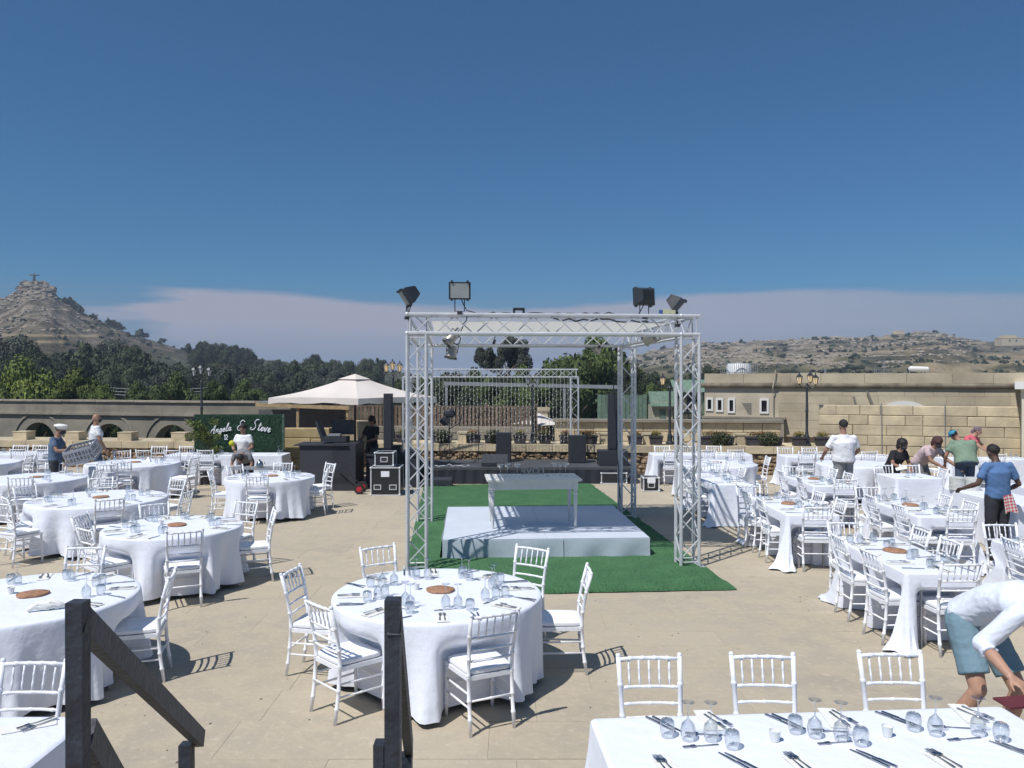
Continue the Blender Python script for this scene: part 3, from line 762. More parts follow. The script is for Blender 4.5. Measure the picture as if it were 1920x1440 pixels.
for (px, w, fm, lb, bu) in ((1230, .38, M_fy, 'flower box with yellow blooms left of the lamp post by the right truss leg', False), (1272, .3, M_fg, 'flower box with sparse green stems behind the front right truss leg', False),
        (1343, .98, M_fo, 'long flower box with red orange blooms and a trailing bush, left of the pair', True), (1432, 1.0, M_fo, 'long flower box with orange blooms and a trailing bush, right of the pair', True),
        (1498, .36, M_fy, 'flower box with yellow blooms left of the double lantern post', False), (1542, .36, M_fy, 'flower box with yellow blooms right of the double lantern post', False),
        (1191, .42, M_fo, 'flower box with coral blooms right of the rear truss leg', False), (1098, .7, M_fo, 'flower box with dark red blooms above the right stage speaker', False),
        (1060, .34, M_fo, 'flower box with small red blooms behind the light curtain post', False), (1022, .36, M_fy, 'flower box with pale yellow blooms right of the dark pole', False),
        (975, .36, M_fy, 'flower box with yellow blooms left of the dark pole', False), (925, .5, M_fg, 'flower box with green leaves above the left stage speaker', True),
        (888, .4, M_fo, 'flower box with faded orange blooms behind the stage', False), (828, .6, M_fg, 'flower box with green leaves behind the microphone stands', True), (755, .34, M_fy, 'flower box with a yellow bloom beside the tall speaker column', False),
        (1632, .3, M_fg, 'dark box of green stems right of the man in the white T-shirt', False)):
    if px < 1600: flower_box(px, w, fm, lb, bush=bu)

# ---- arched wall on the left, beyond
def arched_wall():
    A = atY(-260, 760, 38); B = atY(545, 752, 32); A.z = B.z = 0
    d = B - A; L = d.length; rz = math.atan2(d.y, d.x)
    t = thing('arched_wall', 'long weathered stone wall with shallow arches behind the ledge', 'wall', (A.x, A.y, 0), rz)
    ztop, zc = 1.70, 1.18
    cs = []
    for px in (-55, 72, 205, 323):
        s = (px - 960) / 1500; tt = (s * A.y - A.x) / (d.normalized().x - s * d.normalized().y); cs.append(tt)
    th = 0.55; q = MB(); ra = 0.92; zb = -2.0; N = 14
    # front skin with arch holes: strips between arches
    def strip(x0, x1, z0, z1): q.add([(x0, 0, z0), (x1, 0, z0), (x1, 0, z1), (x0, 0, z1)], [(0, 1, 2, 3)])
    zs = -0.15; x = 0
    for c in cs:
        strip(x, c - ra, zb, ztop)
        pts = [(c - ra * math.cos(PI * k / N), zs + ra * 1.0 * math.sin(PI * k / N)) for k in range(N + 1)]
        for k in range(N):
            (xa, za), (xb, zb_) = pts[k], pts[k + 1]
            q.add([(xa, 0, za), (xb, 0, zb_), (xb, 0, ztop), (xa, 0, ztop)], [(0, 1, 2, 3)])
            q.add([(xa, 0, za), (xb, 0, zb_), (xb, th, zb_), (xa, th, za)], [(3, 2, 1, 0)])
        for sg in (-1, 1): q.add([(c + sg * ra, 0, zb), (c + sg * ra, th, zb), (c + sg * ra, th, zs), (c + sg * ra, 0, zs)], [(0, 1, 2, 3)])
        x = c + ra
    strip(x, L, zb, ztop); q.add([(0, 0, ztop), (L, 0, ztop), (L, th, ztop), (0, th, ztop)], [(0, 1, 2, 3)]); q.add([(L, 0, zb), (L, th, zb), (L, th, ztop), (L, 0, ztop)], [(0, 1, 2, 3)])
    q.build('wall_face', M_limeg, t)
    for c in cs:                                    # ring of stones standing proud around each arch
        q = MB(); r1 = 1.32
        for k in range(N):
            a0, a1 = PI * k / N, PI * (k + 1) / N
            P = [(c - rr_ * math.cos(a), zs + rr_ * math.sin(a)) for a in (a0, a1) for rr_ in (r1, r1 + .09)]
            vs = [(p[0], yy, p[1]) for yy in (-0.05, 0.0) for p in P]
            q.add(vs, [(0, 1, 3, 2), (4, 6, 7, 5), (0, 2, 6, 4), (1, 5, 7, 3)])
        q.build('arch_moulding', M_limeg, t)
    q = MB(); q.box((L / 2, 0.2, zc), (L, 0.62, 0.10)); q.build('string_course', M_limeg, t)
    r = random.Random(2); x = 0
    while x < L:
        w = r.uniform(1.2, 2.0); w = min(w, L - x + .001)
        q = MB(); q.box((w / 2, .27, 0), (w - .02, .68, .07)); q.build('coping_stone', mat('coping_stone_pale', (0.33, 0.29, 0.22), .95, var=.2, vscale=3), t, loc=(x, 0, ztop + .035 + r.uniform(-.006, .006))); x += w
arched_wall()
# shrubs seen through the arches
for px, kd, od in ((70, 'cfine', 'first'), (205, 'cfine', 'second'), (325, 'bfine', 'third'), (-50, 'bfine', 'cut off')):
    tree(px, 775, 40.5, 80, -3, kd, 'green shrub behind the ' + od + ' arch opening of the weathered wall, from the left', 'shrubs behind the arches', name='shrub', cat='shrub', zlow=.0)

# ---- long low building on the right with parapet and cornice
BA = atY(1321, 712, 27.0); BB = atY(1960, 712, 23.2); BA.z = BB.z = 0
bd = BB - BA; BL = bd.length; brz = math.atan2(bd.y, bd.x)
bld = thing('stone_building', 'long single storey limestone building with a dark rounded cornice and slit windows', 'building', (BA.x, BA.y, 0), brz)
M_bld = mat('building_stone', (0.58, 0.50, 0.36), 0.95, col2=(0.38, 0.32, 0.23), vscale=0.9, bump=0.3, bscale=10, island=0.05, detail=10)
def bx(px):
    s = (px - 960) / 1500; u_ = bd.normalized(); return (s * BA.y - BA.x) / (u_.x - s * u_.y)
W_OPEN = [(bx(a), bx(b_), z0, z1) for a, b_, z0, z1 in ((1327, 1334, 1.66, 1.98), (1346, 1353, 1.63, 1.97), (1368, 1375, 1.60, 1.97), (1428, 1438, 1.60, 1.97))]
xs_ = sorted({0.0, BL} | {v for w_ in W_OPEN for v in w_[:2]}); q = MB()
for i in range(len(xs_) - 1):
    x0, x1 = xs_[i], xs_[i + 1]; hole = [w_ for w_ in W_OPEN if abs(w_[0] - x0) < 1e-6 and abs(w_[1] - x1) < 1e-6]
    if x0 > bx(1460): continue
    if hole:
        _, _, z0, z1 = hole[0]
        q.box(((x0 + x1) / 2, .2, z0 / 2), (x1 - x0, .4, z0)); q.box(((x0 + x1) / 2, .2, (z1 + 2.42) / 2), (x1 - x0, .4, 2.42 - z1))
    else:
        x1b = min(x1, bx(1460)); q.box(((x0 + x1b) / 2, .2, 1.21), (x1b - x0, .4, 2.42))
q.box((0.2, 4, 1.21), (.4, 7.2, 2.42)); q.build('rendered_wall', M_render, bld)
# coursed masonry to the right of the drainpipe: real blocks
xa = bx(1460); r = random.Random(31); n = 9; ch = 2.42 / n
q = MB(); q.box(((xa + BL) / 2, .24, 1.2), (BL - xa, .32, 2.38)); q.build('wall_core', M_bld, bld)
for i in range(3, n):
    x = xa
    while x < BL:
        w = min(r.uniform(.6, 1.1), BL - x + .001); q = MB(); q.box((w / 2, .1, ch / 2), (w - .005, .2, ch - .005)); q.build('masonry_block', M_bld, bld, loc=(x, -.03 + r.uniform(-.003, .003), i * ch)); x += w
M_trim = mat('white_paint', (0.72, 0.71, 0.68), .6)
for (x0, x1, z0, z1) in W_OPEN:
    w_ = thing('window', None, None); w_.parent = bld
    q = MB(); f = .06
    for (a, c, e, g_) in ((x0 - f, x1 + f, z1, z1 + f), (x0 - f, x1 + f, z0 - f, z0), (x0 - f, x0, z0, z1), (x1, x1 + f, z0, z1)): q.box(((a + c) / 2, -.01, (e + g_) / 2), (c - a, .05, g_ - e))
    q.build('frame', M_trim, w_); q = MB(); q.box(((x0 + x1) / 2, .12, (z0 + z1) / 2), (x1 - x0, .02, z1 - z0)); q.build('pane', mat('dark_pane', (.03, .035, .04), .15), w_)
# triangular-headed niche, rounded cornice, parapet, drainpipe, ledge
q = MB(); x0 = bx(1391); x1 = bx(1409); q.add([(x0, -.006, 1.88), (x1, -.006, 1.88), (x1, -.006, 1.50), (x1 - .09, -.006, 1.50)], [(3, 2, 1, 0)]); q.build('broken_patch', mat('grey_patch', (.19, .18, .15), .9), bld)
M_corn = mat('blackened_stone', (0.10, 0.085, 0.065), .95, col2=(0.26, .22, .16), vscale=2.6, bump=.5, bscale=18, detail=10)
q = MB(); q.tube([(-.1, -.05, 2.46), (BL, -.05, 2.46)], .080, 12); q.build('cornice', M_corn, bld)
x = 0; r = random.Random(5)
while x < BL:
    w = min(r.uniform(.9, 1.5), BL - x + .001); q = MB(); q.box((w / 2, .15, 0), (w - .008, .32, .31)); q.build('parapet_stone', M_bld, bld, loc=(x, -.02 + r.uniform(-.004, .004), 2.70 + r.uniform(-.004, .004))); x += w
q = MB(); q.box((BL / 2, 4.2, 2.5), (BL, 7.6, .12)); q.build('roof', M_render, bld)
q = MB(); q.tube([(bx(1455), -.10, 2.95), (bx(1452), -.12, 2.6), (bx(1450), -.17, 2.4), (bx(1450), -.07, 2.2), (bx(1450), -.07, 1.3)], .02, 6); q.build('drainpipe', M_render, bld)
q = MB(); q.box((bx(1395) + .0, -.16, 1.40), (bx(1460) - bx(1306), .32, .07)); q.box((bx(1395), -.13, .7), (bx(1460) - bx(1306) - .1, .22, 1.35)); q.build('lower_ledge', M_limeg, bld)
q = MB(); c = bx(1695); q.prism([(c + .62 * math.cos(PI * k / 12), .30 * math.sin(PI * k / 12)) for k in range(13)], 0, .05)
for v in range(len(q.v)): a_ = q.v[v]; q.v[v] = (a_[0], -.05 - a_[2], 1.70 + a_[1])
q.f = [tuple(reversed(f_)) for f_ in q.f]; q.build('arched_fanlight', M_trim, bld)
for px, z0, z1, dx in ((1607, 1.72, 2.12, -.10), (1640, 1.72, 2.30, -.22)):
    q = MB(); q.bar((bx(px) + dx, -.10, z1), (bx(px), -.12, z0), .07, .03, up=(0, 1, 0)); q.build('leaning_plank', mat('grey_timber', (.20, .18, .15), .9), bld)

# roof things
p = Vector((BA.x, BA.y, 0)); ru = bd.normalized(); rv = Vector((-ru.y, ru.x, 0))
def on_roof(px, off, z=2.56): q_ = p + ru * bx(px) + rv * off; return Vector((q_.x, q_.y, z))
t = thing('water_tank', 'round white water tank inside a metal cage on the flat roof', 'water tank', on_roof(1369, 2.2))
q = MB(); q.lathe([(.40, 0), (.42, .1), (.42, .58), (.38, .66), (.1, .70)], 20); q.build('tank', mat('white_plastic', (.75, .76, .77), .4), t, smooth='a')
q = MB()
for i in range(15):
    x = -.52 + i * 1.04 / 14
    for yy in (-.5, .5): q.box((x, yy, .33), (.014, .014, .68))
for z in (.35, .67):
    for yy in (-.5, .5): q.box((0, yy, z), (1.06, .02, .02))
    for xx in (-.52, .52): q.box((xx, 0, z), (.02, 1.0, .02))
q.build('cage', M_grey, t)
t = thing('solar_boiler', 'white horizontal boiler cylinder on a bent frame on the roof', 'boiler', on_roof(1712, 1.6))
q = MB(); q.tube([(-.02, 0, .45), (.03, 0, .45), (.58, 0, .43), (.62, 0, .43)], [.05, .085, .085, .05], 14); q.build('cylinder', M_trim, t, smooth='a')
q = MB(); q.bar((.0, 0, 0), (.0, 0, .5), .03, .03); q.bar((.5, 0, 0), (.5, 0, .42), .03, .03); q.bar((0, 0, .1), (.5, 0, .4), .02, .02); q.build('frame', M_grey, t)
t = thing('aerial_frame', 'spindly metal frame of pipes and aerial rods on the roof left of the boiler', 'aerial', on_roof(1655, 1.5))
q = MB()
for k in range(4): q.bar((-.25 + k * .06, 0, 0), (-.2 + k * .07, 0, .55 - k * .05), .012, .012)
for k in range(4): q.bar((-.3, 0, .1 + .1 * k), (.5, .1, .15 + .1 * k), .012, .012)
q.bar((-.6, 0, .75), (.7, 0, .72), .012, .012); q.bar((.1, 0, 0), (.1, 0, .75), .02, .02); q.build('rods', M_grey, t)
t = thing('chimney_pipe', 'short grey chimney pipe standing on the roof behind the lantern post', 'pipe', on_roof(1545, 1.4))
q = MB(); q.lathe([(.035, 0), (.035, .42), (.06, .43), (.06, .47)], 10); q.build('pipe', M_grey, t)

# rough block wall at the right, standing in front of the building
M_red = mat('red_stained_stone', (.33, .09, .06), .9, col2=(.42, .33, .22), vscale=9, bump=.4)
RA = atY(1536, 712, 22.6); RB = atY(1915, 712, 20.9)
def sp_(x, i, n):
    return M_red if (i == n - 1 and 3.95 < x < 4.55) else None
rw = block_wall('block_wall', 'rough wall of large yellow limestone blocks behind the working staff', Vector((RA.x, RA.y, 0)), Vector((RB.x, RB.y, 0)), 0.0, 1.95, 0.278, (0.42, 0.95), M_lime, thick=.5, seed=21, gap=.010, special=sp_)
for xx in (1.6, 3.15):
    q = MB(); q.tube([(xx, -.03, 2.0), (xx + .01, -.03, 1.0), (xx + .02, -.03, .1)], .012, 5); q.build('pipe', M_grey, rw)
q = MB(); q.box((5.45, .2, 2.02), (.35, .05, .04)); q.box((5.4, .2, 2.1), (.04, .04, .2)); q.box((5.52, .2, 2.1), (.04, .04, .2)); q.build('iron_bracket', M_iron, rw)
# cream building at the right edge
ca_ = R(-32); cx_ = 13.0 + 3.2 * math.cos(ca_) - 2 * math.sin(ca_); cy_ = 20.4 + 3.2 * math.sin(ca_) + 2 * math.cos(ca_)
ce = thing('cream_building', 'plain cream painted building corner with a sloping eave at the right edge', 'building', (cx_, cy_, 0), ca_)
q = MB(); q.box((0, 0, 1.2), (6.4, 4, 2.4)); q.build('wall', mat('cream_paint', (.60, .56, .44), .85, var=.08, vscale=1, bump=.2), ce)
q = MB(); q.box((0, 0, 2.5), (6.7, 4.3, .18)); q.build('eave', M_trim, ce)
q = MB(); q.box((0, 0, .28), (6.46, 4.06, .56)); q.build('plinth', M_limeg, ce)

# ---- garden structures behind: playhouse, green fence panels, chimney, patio parasol
t = thing('playhouse', 'small green playhouse with a ribbed pitched roof beyond the wall', 'playhouse', atY(1238, 712, 30) * 1.0)
t.location.z = 1.1
q = MB(); q.box((0, 0, .2), (.75, .9, 1.1)); q.build('wall', mat('playhouse_wall', (.42, .40, .30), .8), t)
q = MB()
for k in range(9):
    x = -.44 + k * .11; q.add([(x, -.62, .58), (x + .085, -.62, .58), (x + .085, 0, 1.12), (x, 0, 1.12)], [(0, 1, 2, 3)]); q.add([(x, -.62, .55), (x + .085, -.62, .55), (x + .085, 0, 1.09), (x, 0, 1.09)], [(3, 2, 1, 0)])
q.add([(-.46, -.6, .57), (.46, -.6, .57), (.46, 0, 1.09), (-.46, 0, 1.09)], [(0, 1, 2, 3)]); q.add([(-.46, .6, .57), (.46, .6, .57), (.46, 0, 1.09), (-.46, 0, 1.09)], [(3, 2, 1, 0)])
q.add([(-.4, -.45, .7), (-.4, .45, .7), (-.4, 0, 1.05)], [(0, 1, 2)]); q.build('roof', M_greenp, t)
q = MB(); q.box((0, -.46, .25), (.22, .03, .4)); q.build('door', M_greenp, t)
t = thing('slatted_green_shelter', 'dark green timber shelter behind the front right truss leg', 'shelter', Vector((atY(1290, 712, 30).x, 30, .9)))
q = MB()
for x in (-.5, .5):
    for y_ in (-.4, .4): q.box((x, y_, .7), (.08, .08, 1.4))
q.build('post', M_greenp, t); q = MB(); q.add([(-.65, -.6, 1.3), (.65, -.6, 1.3), (.65, .1, 1.75), (-.65, .1, 1.75)], [(0, 1, 2, 3)]); q.add([(-.65, .7, 1.3), (.65, .7, 1.3), (.65, .1, 1.75), (-.65, .1, 1.75)], [(3, 2, 1, 0)]); q.build('roof', M_greenp, t)
q = MB(); q.box((0, 0, .5), (1.0, .05, .1)); q.box((0, 0, .2), (1.0, .05, .1)); q.build('rail', M_greenp, t)
gf = thing('green_board_fence', 'tall green upright boards beyond the wall behind the speaker tower', 'fence', Vector((atY(1124, 712, 29).x, 29, 1.1)))
q = MB(); q.box((0, 0, .5), (.14, .03, 1.0)); me = q.mesh('board', M_greenp)
for k in range(10): link('board', me, gf, (k * .155 + (0.25 if k > 2 else 0), random.uniform(-.01, .01), random.uniform(-.02, .02)))
q = MB(); q.box((.8, .04, .8), (1.9, .04, .08)); q.build('rail', M_greenp, gf)
# chimney-like stone pier and cream parasol below it
t = thing('stone_pier', 'squat limestone pier with a flat cap rising behind the parasol tip', 'pier', Vector((atY(1015, 712, 26.5).x, 26.5, .8)))
q = MB(); q.box((0, 0, .42), (.42, .42, .84)); q.build('shaft', M_lime, t); q = MB(); q.box((0, 0, .88), (.52, .52, .10)); q.build('cap', M_lime, t)
t = thing('patio_parasol', 'half hidden cream patio parasol peeking over the wall behind the stage', 'parasol', Vector((atY(1010, 712, 25.6).x, 25.6, .0)))
q = MB(); q.lathe([(.92, 1.24), (.5, 1.36), (.18, 1.50), (.03, 1.58)], 8, cap=False); q.build('canopy', M_canvas, t); q = MB(); q.tube([(0, 0, 0), (0, 0, 1.6)], .025, 8); q.build('pole', M_grey, t)
# aluminium goal-like frame behind the light curtain
t = thing('pergola_frame', 'plain grey rectangular frame behind the light curtain reaching the rear truss leg', 'frame', Vector((0, 0, 0)))
pa, pb = atY(833, 719, 25.2), atY(1165, 726, 24.6)
q = MB(); q.bar(pa, pb, .11, .11); q.build('top_beam', M_grey, t)
q = MB(); q.bar(pa + Vector((.6, 1.5, 0)), pb + Vector((-.2, 1.5, 0)), .09, .09); q.build('rear_beam', M_grey, t)
for px_ in (837, 1060):
    f_ = (px_ - 833) / (1165 - 833); c_ = pa.lerp(pb, f_)
    q = MB(); q.bar((c_.x, c_.y, .8), (c_.x, c_.y, c_.z), .08, .08, up=(0, 1, 0)); q.build('post', M_grey, t)
# ================================================================== GANTRY AND STAGES
A_G = R(4.6); E1 = Vector((math.cos(A_G), math.sin(A_G), 0)); E2 = Vector((-math.sin(A_G), math.cos(A_G), 0)); UZ = Vector((0, 0, 1))
G0 = Vector((-1.32, 11.12, 0))
M_turf = mat('artificial_turf', (0.058, 0.165, 0.065), 0.9, col2=(0.042, 0.125, 0.050), vscale=2.5, bump=0.6, bscale=90)
turf = thing('turf_mat', 'bright green artificial grass mat under the truss and white platform', 'grass mat', (-1.38, 9.72, 0.004), A_G)
q = MB(); nx_, ny_ = 26, 60; r = random.Random(1)
for j in range(ny_ + 1):
    for i in range(nx_ + 1):
        x = 4.22 * i / nx_; y = 10.3 * j / ny_; z = 0.012 + 0.004 * r.random()
        if i == nx_: x += r.gauss(0, .006); z = 0.002 + (0.025 if j < 3 else 0.01 * r.random())
        if j == 0: y += r.gauss(0, .008); z = 0.003 + .01 * r.random()
        q.v.append((x, y, z))
for j in range(ny_):
    for i in range(nx_): a = j * (nx_ + 1) + i; q.f.append((a, a + 1, a + nx_ + 2, a + nx_ + 1)); q.m.append(0)
q.build('backing', M_turf, turf, smooth=True)
N = 34000; rg = np.random.default_rng(4)
bx_ = rg.random(N) * 4.2; by_ = (rg.random(N) ** 1.5) * 10.2; an = rg.random(N) * 6.28; hh = .018 + .018 * rg.random(N)
lx, ly = rg.normal(0, .010, N), rg.normal(0, .010, N); w_ = .004
P = np.stack([np.stack([bx_ - w_ * np.cos(an), by_ - w_ * np.sin(an), np.full(N, .008)], -1), np.stack([bx_ + w_ * np.cos(an), by_ + w_ * np.sin(an), np.full(N, .008)], -1), np.stack([bx_ + lx, by_ + ly, hh], -1)], 1).reshape(-1, 3)
me = bpy.data.meshes.new('grass_blades'); me.from_pydata(P.tolist(), [], [(3 * i, 3 * i + 1, 3 * i + 2) for i in range(N)]); me.materials.append(mat('turf_blade', (0.080, 0.235, 0.088), .8, island=.3, spec=.2))
tag(link('grass_blades', me, turf), kind='stuff')

# white platform of boards with fabric skirt
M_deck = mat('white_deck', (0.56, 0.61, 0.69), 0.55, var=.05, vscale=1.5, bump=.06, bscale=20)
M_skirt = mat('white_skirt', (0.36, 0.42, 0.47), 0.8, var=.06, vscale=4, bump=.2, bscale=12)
S0 = Vector((-1.03, 11.82, 0)); SL, SD, SH = 3.10, 3.05, 0.285
pf = thing('white_platform', 'low white dance platform on the green turf under the truss', 'platform', S0, A_G - R(1.5))
for i in range(2):
    for j in range(3):
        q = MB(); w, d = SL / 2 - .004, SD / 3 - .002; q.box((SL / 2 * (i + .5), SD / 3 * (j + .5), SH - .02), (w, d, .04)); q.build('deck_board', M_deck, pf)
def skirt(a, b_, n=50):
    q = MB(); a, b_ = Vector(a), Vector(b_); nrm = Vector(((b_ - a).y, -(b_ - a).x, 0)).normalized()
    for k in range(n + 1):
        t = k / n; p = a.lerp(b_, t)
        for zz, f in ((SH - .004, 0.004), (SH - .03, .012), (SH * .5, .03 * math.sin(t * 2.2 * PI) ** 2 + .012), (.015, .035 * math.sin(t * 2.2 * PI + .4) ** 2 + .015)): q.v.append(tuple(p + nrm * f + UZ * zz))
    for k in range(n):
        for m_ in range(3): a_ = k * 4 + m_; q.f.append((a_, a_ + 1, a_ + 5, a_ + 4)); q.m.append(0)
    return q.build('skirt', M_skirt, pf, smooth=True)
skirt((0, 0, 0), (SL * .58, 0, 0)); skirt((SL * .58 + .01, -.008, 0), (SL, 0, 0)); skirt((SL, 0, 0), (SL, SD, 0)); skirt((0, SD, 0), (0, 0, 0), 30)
q = MB()
for x in (.1, SL / 2, SL - .1):
    for y in (.1, SD / 2, SD - .1): q.box((x, y, .12), (.05, .05, .24))
q.build('leg', M_alu, pf)

# truss builder: square lattice between two points ---------------------------------
_mesh_cache = {}
def rod(name, parent, a, b_, r_, n=7, m=None):
    L_ = (b_ - a).length; key = (name, r_, n)
    if key not in _mesh_cache:
        q = MB(); q.tube([(0, 0, 0), (0, 0, 1)], r_, n); _mesh_cache[key] = q.mesh(name, m or M_alu, 'a')
    o = link(name, _mesh_cache[key], parent); d = (b_ - a)
    o.location = a; o.rotation_mode = 'QUATERNION'; o.rotation_quaternion = d.to_track_quat('Z', 'Y'); o.scale = (1, 1, L_)
    return o
def truss(root, pname, a, b_, s, u, v, rc=.024, rb=.010, bay=.28, faces=(0, 1, 2, 3), ends=True, n=7):
    """a->b centre line, square section of side s spanned by u, v; chords and braces are sub-parts"""
    part = bpy.data.objects.new(pname, None); COL.objects.link(part); part.parent = root
    C = [a + (u * i + v * j) * s / 2 for i, j in ((-1, -1), (1, -1), (1, 1), (-1, 1))]; d = b_ - a
    for c in C: rod('chord', part, c, c + d, rc, n)
    L_ = d.length; nb = max(2, round(L_ / bay)); e = d.normalized()
    for f in faces:
        c0, c1 = C[f], C[(f + 1) % 4]; flip = f % 2
        m0, m1 = .10, L_ - .10
        for k in range(nb):
            t0, t1 = m0 + (m1 - m0) * k / nb, m0 + (m1 - m0) * (k + 1) / nb
            p, q_ = (c0, c1) if (k + flip) % 2 == 0 else (c1, c0)
            rod('brace', part, p + e * t0, q_ + e * t1, rb, 5)
        if ends:
            for t in (0.05, L_ - .05): rod('brace', part, c0 + e * t, c1 + e * t, rb, 5)
    return part
GH = 3.42; SS = .26; GW, GD = 3.84, 3.88
gt = thing('truss_gantry', 'square aluminium lattice gantry over the white platform with a white fabric roof', 'lighting truss', (0, 0, 0))
cor = {'fl': G0, 'fr': G0 + E1 * GW, 'bl': G0 + E2 * GD, 'br': G0 + E1 * GW + E2 * GD}
for k, c in cor.items():
    near = k[0] == 'f'
    truss(gt, 'truss_leg', c + UZ * .02, c + UZ * (GH - .13), SS, E1, E2, bay=.30, faces=(0, 1, 2, 3) if near else (0, 1, 3))
    q = MB(); q.box(c + UZ * .008, (.40, .40, .012), A_G); q.build('base_plate', M_alu, gt)
for (a, b_, u, v, fc) in (('fl', 'fr', E2, UZ, (0, 1, 3)), ('bl', 'br', E2, UZ, (1, 3, 0)), ('fl', 'bl', E1, UZ, (1, 3)), ('fr', 'br', E1, UZ, (1, 3))):
    d = (cor[b_] - cor[a]).normalized() * .14
    aa = cor[a] - (d if a == 'fl' and b_ == 'fr' or a == 'bl' else -d); bb_ = cor[b_] + (d if b_ in ('fr', 'br') and a in ('fl', 'bl') and b_ != 'bl' and a[0] == b_[0] else -d)
    truss(gt, 'truss_beam', aa + UZ * GH, bb_ + UZ * GH, SS, u, v, bay=.30, faces=fc)
for c in cor.values():
    for h in (GH - .13, GH + .13):
        for s1 in (-1, 1):
            for s2 in (-1, 1): pass
# fabric roof panel slung between the beams, sagging a little
q = MB(); n = 16; off = .20
for j in range(n + 1):
    for i in range(n + 1):
        u_, v_ = i / n, j / n; p = G0 + E1 * (off + (GW - 2 * off) * u_) + E2 * (off + (GD - 2 * off) * v_)
        z = GH + .06 - .05 * math.sin(PI * u_) ** .8 * math.sin(PI * v_) ** .8 + .006 * math.sin(9 * u_ * PI)
        q.v.append((p.x, p.y, z))
for j in range(n):
    for i in range(n): a = j * (n + 1) + i; q.f.append((a, a + 1, a + n + 2, a + n + 1)); q.m.append(0)
M_roofc = bpy.data.materials.new('white_roof_fabric'); M_roofc.use_nodes = True; nt = M_roofc.node_tree; nt.nodes.clear()
o_ = nt.nodes.new('ShaderNodeOutputMaterial'); mx = nt.nodes.new('ShaderNodeMixShader'); mx.inputs[0].default_value = .42
d_ = nt.nodes.new('ShaderNodeBsdfDiffuse'); d_.inputs[0].default_value = (.78, .77, .74, 1); t_ = nt.nodes.new('ShaderNodeBsdfTranslucent'); t_.inputs[0].default_value = (.75, .73, .69, 1)
nt.links.new(d_.outputs[0], mx.inputs[1]); nt.links.new(t_.outputs[0], mx.inputs[2]); nt.links.new(mx.outputs[0], o_.inputs[0])
q.build('fabric_roof', M_roofc, gt, smooth=True)
for c in list(cor.values()):       # white end couplers
    for h in (.13, -.13):
        q = MB(); q.ell(c + UZ * (GH + h) - E2 * .13 - E1 * .13, (.032, .032, .032), 8, 6); q.build('coupler', M_alu, gt, smooth=True)

# floodlights --------------------------------------------------------------------
M_lens = mat('floodlight_lens', (.30, .33, .33), .12, var=.1, spec=.8)
def flood(label, loc, rz, tilt, w=.30, h=.24, back=False):
    t = thing('floodlight', label, 'floodlight', loc, rz, 'floodlights on top of the truss')
    m = Matrix.Rotation(tilt, 4, 'X'); piv = Vector((0, 0, .30))
    def T(q): q.v = [tuple((m @ (Vector(v) - Vector((0, 0, 0)))) + piv) for v in q.v]; return q
    q = MB(); q.add([(-w/2, -.05, -h/2), (w/2, -.05, -h/2), (w/2, -.05, h/2), (-w/2, -.05, h/2), (-w/2, .02, -h/2), (w/2, .02, -h/2), (w/2, .02, h/2), (-w/2, .02, h/2), (-w*.28, .15, -h*.3), (w*.28, .15, -h*.3), (w*.28, .15, h*.3), (-w*.28, .15, h*.3)],
        [(0, 1, 2, 3), (0, 4, 5, 1), (1, 5, 6, 2), (2, 6, 7, 3), (3, 7, 4, 0), (4, 8, 9, 5), (5, 9, 10, 6), (6, 10, 11, 7), (7, 11, 8, 4), (11, 10, 9, 8)]); T(q).build('housing', M_iron, t)
    q = MB(); q.box((0, -.054, 0), (w * .84, .006, h * .84)); T(q).build('lens', M_lens, t)
    q = MB()
    for sx_, sz in ((-1, 1), (1, 1), (-1, -1), (1, -1)): q.box((sx_ * w * .36, -.05, sz * (h / 2 + .008)), (.03, .05, .025))
    for k in range(6): q.box((-w * .24 + k * w * .096, .12, 0), (.006, .09, h * .55))
    T(q).build('clip', M_iron, t)
    q = MB(); q.tube([(-w * .22, 0, .30 - h * .5), (-w * .22, 0, .02), (w * .22, 0, .02), (w * .22, 0, .30 - h * .5)], .008, 6); q.box((0, 0, .0), (.07, .07, .04)); q.build('bracket', M_iron, t)
    q = MB(); q.tube([(0.0, .08, .25), (.06, .02, .10), (.10, 0, .03), (.22, 0, .0)], .007, 6); q.build('cable', M_black, t)
    return t
top = UZ * (GH + .155)
flood('floodlight with grey glass facing the camera near the left front corner', cor['fl'] + E1 * .59 - E2 * .13 + top, A_G, R(4))
flood('floodlight tipped over the left side of the truss', cor['fl'] + E1 * -.14 + E2 * .1 + top + UZ * -.06, A_G + R(-78), R(34))
flood('large floodlight seen from behind above the right front of the truss', cor['fr'] + E1 * -.60 + E2 * .12 + top + UZ * -.03, A_G + R(190), R(6), .31, .25)
flood('floodlight tipped over the right front corner with its back to the camera', cor['fr'] + E1 * -.10 + E2 * .15 + top + UZ * -.14, A_G + R(75), R(40), .26, .20)
t = thing('floodlight', 'small dark floodlight bracket near the middle of the front beam', 'floodlight', cor['fl'] + E1 * 1.42 + top + UZ * -.01, A_G, 'floodlights on top of the truss')
q = MB(); q.box((0, 0, .075), (.16, .08, .035)); q.box((-.067, 0, .035), (.028, .08, .08)); q.box((.067, 0, .035), (.028, .08, .08)); q.build('housing', M_iron, t)
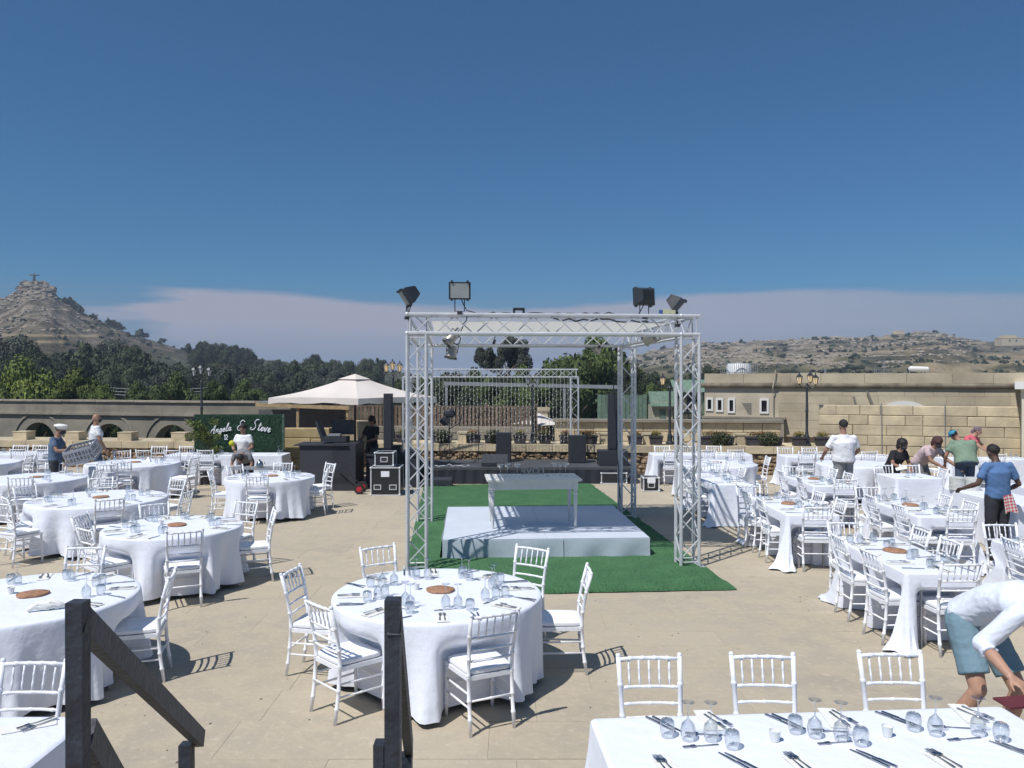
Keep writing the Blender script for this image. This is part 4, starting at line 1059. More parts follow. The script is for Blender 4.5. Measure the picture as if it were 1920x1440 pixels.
# small spotlights under the beams
M_par = mat('silver_par_can', (.42, .41, .38), .4, metal=.5)
def par(label, loc, rot):
    t = thing('spotlight', label, 'spotlight', loc, 0, 'spotlights hanging under the truss'); t.rotation_euler = rot; t.scale = (.78, .78, .78)
    q = MB(); q.lathe([(.05, .12), (.085, .10), (.095, 0), (.10, -.10), (.085, -.11), (.08, -.06)], 16); q.build('can', M_par, t, smooth='a')
    q = MB(); q.lathe([(.001, -.075), (.08, -.075)], 16, cap=False); q.build('lens', M_lens, t)
    q = MB(); q.tube([(-.10, 0, 0), (-.11, 0, .17), (0, 0, .19), (.11, 0, .17), (.10, 0, 0)], .009, 6); q.box((0, 0, .22), (.05, .05, .08)); q.build('yoke', M_iron, t)
    q = MB(); q.box((.09, 0, -.11), (.05, .06, .02)); q.box((-.09, 0, -.11), (.05, .06, .02)); q.build('barn_door', M_iron, t)
par('silver spotlight aimed down at the left inside of the truss, lower of two', cor['fl'] + E1 * .48 + E2 * .25 + UZ * (GH - .38), (R(-18), R(12), .2))
par('silver spotlight tucked under the left front beam, upper of two', cor['fl'] + E1 * .46 + E2 * .1 + UZ * (GH - .20), (R(20), R(35), 1.0))
par('silver spotlight under the middle right of the rear beam', cor['bl'] + E1 * 3.25 - E2 * .1 + UZ * (GH - .20), (R(75), 0, .1))
par('silver spotlight on its side under the right beam', cor['fr'] + E1 * -.42 + E2 * .5 + UZ * (GH - .17), (R(60), R(40), .6))
q = MB(); q.box((0, 0, 0), (.05, .06, .10), mtx=Matrix.Rotation(.3, 3, 'Y')); q.tube([(0, 0, .05), (.05, 0, .2)], .008, 5)
tag(q.build('spotlight', M_iron, loc=cor['bl'] + E1 * 1.30 + UZ * (GH - .06)), 'small black spotlight on the rear beam near the small floodlight', 'spotlight')
# cables running over the truss
q = MB(); r = random.Random(6)
def wob(a, b_, n, s, z=0): return [a.lerp(b_, k / n) + Vector((r.gauss(0, s), r.gauss(0, s), r.gauss(0, s * .6) + z * math.sin(PI * k / n))) for k in range(n + 1)]
q.tube(wob(cor['fl'] + E1 * .8 + top, cor['fr'] + E1 * -.9 + top, 26, .018), .010, 5)
q.tube(wob(cor['fr'] + E1 * -1.9 + E2 * .1 + UZ * (GH + .10), cor['fr'] + E1 * -.5 + UZ * (GH + .05), 14, .03), .012, 5)
q.tube(wob(cor['fl'] + E1 * .70 + UZ * (GH + .1), cor['fl'] + E1 * .55 + UZ * (GH - .3), 8, .02), .008, 5)
q.tube(wob(cor['br'] + E1 * -.3 + UZ * (GH - .1), cor['br'] + E1 * -.12 + UZ * .1, 26, .008), .010, 5)
q.tube(wob(cor['br'] + E1 * -.8 + UZ * (GH - .12), cor['br'] + E1 * -.1 + UZ * (GH - .3), 10, .02, -.12), .008, 5)
tag(q.build('power_cables', M_black, smooth=True), 'black power cables looped along the top of the truss and down a rear leg', 'cables')
q = MB(); q.box((0, 0, .035), (.10, .07, .07)); q.box((.085, 0, .03), (.09, .06, .055)); q.mi = 1; q.box((-.07, 0, .035), (.05, .05, .05))
tag(q.build('plug_coupling', [mat('pale_yellow_plastic', (.55, .55, .36), .5), mat('blue_plastic', (.05, .12, .35), .4)], loc=cor['fr'] + E1 * -.33 - E2 * .05 + UZ * (GH + .158), rz=A_G), 'blue and pale yellow plug coupling lying on the right end of the front beam', 'plug')

# white console table on the platform ---------------------------------------------
tb = thing('console_table', 'white wooden table with turned legs standing on the low platform', 'table', G0 + E1 * 1.80 + E2 * 1.82 + UZ * (SH + .002), A_G)
M_tbl = mat('painted_wood_white', (.66, .66, .63), .4, var=.05, vscale=6, bump=.05)
q = MB(); q.box((0, 0, .765), (1.52, .82, .028)); q.box((0, 0, .745), (1.48, .78, .014)); q.build('tabletop', M_tbl, tb)
q = MB(); q.box((0, -.33, .675), (1.30, .022, .125)); q.box((0, .33, .675), (1.30, .022, .125)); q.box((-.66, 0, .675), (.022, .66, .125)); q.box((.66, 0, .675), (.022, .66, .125)); q.build('apron', M_tbl, tb)
lg = MB(); lg.lathe([(.018, 0), (.022, .02), (.028, .3), (.034, .50), (.026, .515), (.040, .54), (.040, .56), (.026, .575), (.034, .60), (.02, .61)], 14); lg.box((0, 0, .675), (.07, .07, .13)); lm = lg.mesh('leg', M_tbl, 'a')
for sx_ in (-1, 1):
    for sy_ in (-1, 1): link('leg', lm, tb, (sx_ * .665, sy_ * .33, 0))
def on_tb(x, y, z=.780): return tb.location + E1 * x + E2 * y + UZ * z
q = MB(); q.lathe([(.036, 0), (.034, .004), (.004, .008), (.0035, .13), (.012, .145), (.045, .165), (.052, .195), (.050, .215)], 18, cap=False); coupe = q.mesh('coupe_glass', glass_mat('thick_glass', (.86, .88, .89), .38), True)
for i, (x, y) in enumerate(((-.52, .02), (-.40, .05), (-.24, .02), (.38, .10), (.48, .13), (.56, .05))):
    tag(link('coupe_glass', coupe, None, on_tb(x, y)), 'empty coupe glass on the white table, ' + ['leftmost of the left trio', 'middle of the left trio', 'right of the left trio', 'left of the right trio', 'middle of the right trio', 'rightmost of the right trio'][i], 'glass', 'coupe glasses on the white table')
q = MB(); q.lathe([(.022, 0), (.024, .03), (.021, .03), (.019, .006)], 12, cap=False); q.lathe([(.001, .004), (.022, .004)], 12, cap=False)
tag(q.build('candle_cup', M_glass, loc=on_tb(.26, .0)), 'tiny glass candle cup on the white table right of the wooden letters', 'candle cup')
# wooden LOVE letters seen from behind
M_letter = mat('grey_wood', (.42, .40, .37), .8, var=.2, vscale=20)
lv = thing('love_letters', 'grey wooden LOVE letters seen from behind at the far edge of the white table', 'letters', on_tb(.04, .33), A_G + PI)
x = .17
for ch_, xx in zip('LOVE', (-.165, -.055, .055, .155)):
    cu = bpy.data.curves.new('letter', 'FONT'); cu.body = ch_; cu.size = .155; cu.extrude = .012; cu.offset = .004; cu.align_x = 'CENTER'
    tmp = bpy.data.objects.new('tmp', cu); COL.objects.link(tmp); dg = bpy.context.evaluated_depsgraph_get(); me = bpy.data.meshes.new_from_object(tmp.evaluated_get(dg)); bpy.data.objects.remove(tmp)
    me.materials.clear(); me.materials.append(M_letter); o = link('letter', me, lv, (xx, 0, .002)); o.rotation_euler = (R(90), 0, 0)

# ---- black band stage, speakers, monitors ---------------------------------------
M_bstage = mat('black_stage_top', (.055, .058, .066), .55, col2=(.085, .088, .095), vscale=1.3, bump=.1)
M_bdrape = mat('black_drape', (.024, .027, .038), .9, bump=.4, bscale=6)
bs = thing('band_stage', 'black low band stage in front of the rubble wall', 'stage', (-2.5, 20.25, 0), R(1.0)); BH = .42
for i in range(3):
    for j in range(2): q = MB(); q.box((.95 + i * 1.9, .55 + j * 1.03, BH - .03), (1.89, 1.02, .06)); q.build('deck_panel', M_bstage, bs)
q = MB(); n = 120
for k in range(n + 1):
    x = 5.7 * k / n
    for z in (BH - .06, BH * .5, .005): q.v.append((x, .03 - .018 * math.sin(x * 22) - .01 * math.sin(x * 51), z))
for k in range(n):
    for m_ in range(2): a = k * 3 + m_; q.f.append((a, a + 1, a + 4, a + 3)); q.m.append(0)
q.build('front_drape', M_bdrape, bs, smooth=True); q = MB(); q.box((5.69, 1.05, BH / 2 - .03), (.02, 2.0, BH - .07)); q.box((.01, 1.05, BH / 2 - .03), (.02, 2.0, BH - .07)); q.build('side_drape', M_bdrape, bs)
def speaker(label, x0, x1, ytop, Y, z0, d=.38, rz=0, name='loudspeaker', feet=True):
    a, b_ = atY(x0, 720, Y), atY(x1, 720, Y); h = atY(x0, ytop, Y).z - z0; w = b_.x - a.x
    t = thing(name, label, 'speaker', ((a.x + b_.x) / 2, Y + d / 2, z0), rz)
    q = MB(); q.box((0, 0, h / 2), (w, d, h)); q.build('cabinet', M_black, t)
    q = MB(); q.box((0, -d / 2 - .006, h / 2), (w * .9, .012, h * .94)); q.build('grille', M_grille, t)
    q = MB(); q.box((w / 2 + .004, 0, h * .75), (.01, .14, .05)); q.box((-w / 2 - .004, 0, h * .75), (.01, .14, .05)); q.build('handle', M_iron, t); return t
speaker('black loudspeaker standing on the band stage left of centre', 930, 959, 812, 21.6, BH)
speaker('black loudspeaker standing on the right end of the band stage', 1067, 1099, 817, 21.4, BH)
# wedge monitors
def wedge(label, px0, px1, Y, z0, h=.24, tilt=1):
    a, b_ = atY(px0, 720, Y), atY(px1, 720, Y); w = b_.x - a.x; t = thing('monitor_wedge', label, 'speaker', ((a.x + b_.x) / 2, Y, z0)); d = .36
    pr = [(-d / 2, 0), (d / 2, 0), (d / 2, h * .6), (d * .25, h), (-d / 2, h * .35)] if tilt > 0 else [(-d / 2, 0), (d / 2, 0), (d / 2, h * .4), (-d * .1, h), (-d / 2, h * .7)]
    n_ = len(pr); q = MB(); q.add([(-w / 2, y, z) for y, z in pr] + [(w / 2, y, z) for y, z in pr], [tuple(range(n_)), tuple(range(2 * n_ - 1, n_ - 1, -1))] + [(i, n_ + i, n_ + (i + 1) % n_, (i + 1) % n_) for i in range(n_)]); q.build('cabinet', M_black, t)
    q = MB(); q.box((0, -d / 2 - .004, h * .2), (w * .5, .008, .05)); q.build('handle', M_iron, t)
wedge('black stage monitor lying on the front edge of the band stage', 903, 952, 20.65, BH, .30)
wedge('long black equipment roll on the ground by the left end of the band stage', 790, 848, 19.95, .01, .22, -1)
# microphone stands and instrument stand
def mic(label, px, Y, z0, h, boom=0.35, two=False):
    p_ = atY(px, 720, Y); t = thing('microphone_stand', label, 'microphone stand', (p_.x, Y, z0)); q = MB()
    for k in range(3): a = 2.1 * k; q.tube([(0, 0, .12), (.28 * math.cos(a), .28 * math.sin(a), .01)], .008, 5)
    q.tube([(0, 0, .05), (0, 0, h)], .010, 6); q.tube([(-boom * .4, 0, h - .12), (boom, -.1, h + .08)], .008, 5); q.build('stand', M_iron, t)
    q = MB(); q.tube([(boom, -.1, h + .08), (boom + .10, -.12, h + .10)], [.012, .022], 7); q.build('microphone', M_black, t, smooth=True)
    if two: q = MB(); q.tube([(.0, 0, h - .5), (.25, 0, h - .35), (.32, 0, h - .15)], .02, 6); q.ell((0, 0, h - .1), (.16, .05, .12), 8, 6); q.lathe([(.11, -.01), (.12, 0), (.11, .01)], 12, (-.12, 0, h - .3), mtx=Matrix.Rotation(PI / 2, 3, 'X')); q.build('holder', M_black, t)
mic('black microphone stand with a bulky holder at the left end of the band stage', 843, 20.9, BH, 1.45, .2, True)
mic('thin black boom microphone stand behind the monitor on the band stage', 897, 21.5, BH, 1.30, .15)
mic('thin black microphone stand at the front left of the band stage', 812, 21.2, BH, 1.25, .1)
# draped white cable/paper pieces on the stage
q = MB(); r = random.Random(8); q.tube(wob(Vector((-2.0, 20.5, BH + .012)), Vector((-1.0, 20.6, BH + .012)), 18, .03), .007, 5)
tag(q.build('stage_cable', M_white, smooth=True), 'pale cable lying along the front edge of the band stage', 'cable')
# line column on subwoofer, right
sb = speaker('black subwoofer box under the slim speaker tower right of the band stage', 1124, 1178, 846, 20.6, .30, .6, name='subwoofer')
sc_ = speaker('tall slim black speaker column standing on the subwoofer', 1141, 1156, 740, 20.8, .815, .22, name='speaker_column')
lam = speaker('wide black speaker tower with a metal edge behind the slim column', 1146, 1164, 746, 21.2, .45, .3, name='speaker_column')
M_case = mat('flight_case_panel', (.022, .023, .027), .35, bump=.1, bscale=80)
def case(label, x0, x1, ytop, Y, d, z0, rz=0, hand=((0, .5),), lab=None, wheels=False, h=None):
    a, b_ = atY(x0, 720, Y), atY(x1, 720, Y); w = b_.x - a.x; h = h or atY(x0, ytop, Y).z - z0
    t = thing('flight_case', label, 'flight case', ((a.x + b_.x) / 2, Y + d / 2, z0), rz, 'flight cases with metal edges'); e = .028
    zb = .06 if wheels else 0
    q = MB(); q.box((0, 0, (h + zb) / 2), (w - .02, d - .02, h - zb - .01)); q.build('body', M_case, t)
    q = MB()
    for sx_ in (-1, 1):
        for sy_ in (-1, 1): q.box((sx_ * (w / 2 - e / 2), sy_ * (d / 2 - e / 2), (h + zb) / 2), (e, e, h - zb - .002))
    for z in (zb + e / 2, h - e / 2):
        for s_ in (-1, 1): q.box((0, s_ * (d / 2 - e / 2 + .001), z), (w - 2 * e - .002, e, e)); q.box((s_ * (w / 2 - e / 2 + .001), 0, z), (e, d - 2 * e - .002, e))
    q.build('metal_edge', M_alu, t)
    q = MB()
    for sx_ in (-1, 1):
        for sz in (zb + .02, h - .02): q.ell((sx_ * (w / 2 - .01), -d / 2 + .01, sz), (.03, .03, .03), 8, 6)
    q.build('corner_ball', M_alu, t, smooth=True)
    for (hx, hz) in hand:
        f = thing('handle', None, None); f.parent = t; y0 = -d / 2 - .004; z_ = zb + (h - zb) * hz
        q = MB(); q.box((hx * w, y0, z_ + .05), (.17, .012, .02)); q.box((hx * w, y0, z_ - .05), (.17, .012, .02)); q.box((hx * w - .075, y0, z_), (.02, .012, .08)); q.box((hx * w + .075, y0, z_), (.02, .012, .08)); q.build('dish', M_alu, f)
        q = MB(); q.tube([(hx * w - .05, y0 - .012, z_), (hx * w + .05, y0 - .012, z_)], .010, 6); q.build('grip', M_black, f)
    if lab: q = MB(); q.box((lab[0] * w, -d / 2 - .002, zb + (h - zb) * lab[1]), (.19, .003, .13)); q.build('paper_label', M_white, t)
    if wheels:
        wm = MB(); wm.lathe([(.03, -.014), (.035, 0), (.03, .014)], 12, mtx=Matrix.Rotation(PI / 2, 3, 'Y')); me = wm.mesh('castor', M_black, 'a')
        for sx_ in (-1, 1):
            for sy_ in (-1, 1): link('castor', me, t, (sx_ * (w / 2 - .08), sy_ * (d / 2 - .08), .035))
    return t
case('large black flight case with a white paper label left of the truss', 694, 750, 876, 18.25, .62, 0, 0, ((-.26, .30), (.26, .30)), (.0, .76))
case('small black flight case stacked on top of the large one', 702, 738, 849, 18.35, .5, .0, 0, ((0, .5),), None, h=.33).location.z = .655
case('small low flight case on the ground right of the rear truss leg', 1206, 1237, 895, 18.9, .40, 0, 0, ((0, .45),), (0, .82))
case('black case base with two metal rails under the subwoofer', 1127, 1176, 893, 20.3, .9, 0, 0, (), None, h=.29)
for tt in [o for o in COL.objects if o.name.startswith('flight_case') and 'stacked' in o.get('label', '')]:
    for ch_ in tt.children: pass

# DJ corner under the parasol ------------------------------------------------------
def px_box(q, x0, x1, y0, y1, Y, d):
    a = atY(x0, y1, Y); b_ = atY(x1, y0, Y); q.box(((a.x + b_.x) / 2, Y + d / 2, (a.z + b_.z) / 2), (b_.x - a.x, d, b_.z - a.z))
dj = thing('dj_booth', 'black covered equipment booth under the cream parasol', 'booth', (0, 0, 0))
a = atY(561, 836, 19.0); q = MB(); zt = a.z; q.box(((a.x + atY(652, 0, 19).x) / 2, 19.5, zt / 2), (atY(652, 0, 19).x - a.x, .9, zt)); q.build('front_cover', mat('black_cloth_cover', (.042, .044, .056), .85, bump=.4, bscale=5), dj)
q = MB(); q.box((atY(648, 0, 19.3).x, 19.6, zt * .52), (.55, 1.1, zt * 1.04)); q.build('side_rack', M_black, dj)
q = MB(); q.box((atY(606, 0, 19.3).x, 19.5, zt + .012), (1.3, 1.0, .024)); q.build('top_board', M_black, dj)
zt2 = zt * 1.04 + .004
lp = thing('open_equipment_case', 'open black equipment case with its padded lid up on the booth', 'case', (atY(628, 0, 19.6).x, 19.6, zt2 + .02))
q = MB(); q.box((0, 0, .06), (.62, .45, .12)); q.build('base', M_black, lp); q = MB(); q.box((-.36, 0, .30), (.06, .45, .42), mtx=Matrix.Rotation(-.35, 3, 'Y')); q.build('lid', M_black, lp)
q = MB(); q.box((.15, .2, .33), (.55, .10, .36)); q.tube([(.05, .2, .52), (.05, .2, .56), (.25, .2, .56), (.25, .2, .52)], .012, 6); q.build('second_lid', M_black, lp)
q = MB(); q.box((.0, -.08, .16), (.30, .2, .05)); q.build('mixer', M_grey, lp)
speaker('tall black speaker column in front of the cream parasol', 719, 734, 738, 19.3, .95, .26, name='speaker_column')
q = MB(); c_ = atY(727, 0, 19.4); q.tube([(c_.x, 19.45, 0.02), (c_.x, 19.45, .96)], .02, 8)
for k in range(3): a = k * 2.1; q.tube([(c_.x, 19.45, .4), (c_.x + .4 * math.cos(a), 19.45 + .4 * math.sin(a), .02)], .012, 6)
tag(q.build('speaker_stand', M_iron), 'black tripod stand carrying the tall column by the flight cases', 'speaker stand')
sb2 = thing('equipment_table', 'black draped equipment table behind the flight cases', 'table', (atY(735, 0, 19.6).x, 19.9, 0))
q = MB(); q.box((0, 0, .80), (1.35, .6, .05)); q.build('top', M_black, sb2); q = MB(); q.box((0, 0, .4), (1.3, .55, .75)); q.build('drape', M_bdrape, sb2)
for k, (dx, w, h) in enumerate(((-.4, .32, .12), (0, .36, .2), (.42, .28, .1))):
    q = MB(); q.box((0, 0, h / 2), (w, .3, h)); q.box((0, -.155, h * .55), (w * .7, .01, h * .3))
    tag(q.build('audio_unit', M_black, loc=(sb2.location.x + dx, 19.85, .827)), ['low black audio unit at the left of the equipment table', 'taller black mixing unit in the middle of the equipment table', 'small black audio unit at the right of the equipment table'][k], 'audio unit')
# pneumatic trolley wheel with red hub
wl_ = thing('hand_trolley', 'hand trolley with black tyre and red hub lying by the large flight case', 'trolley', atY(674, 0, 18.6)); wl_.location = (atY(674, 0, 18.6).x, 18.5, .125)
Mx = Matrix.Rotation(PI / 2, 3, 'X')
for yy in (0, .45):
    q = MB(); q.lathe([(.07, -.035), (.115, -.035), (.125, 0), (.115, .035), (.07, .035)], 22, (0, yy, 0), mtx=Mx, cap=False); q.build('tyre', mat('rubber', (.02, .02, .02), .8), wl_, smooth='a')
    q = MB(); q.lathe([(.001, -.034), (.05, -.034), (.072, -.026), (.072, .026), (.001, .03)], 18, (0, yy, 0), mtx=Mx, cap=False); q.build('hub', mat('red_paint', (.45, .03, .04), .4), wl_, smooth='a')
q = MB(); q.bar((0, 0, 0), (0, .45, 0), .02, .02); q.bar((0, .05, .02), (-.7, .05, .62), .02, .02); q.bar((0, .4, .02), (-.7, .4, .62), .02, .02); q.build('frame', M_iron, wl_)
wl2 = None
# big cream parasol
pp = Vector((atY(665, 0, 20.2).x, 20.2, 0)); ps = thing('cream_parasol', 'large square cream parasol over the equipment corner', 'parasol', pp)
q = MB(); cs_ = [(-2.08, -.35), (.30, -1.15), (2.02, .35), (-.25, 1.75)]; apex = (0, 0, 2.78); hz_ = 2.20
rim = []
for i in range(4):
    a, b_ = Vector(cs_[i]), Vector(cs_[(i + 1) % 4])
    for k in range(8): p_ = a.lerp(b_, k / 8); rim.append((p_.x, p_.y, hz_ + .02 * math.sin(PI * k / 8)))
nr = len(rim); K = 8
for j in range(K + 1):
    t_ = j / K
    for p_ in rim: q.v.append((p_[0] * t_, p_[1] * t_, apex[2] + (p_[2] - apex[2]) * t_ - .07 * math.sin(PI * t_)))
for p_ in rim: q.v.append((p_[0] * 1.005, p_[1] * 1.005, p_[2] - .14 - .02 * math.sin(p_[0] * 7 + p_[1] * 5)))
for j in range(K + 1):
    for i in range(nr): a = j * nr + i; b_ = j * nr + (i + 1) % nr; q.f.append((a, b_, b_ + nr, a + nr)); q.m.append(0)
q.build('canopy', M_canvas, ps)
q = MB(); q.add([(0, 0, 2.80), (-.42, -.07, 2.665), (.08, -.26, 2.66), (.38, .07, 2.665), (-.05, .33, 2.665)], [(0, 1, 2), (0, 2, 3), (0, 3, 4), (0, 4, 1)]); q.build('vent_cap', M_canvas, ps)
M_dwood = mat('dark_brown_wood', (.07, .04, .03), .6, var=.2)
q = MB(); q.tube([(0, 0, 0), (0, 0, 2.7)], .03, 10); q.build('pole', M_dwood, ps)
for i in range(4): q = MB(); q.bar((0, 0, 2.05), (cs_[i][0] * .55, cs_[i][1] * .55, 2.36), .02, .03); q.bar((cs_[i][0] * .05, cs_[i][1] * .05, 2.68), (cs_[i][0] * .98, cs_[i][1] * .98, 2.09), .02, .03); q.build('rib', M_dwood, ps)
q = MB(); q.box((0, 0, .04), (.7, .7, .08)); q.build('base', M_iron, ps)
# timber kiosk roofline, posts and stone blocks next to the sign
kk = thing('timber_kiosk', 'timber bar kiosk with a long pale beam and dark inside behind the parasol', 'kiosk', (0, 0, 0)); YK = 22.6
q = MB(); p0, p1 = atY(480, 759, YK), atY(655, 765, YK); q.bar(p0, p1, .12, .10); q.build('roof_beam', M_wood, kk)
for px_ in (558, 651): p0 = atY(px_, 764, YK); q = MB(); q.bar((p0.x, YK + .02, .9), (p0.x, YK + .02, p0.z - .02), .07, .07, up=(0, 1, 0)); q.build('post', M_wood, kk)
p0, p1 = atY(484, 768, YK + .9), atY(650, 802, YK + .9); q = MB(); q.box(((p0.x + p1.x) / 2, YK + 1.0, (p0.z + p1.z) / 2), (p1.x - p0.x, .08, p0.z - p1.z)); q.build('back_panel', mat('dark_grey_panel', (.10, .10, .105), .8, var=.1), kk)
p0, p1 = atY(482, 0, YK), atY(652, 0, YK); q = MB(); q.box(((p0.x + p1.x) / 2, YK + .55, 2.02), (p1.x - p0.x, 1.15, .03)); q.build('roof', M_grey, kk)
b0, b1 = atY(532, 0, 21.4), atY(617, 0, 21.4)
block_wall('sandstone_block_stack', 'stack of big sandstone blocks right of the green sign', Vector((b0.x, 21.4, 0)), Vector((b1.x, 21.4, 0)), 0, 1.37, .275, (.6, 1.15), mat('bright_sandstone', (.50, .40, .22), .9, col2=(.38, .29, .15), vscale=3, bump=.4, island=.06), thick=.4, seed=9, gap=.012)
q = MB(); p0, p1 = atY(616, 800, 21.9), atY(700, 790, 21.9); q.add([(p0.x, 21.9, .8), (p1.x, 21.9, .8), (p1.x, 21.9, 1.50), (p0.x + .55, 21.9, 1.52), (p0.x, 21.9, 1.33), (p0.x, 22.4, .8), (p1.x, 22.4, .8), (p1.x, 22.4, 1.50), (p0.x + .55, 22.4, 1.52), (p0.x, 22.4, 1.33)],
    [(0, 1, 2, 3, 4), (9, 8, 7, 6, 5), (2, 7, 8, 3), (3, 8, 9, 4), (4, 9, 5, 0), (1, 6, 7, 2)]); tag(q.build('stair_wall', M_lime), 'stepped stone wall end right of the block stack behind the booth', 'wall')

# green hedge sign with script lettering -------------------------------------------
YS = 20.9; s0, s1 = atY(364, 777, YS), atY(532, 866, YS)
sg = thing('hedge_sign', 'dark green hedge backdrop board lettered in white script', 'sign', (s0.x, YS, 0)); SW = s1.x - s0.x; zt_ = s0.z; zb_ = max(.03, s1.z)
q = MB(); q.box((SW / 2, .05, (zt_ + zb_) / 2), (SW, .08, zt_ - zb_)); q.build('board', mat('hedge_green', (.012, .045, .022), .9, var=.3, vscale=14, bump=.8, bscale=60), sg)
q = MB(); rg = np.random.default_rng(3); r = random.Random(3)
for _ in range(9000):
    p_ = Vector((r.uniform(0, SW), -.004 - .02 * r.random(), r.uniform(zb_, zt_))); u_ = Vector((r.gauss(0, 1), r.gauss(0, .5), r.gauss(0, 1))).normalized() * .018; w_2 = u_.cross(Vector((r.gauss(0, .4), 1, r.gauss(0, .4)))).normalized() * .008
    q.add([p_ - u_, p_ + w_2, p_ + u_, p_ - w_2], [(0, 1, 2, 3)])
tag(q.build('hedge_leaves', mat('hedge_leaf', (.014, .055, .026), .7, island=.35), sg), kind='stuff')
q = MB()
for x in (.04, SW - .04): q.box((x, .12, zt_ / 2), (.05, .05, zt_))
q.box((SW - .015, .04, (zt_ + zb_) / 2), (.035, .10, zt_ - zb_)); q.build('frame', M_greenp, sg)
# letters as smooth strokes on a unit height grid (x, y)
GL = {
 'A': (.85, [[(0.0, .12), (.08, 0), (.22, .12), (.5, .75), (.62, 1.0), (.60, .6), (.62, .05), (.70, 0), (.8, .1)], [(.18, .38), (.40, .48), (.68, .44)]]),
 'n': (.42, [[(0, .1), (.06, .42), (.06, 0), (.08, .25), (.2, .42), (.26, .38), (.25, .08), (.32, 0), (.42, .12)]]),
 'g': (.44, [[(.3, .38), (.16, .42), (.04, .22), (.1, .02), (.22, .06), (.32, .4), (.28, -.25), (.14, -.42), (.02, -.28), (.2, -.06), (.44, .12)]]),
 'e': (.36, [[(0, .12), (.16, .2), (.26, .34), (.18, .43), (.06, .26), (.08, .05), (.18, 0), (.36, .12)]]),
 'l': (.30, [[(0, .12), (.16, .6), (.2, .95), (.12, .95), (.08, .4), (.12, .02), (.2, 0), (.3, .12)]]),
 'a': (.44, [[(.3, .38), (.16, .42), (.04, .22), (.1, .02), (.22, .08), (.32, .4), (.28, .06), (.34, 0), (.44, .12)]]),
 '&': (.80, [[(.62, .98), (.40, 1.05), (.22, .85), (.30, .62), (.46, .56), (.22, .50), (.06, .26), (.16, .02), (.42, -.02), (.66, .22)], [(.62, .98), (.68, .86)]]),
 'S': (.75, [[(.70, .98), (.60, 1.08), (.38, 1.0), (.30, .76), (.44, .54), (.50, .28), (.36, .02), (.12, -.04), (-.02, .10), (.10, .22)]]),
 't': (.32, [[(.02, .1), (.16, .5), (.2, .85), (.12, .4), (.12, .04), (.2, 0), (.32, .12)], [(.0, .56), (.34, .60)]]),
 'v': (.40, [[(0, .1), (.06, .42), (.12, .1), (.18, 0), (.32, .42), (.40, .38)]]),
 '1': (.30, [[(.02, .62), (.16, .8), (.16, 0)], [(.05, 0), (.28, 0)]]), '2': (.42, [[(.05, .62), (.14, .8), (.30, .74), (.3, .5), (.06, 0), (.38, .02)]]), ' ': (.30, [])}
def script(text, x, z, s, name, slant=.28, rise=0.0, w=.013):
    part = bpy.data.objects.new(name, None); COL.objects.link(part); part.parent = sg
    for ch_ in text:
        adv, strokes = GL[ch_]
        if strokes:
            q = MB()
            for st_ in strokes:
                pts = [Vector(((px_ + py_ * slant) * s, 0, py_ * s)) for px_, py_ in st_]; fine = []
                for i in range(len(pts) - 1):
                    p0_, p1_, p2_, p3_ = pts[max(i - 1, 0)], pts[i], pts[i + 1], pts[min(i + 2, len(pts) - 1)]
                    for k in range(4):
                        t_ = k / 4; fine.append(.5 * ((2 * p1_) + (p2_ - p0_) * t_ + (2 * p0_ - 5 * p1_ + 4 * p2_ - p3_) * t_ * t_ + (3 * p1_ - p0_ - 3 * p2_ + p3_) * t_ ** 3))
                fine.append(pts[-1]); rad = [w * (.65 + .6 * abs(math.sin(i * .33))) for i in range(len(fine))]; q.tube(fine, rad, 6)
            q.build('letter', M_white, part, smooth=True, loc=(x, -.035, z))
        x += adv * s; z += adv * s * rise
    return x
k_ = YS / 1500; s_ = .30
xx = script('Angela', (392 - 364) * k_, atY(0, 813, YS).z, s_ * .70, 'name_lettering', rise=.16, w=.010)
xx = script('&', (444 - 364) * k_, atY(0, 806, YS).z, s_ * .80, 'ampersand_lettering', w=.010)
xx = script('Steve', (470 - 364) * k_, atY(0, 805, YS).z, s_ * .80, 'second_name_lettering', rise=-.16, w=.010)
script('12', (421 - 364) * k_, atY(0, 824, YS).z, .15, 'date_lettering', slant=0, w=.010)
# leafy shrub standing in front of the sign
sh = thing('potted_shrub', 'yellow green leafy shrub in front of the left end of the green sign', 'shrub', (atY(384, 0, 20.3).x, 20.3, .0)); r = random.Random(17)
q = MB()
for k in range(6): a = k * 1.1; q.tube([(0, 0, .2), (.05 * math.cos(a), .05 * math.sin(a), .7), (.22 * math.cos(a), .2 * math.sin(a), 1.15 + .1 * (k % 3))], [.02, .014, .006], 5)
q.build('stem', M_bark, sh); q = MB()
for k in range(22): leafpatch(q, (r.gauss(-.02, .20), r.gauss(0, .16), r.uniform(.75, 1.35) if k % 3 else r.uniform(1.2, 1.6)), (.14, .13, .10), 60, .035, r)
tag(q.build('leaves', leafmat('shrub_leaf', (.20, .24, .06), (.11, .15, .04), 6), sh), kind='stuff'); q = MB(); q.lathe([(.14, 0), (.19, .3), (.17, .3), (.13, .04)], 14); q.build('pot', M_pot, sh)

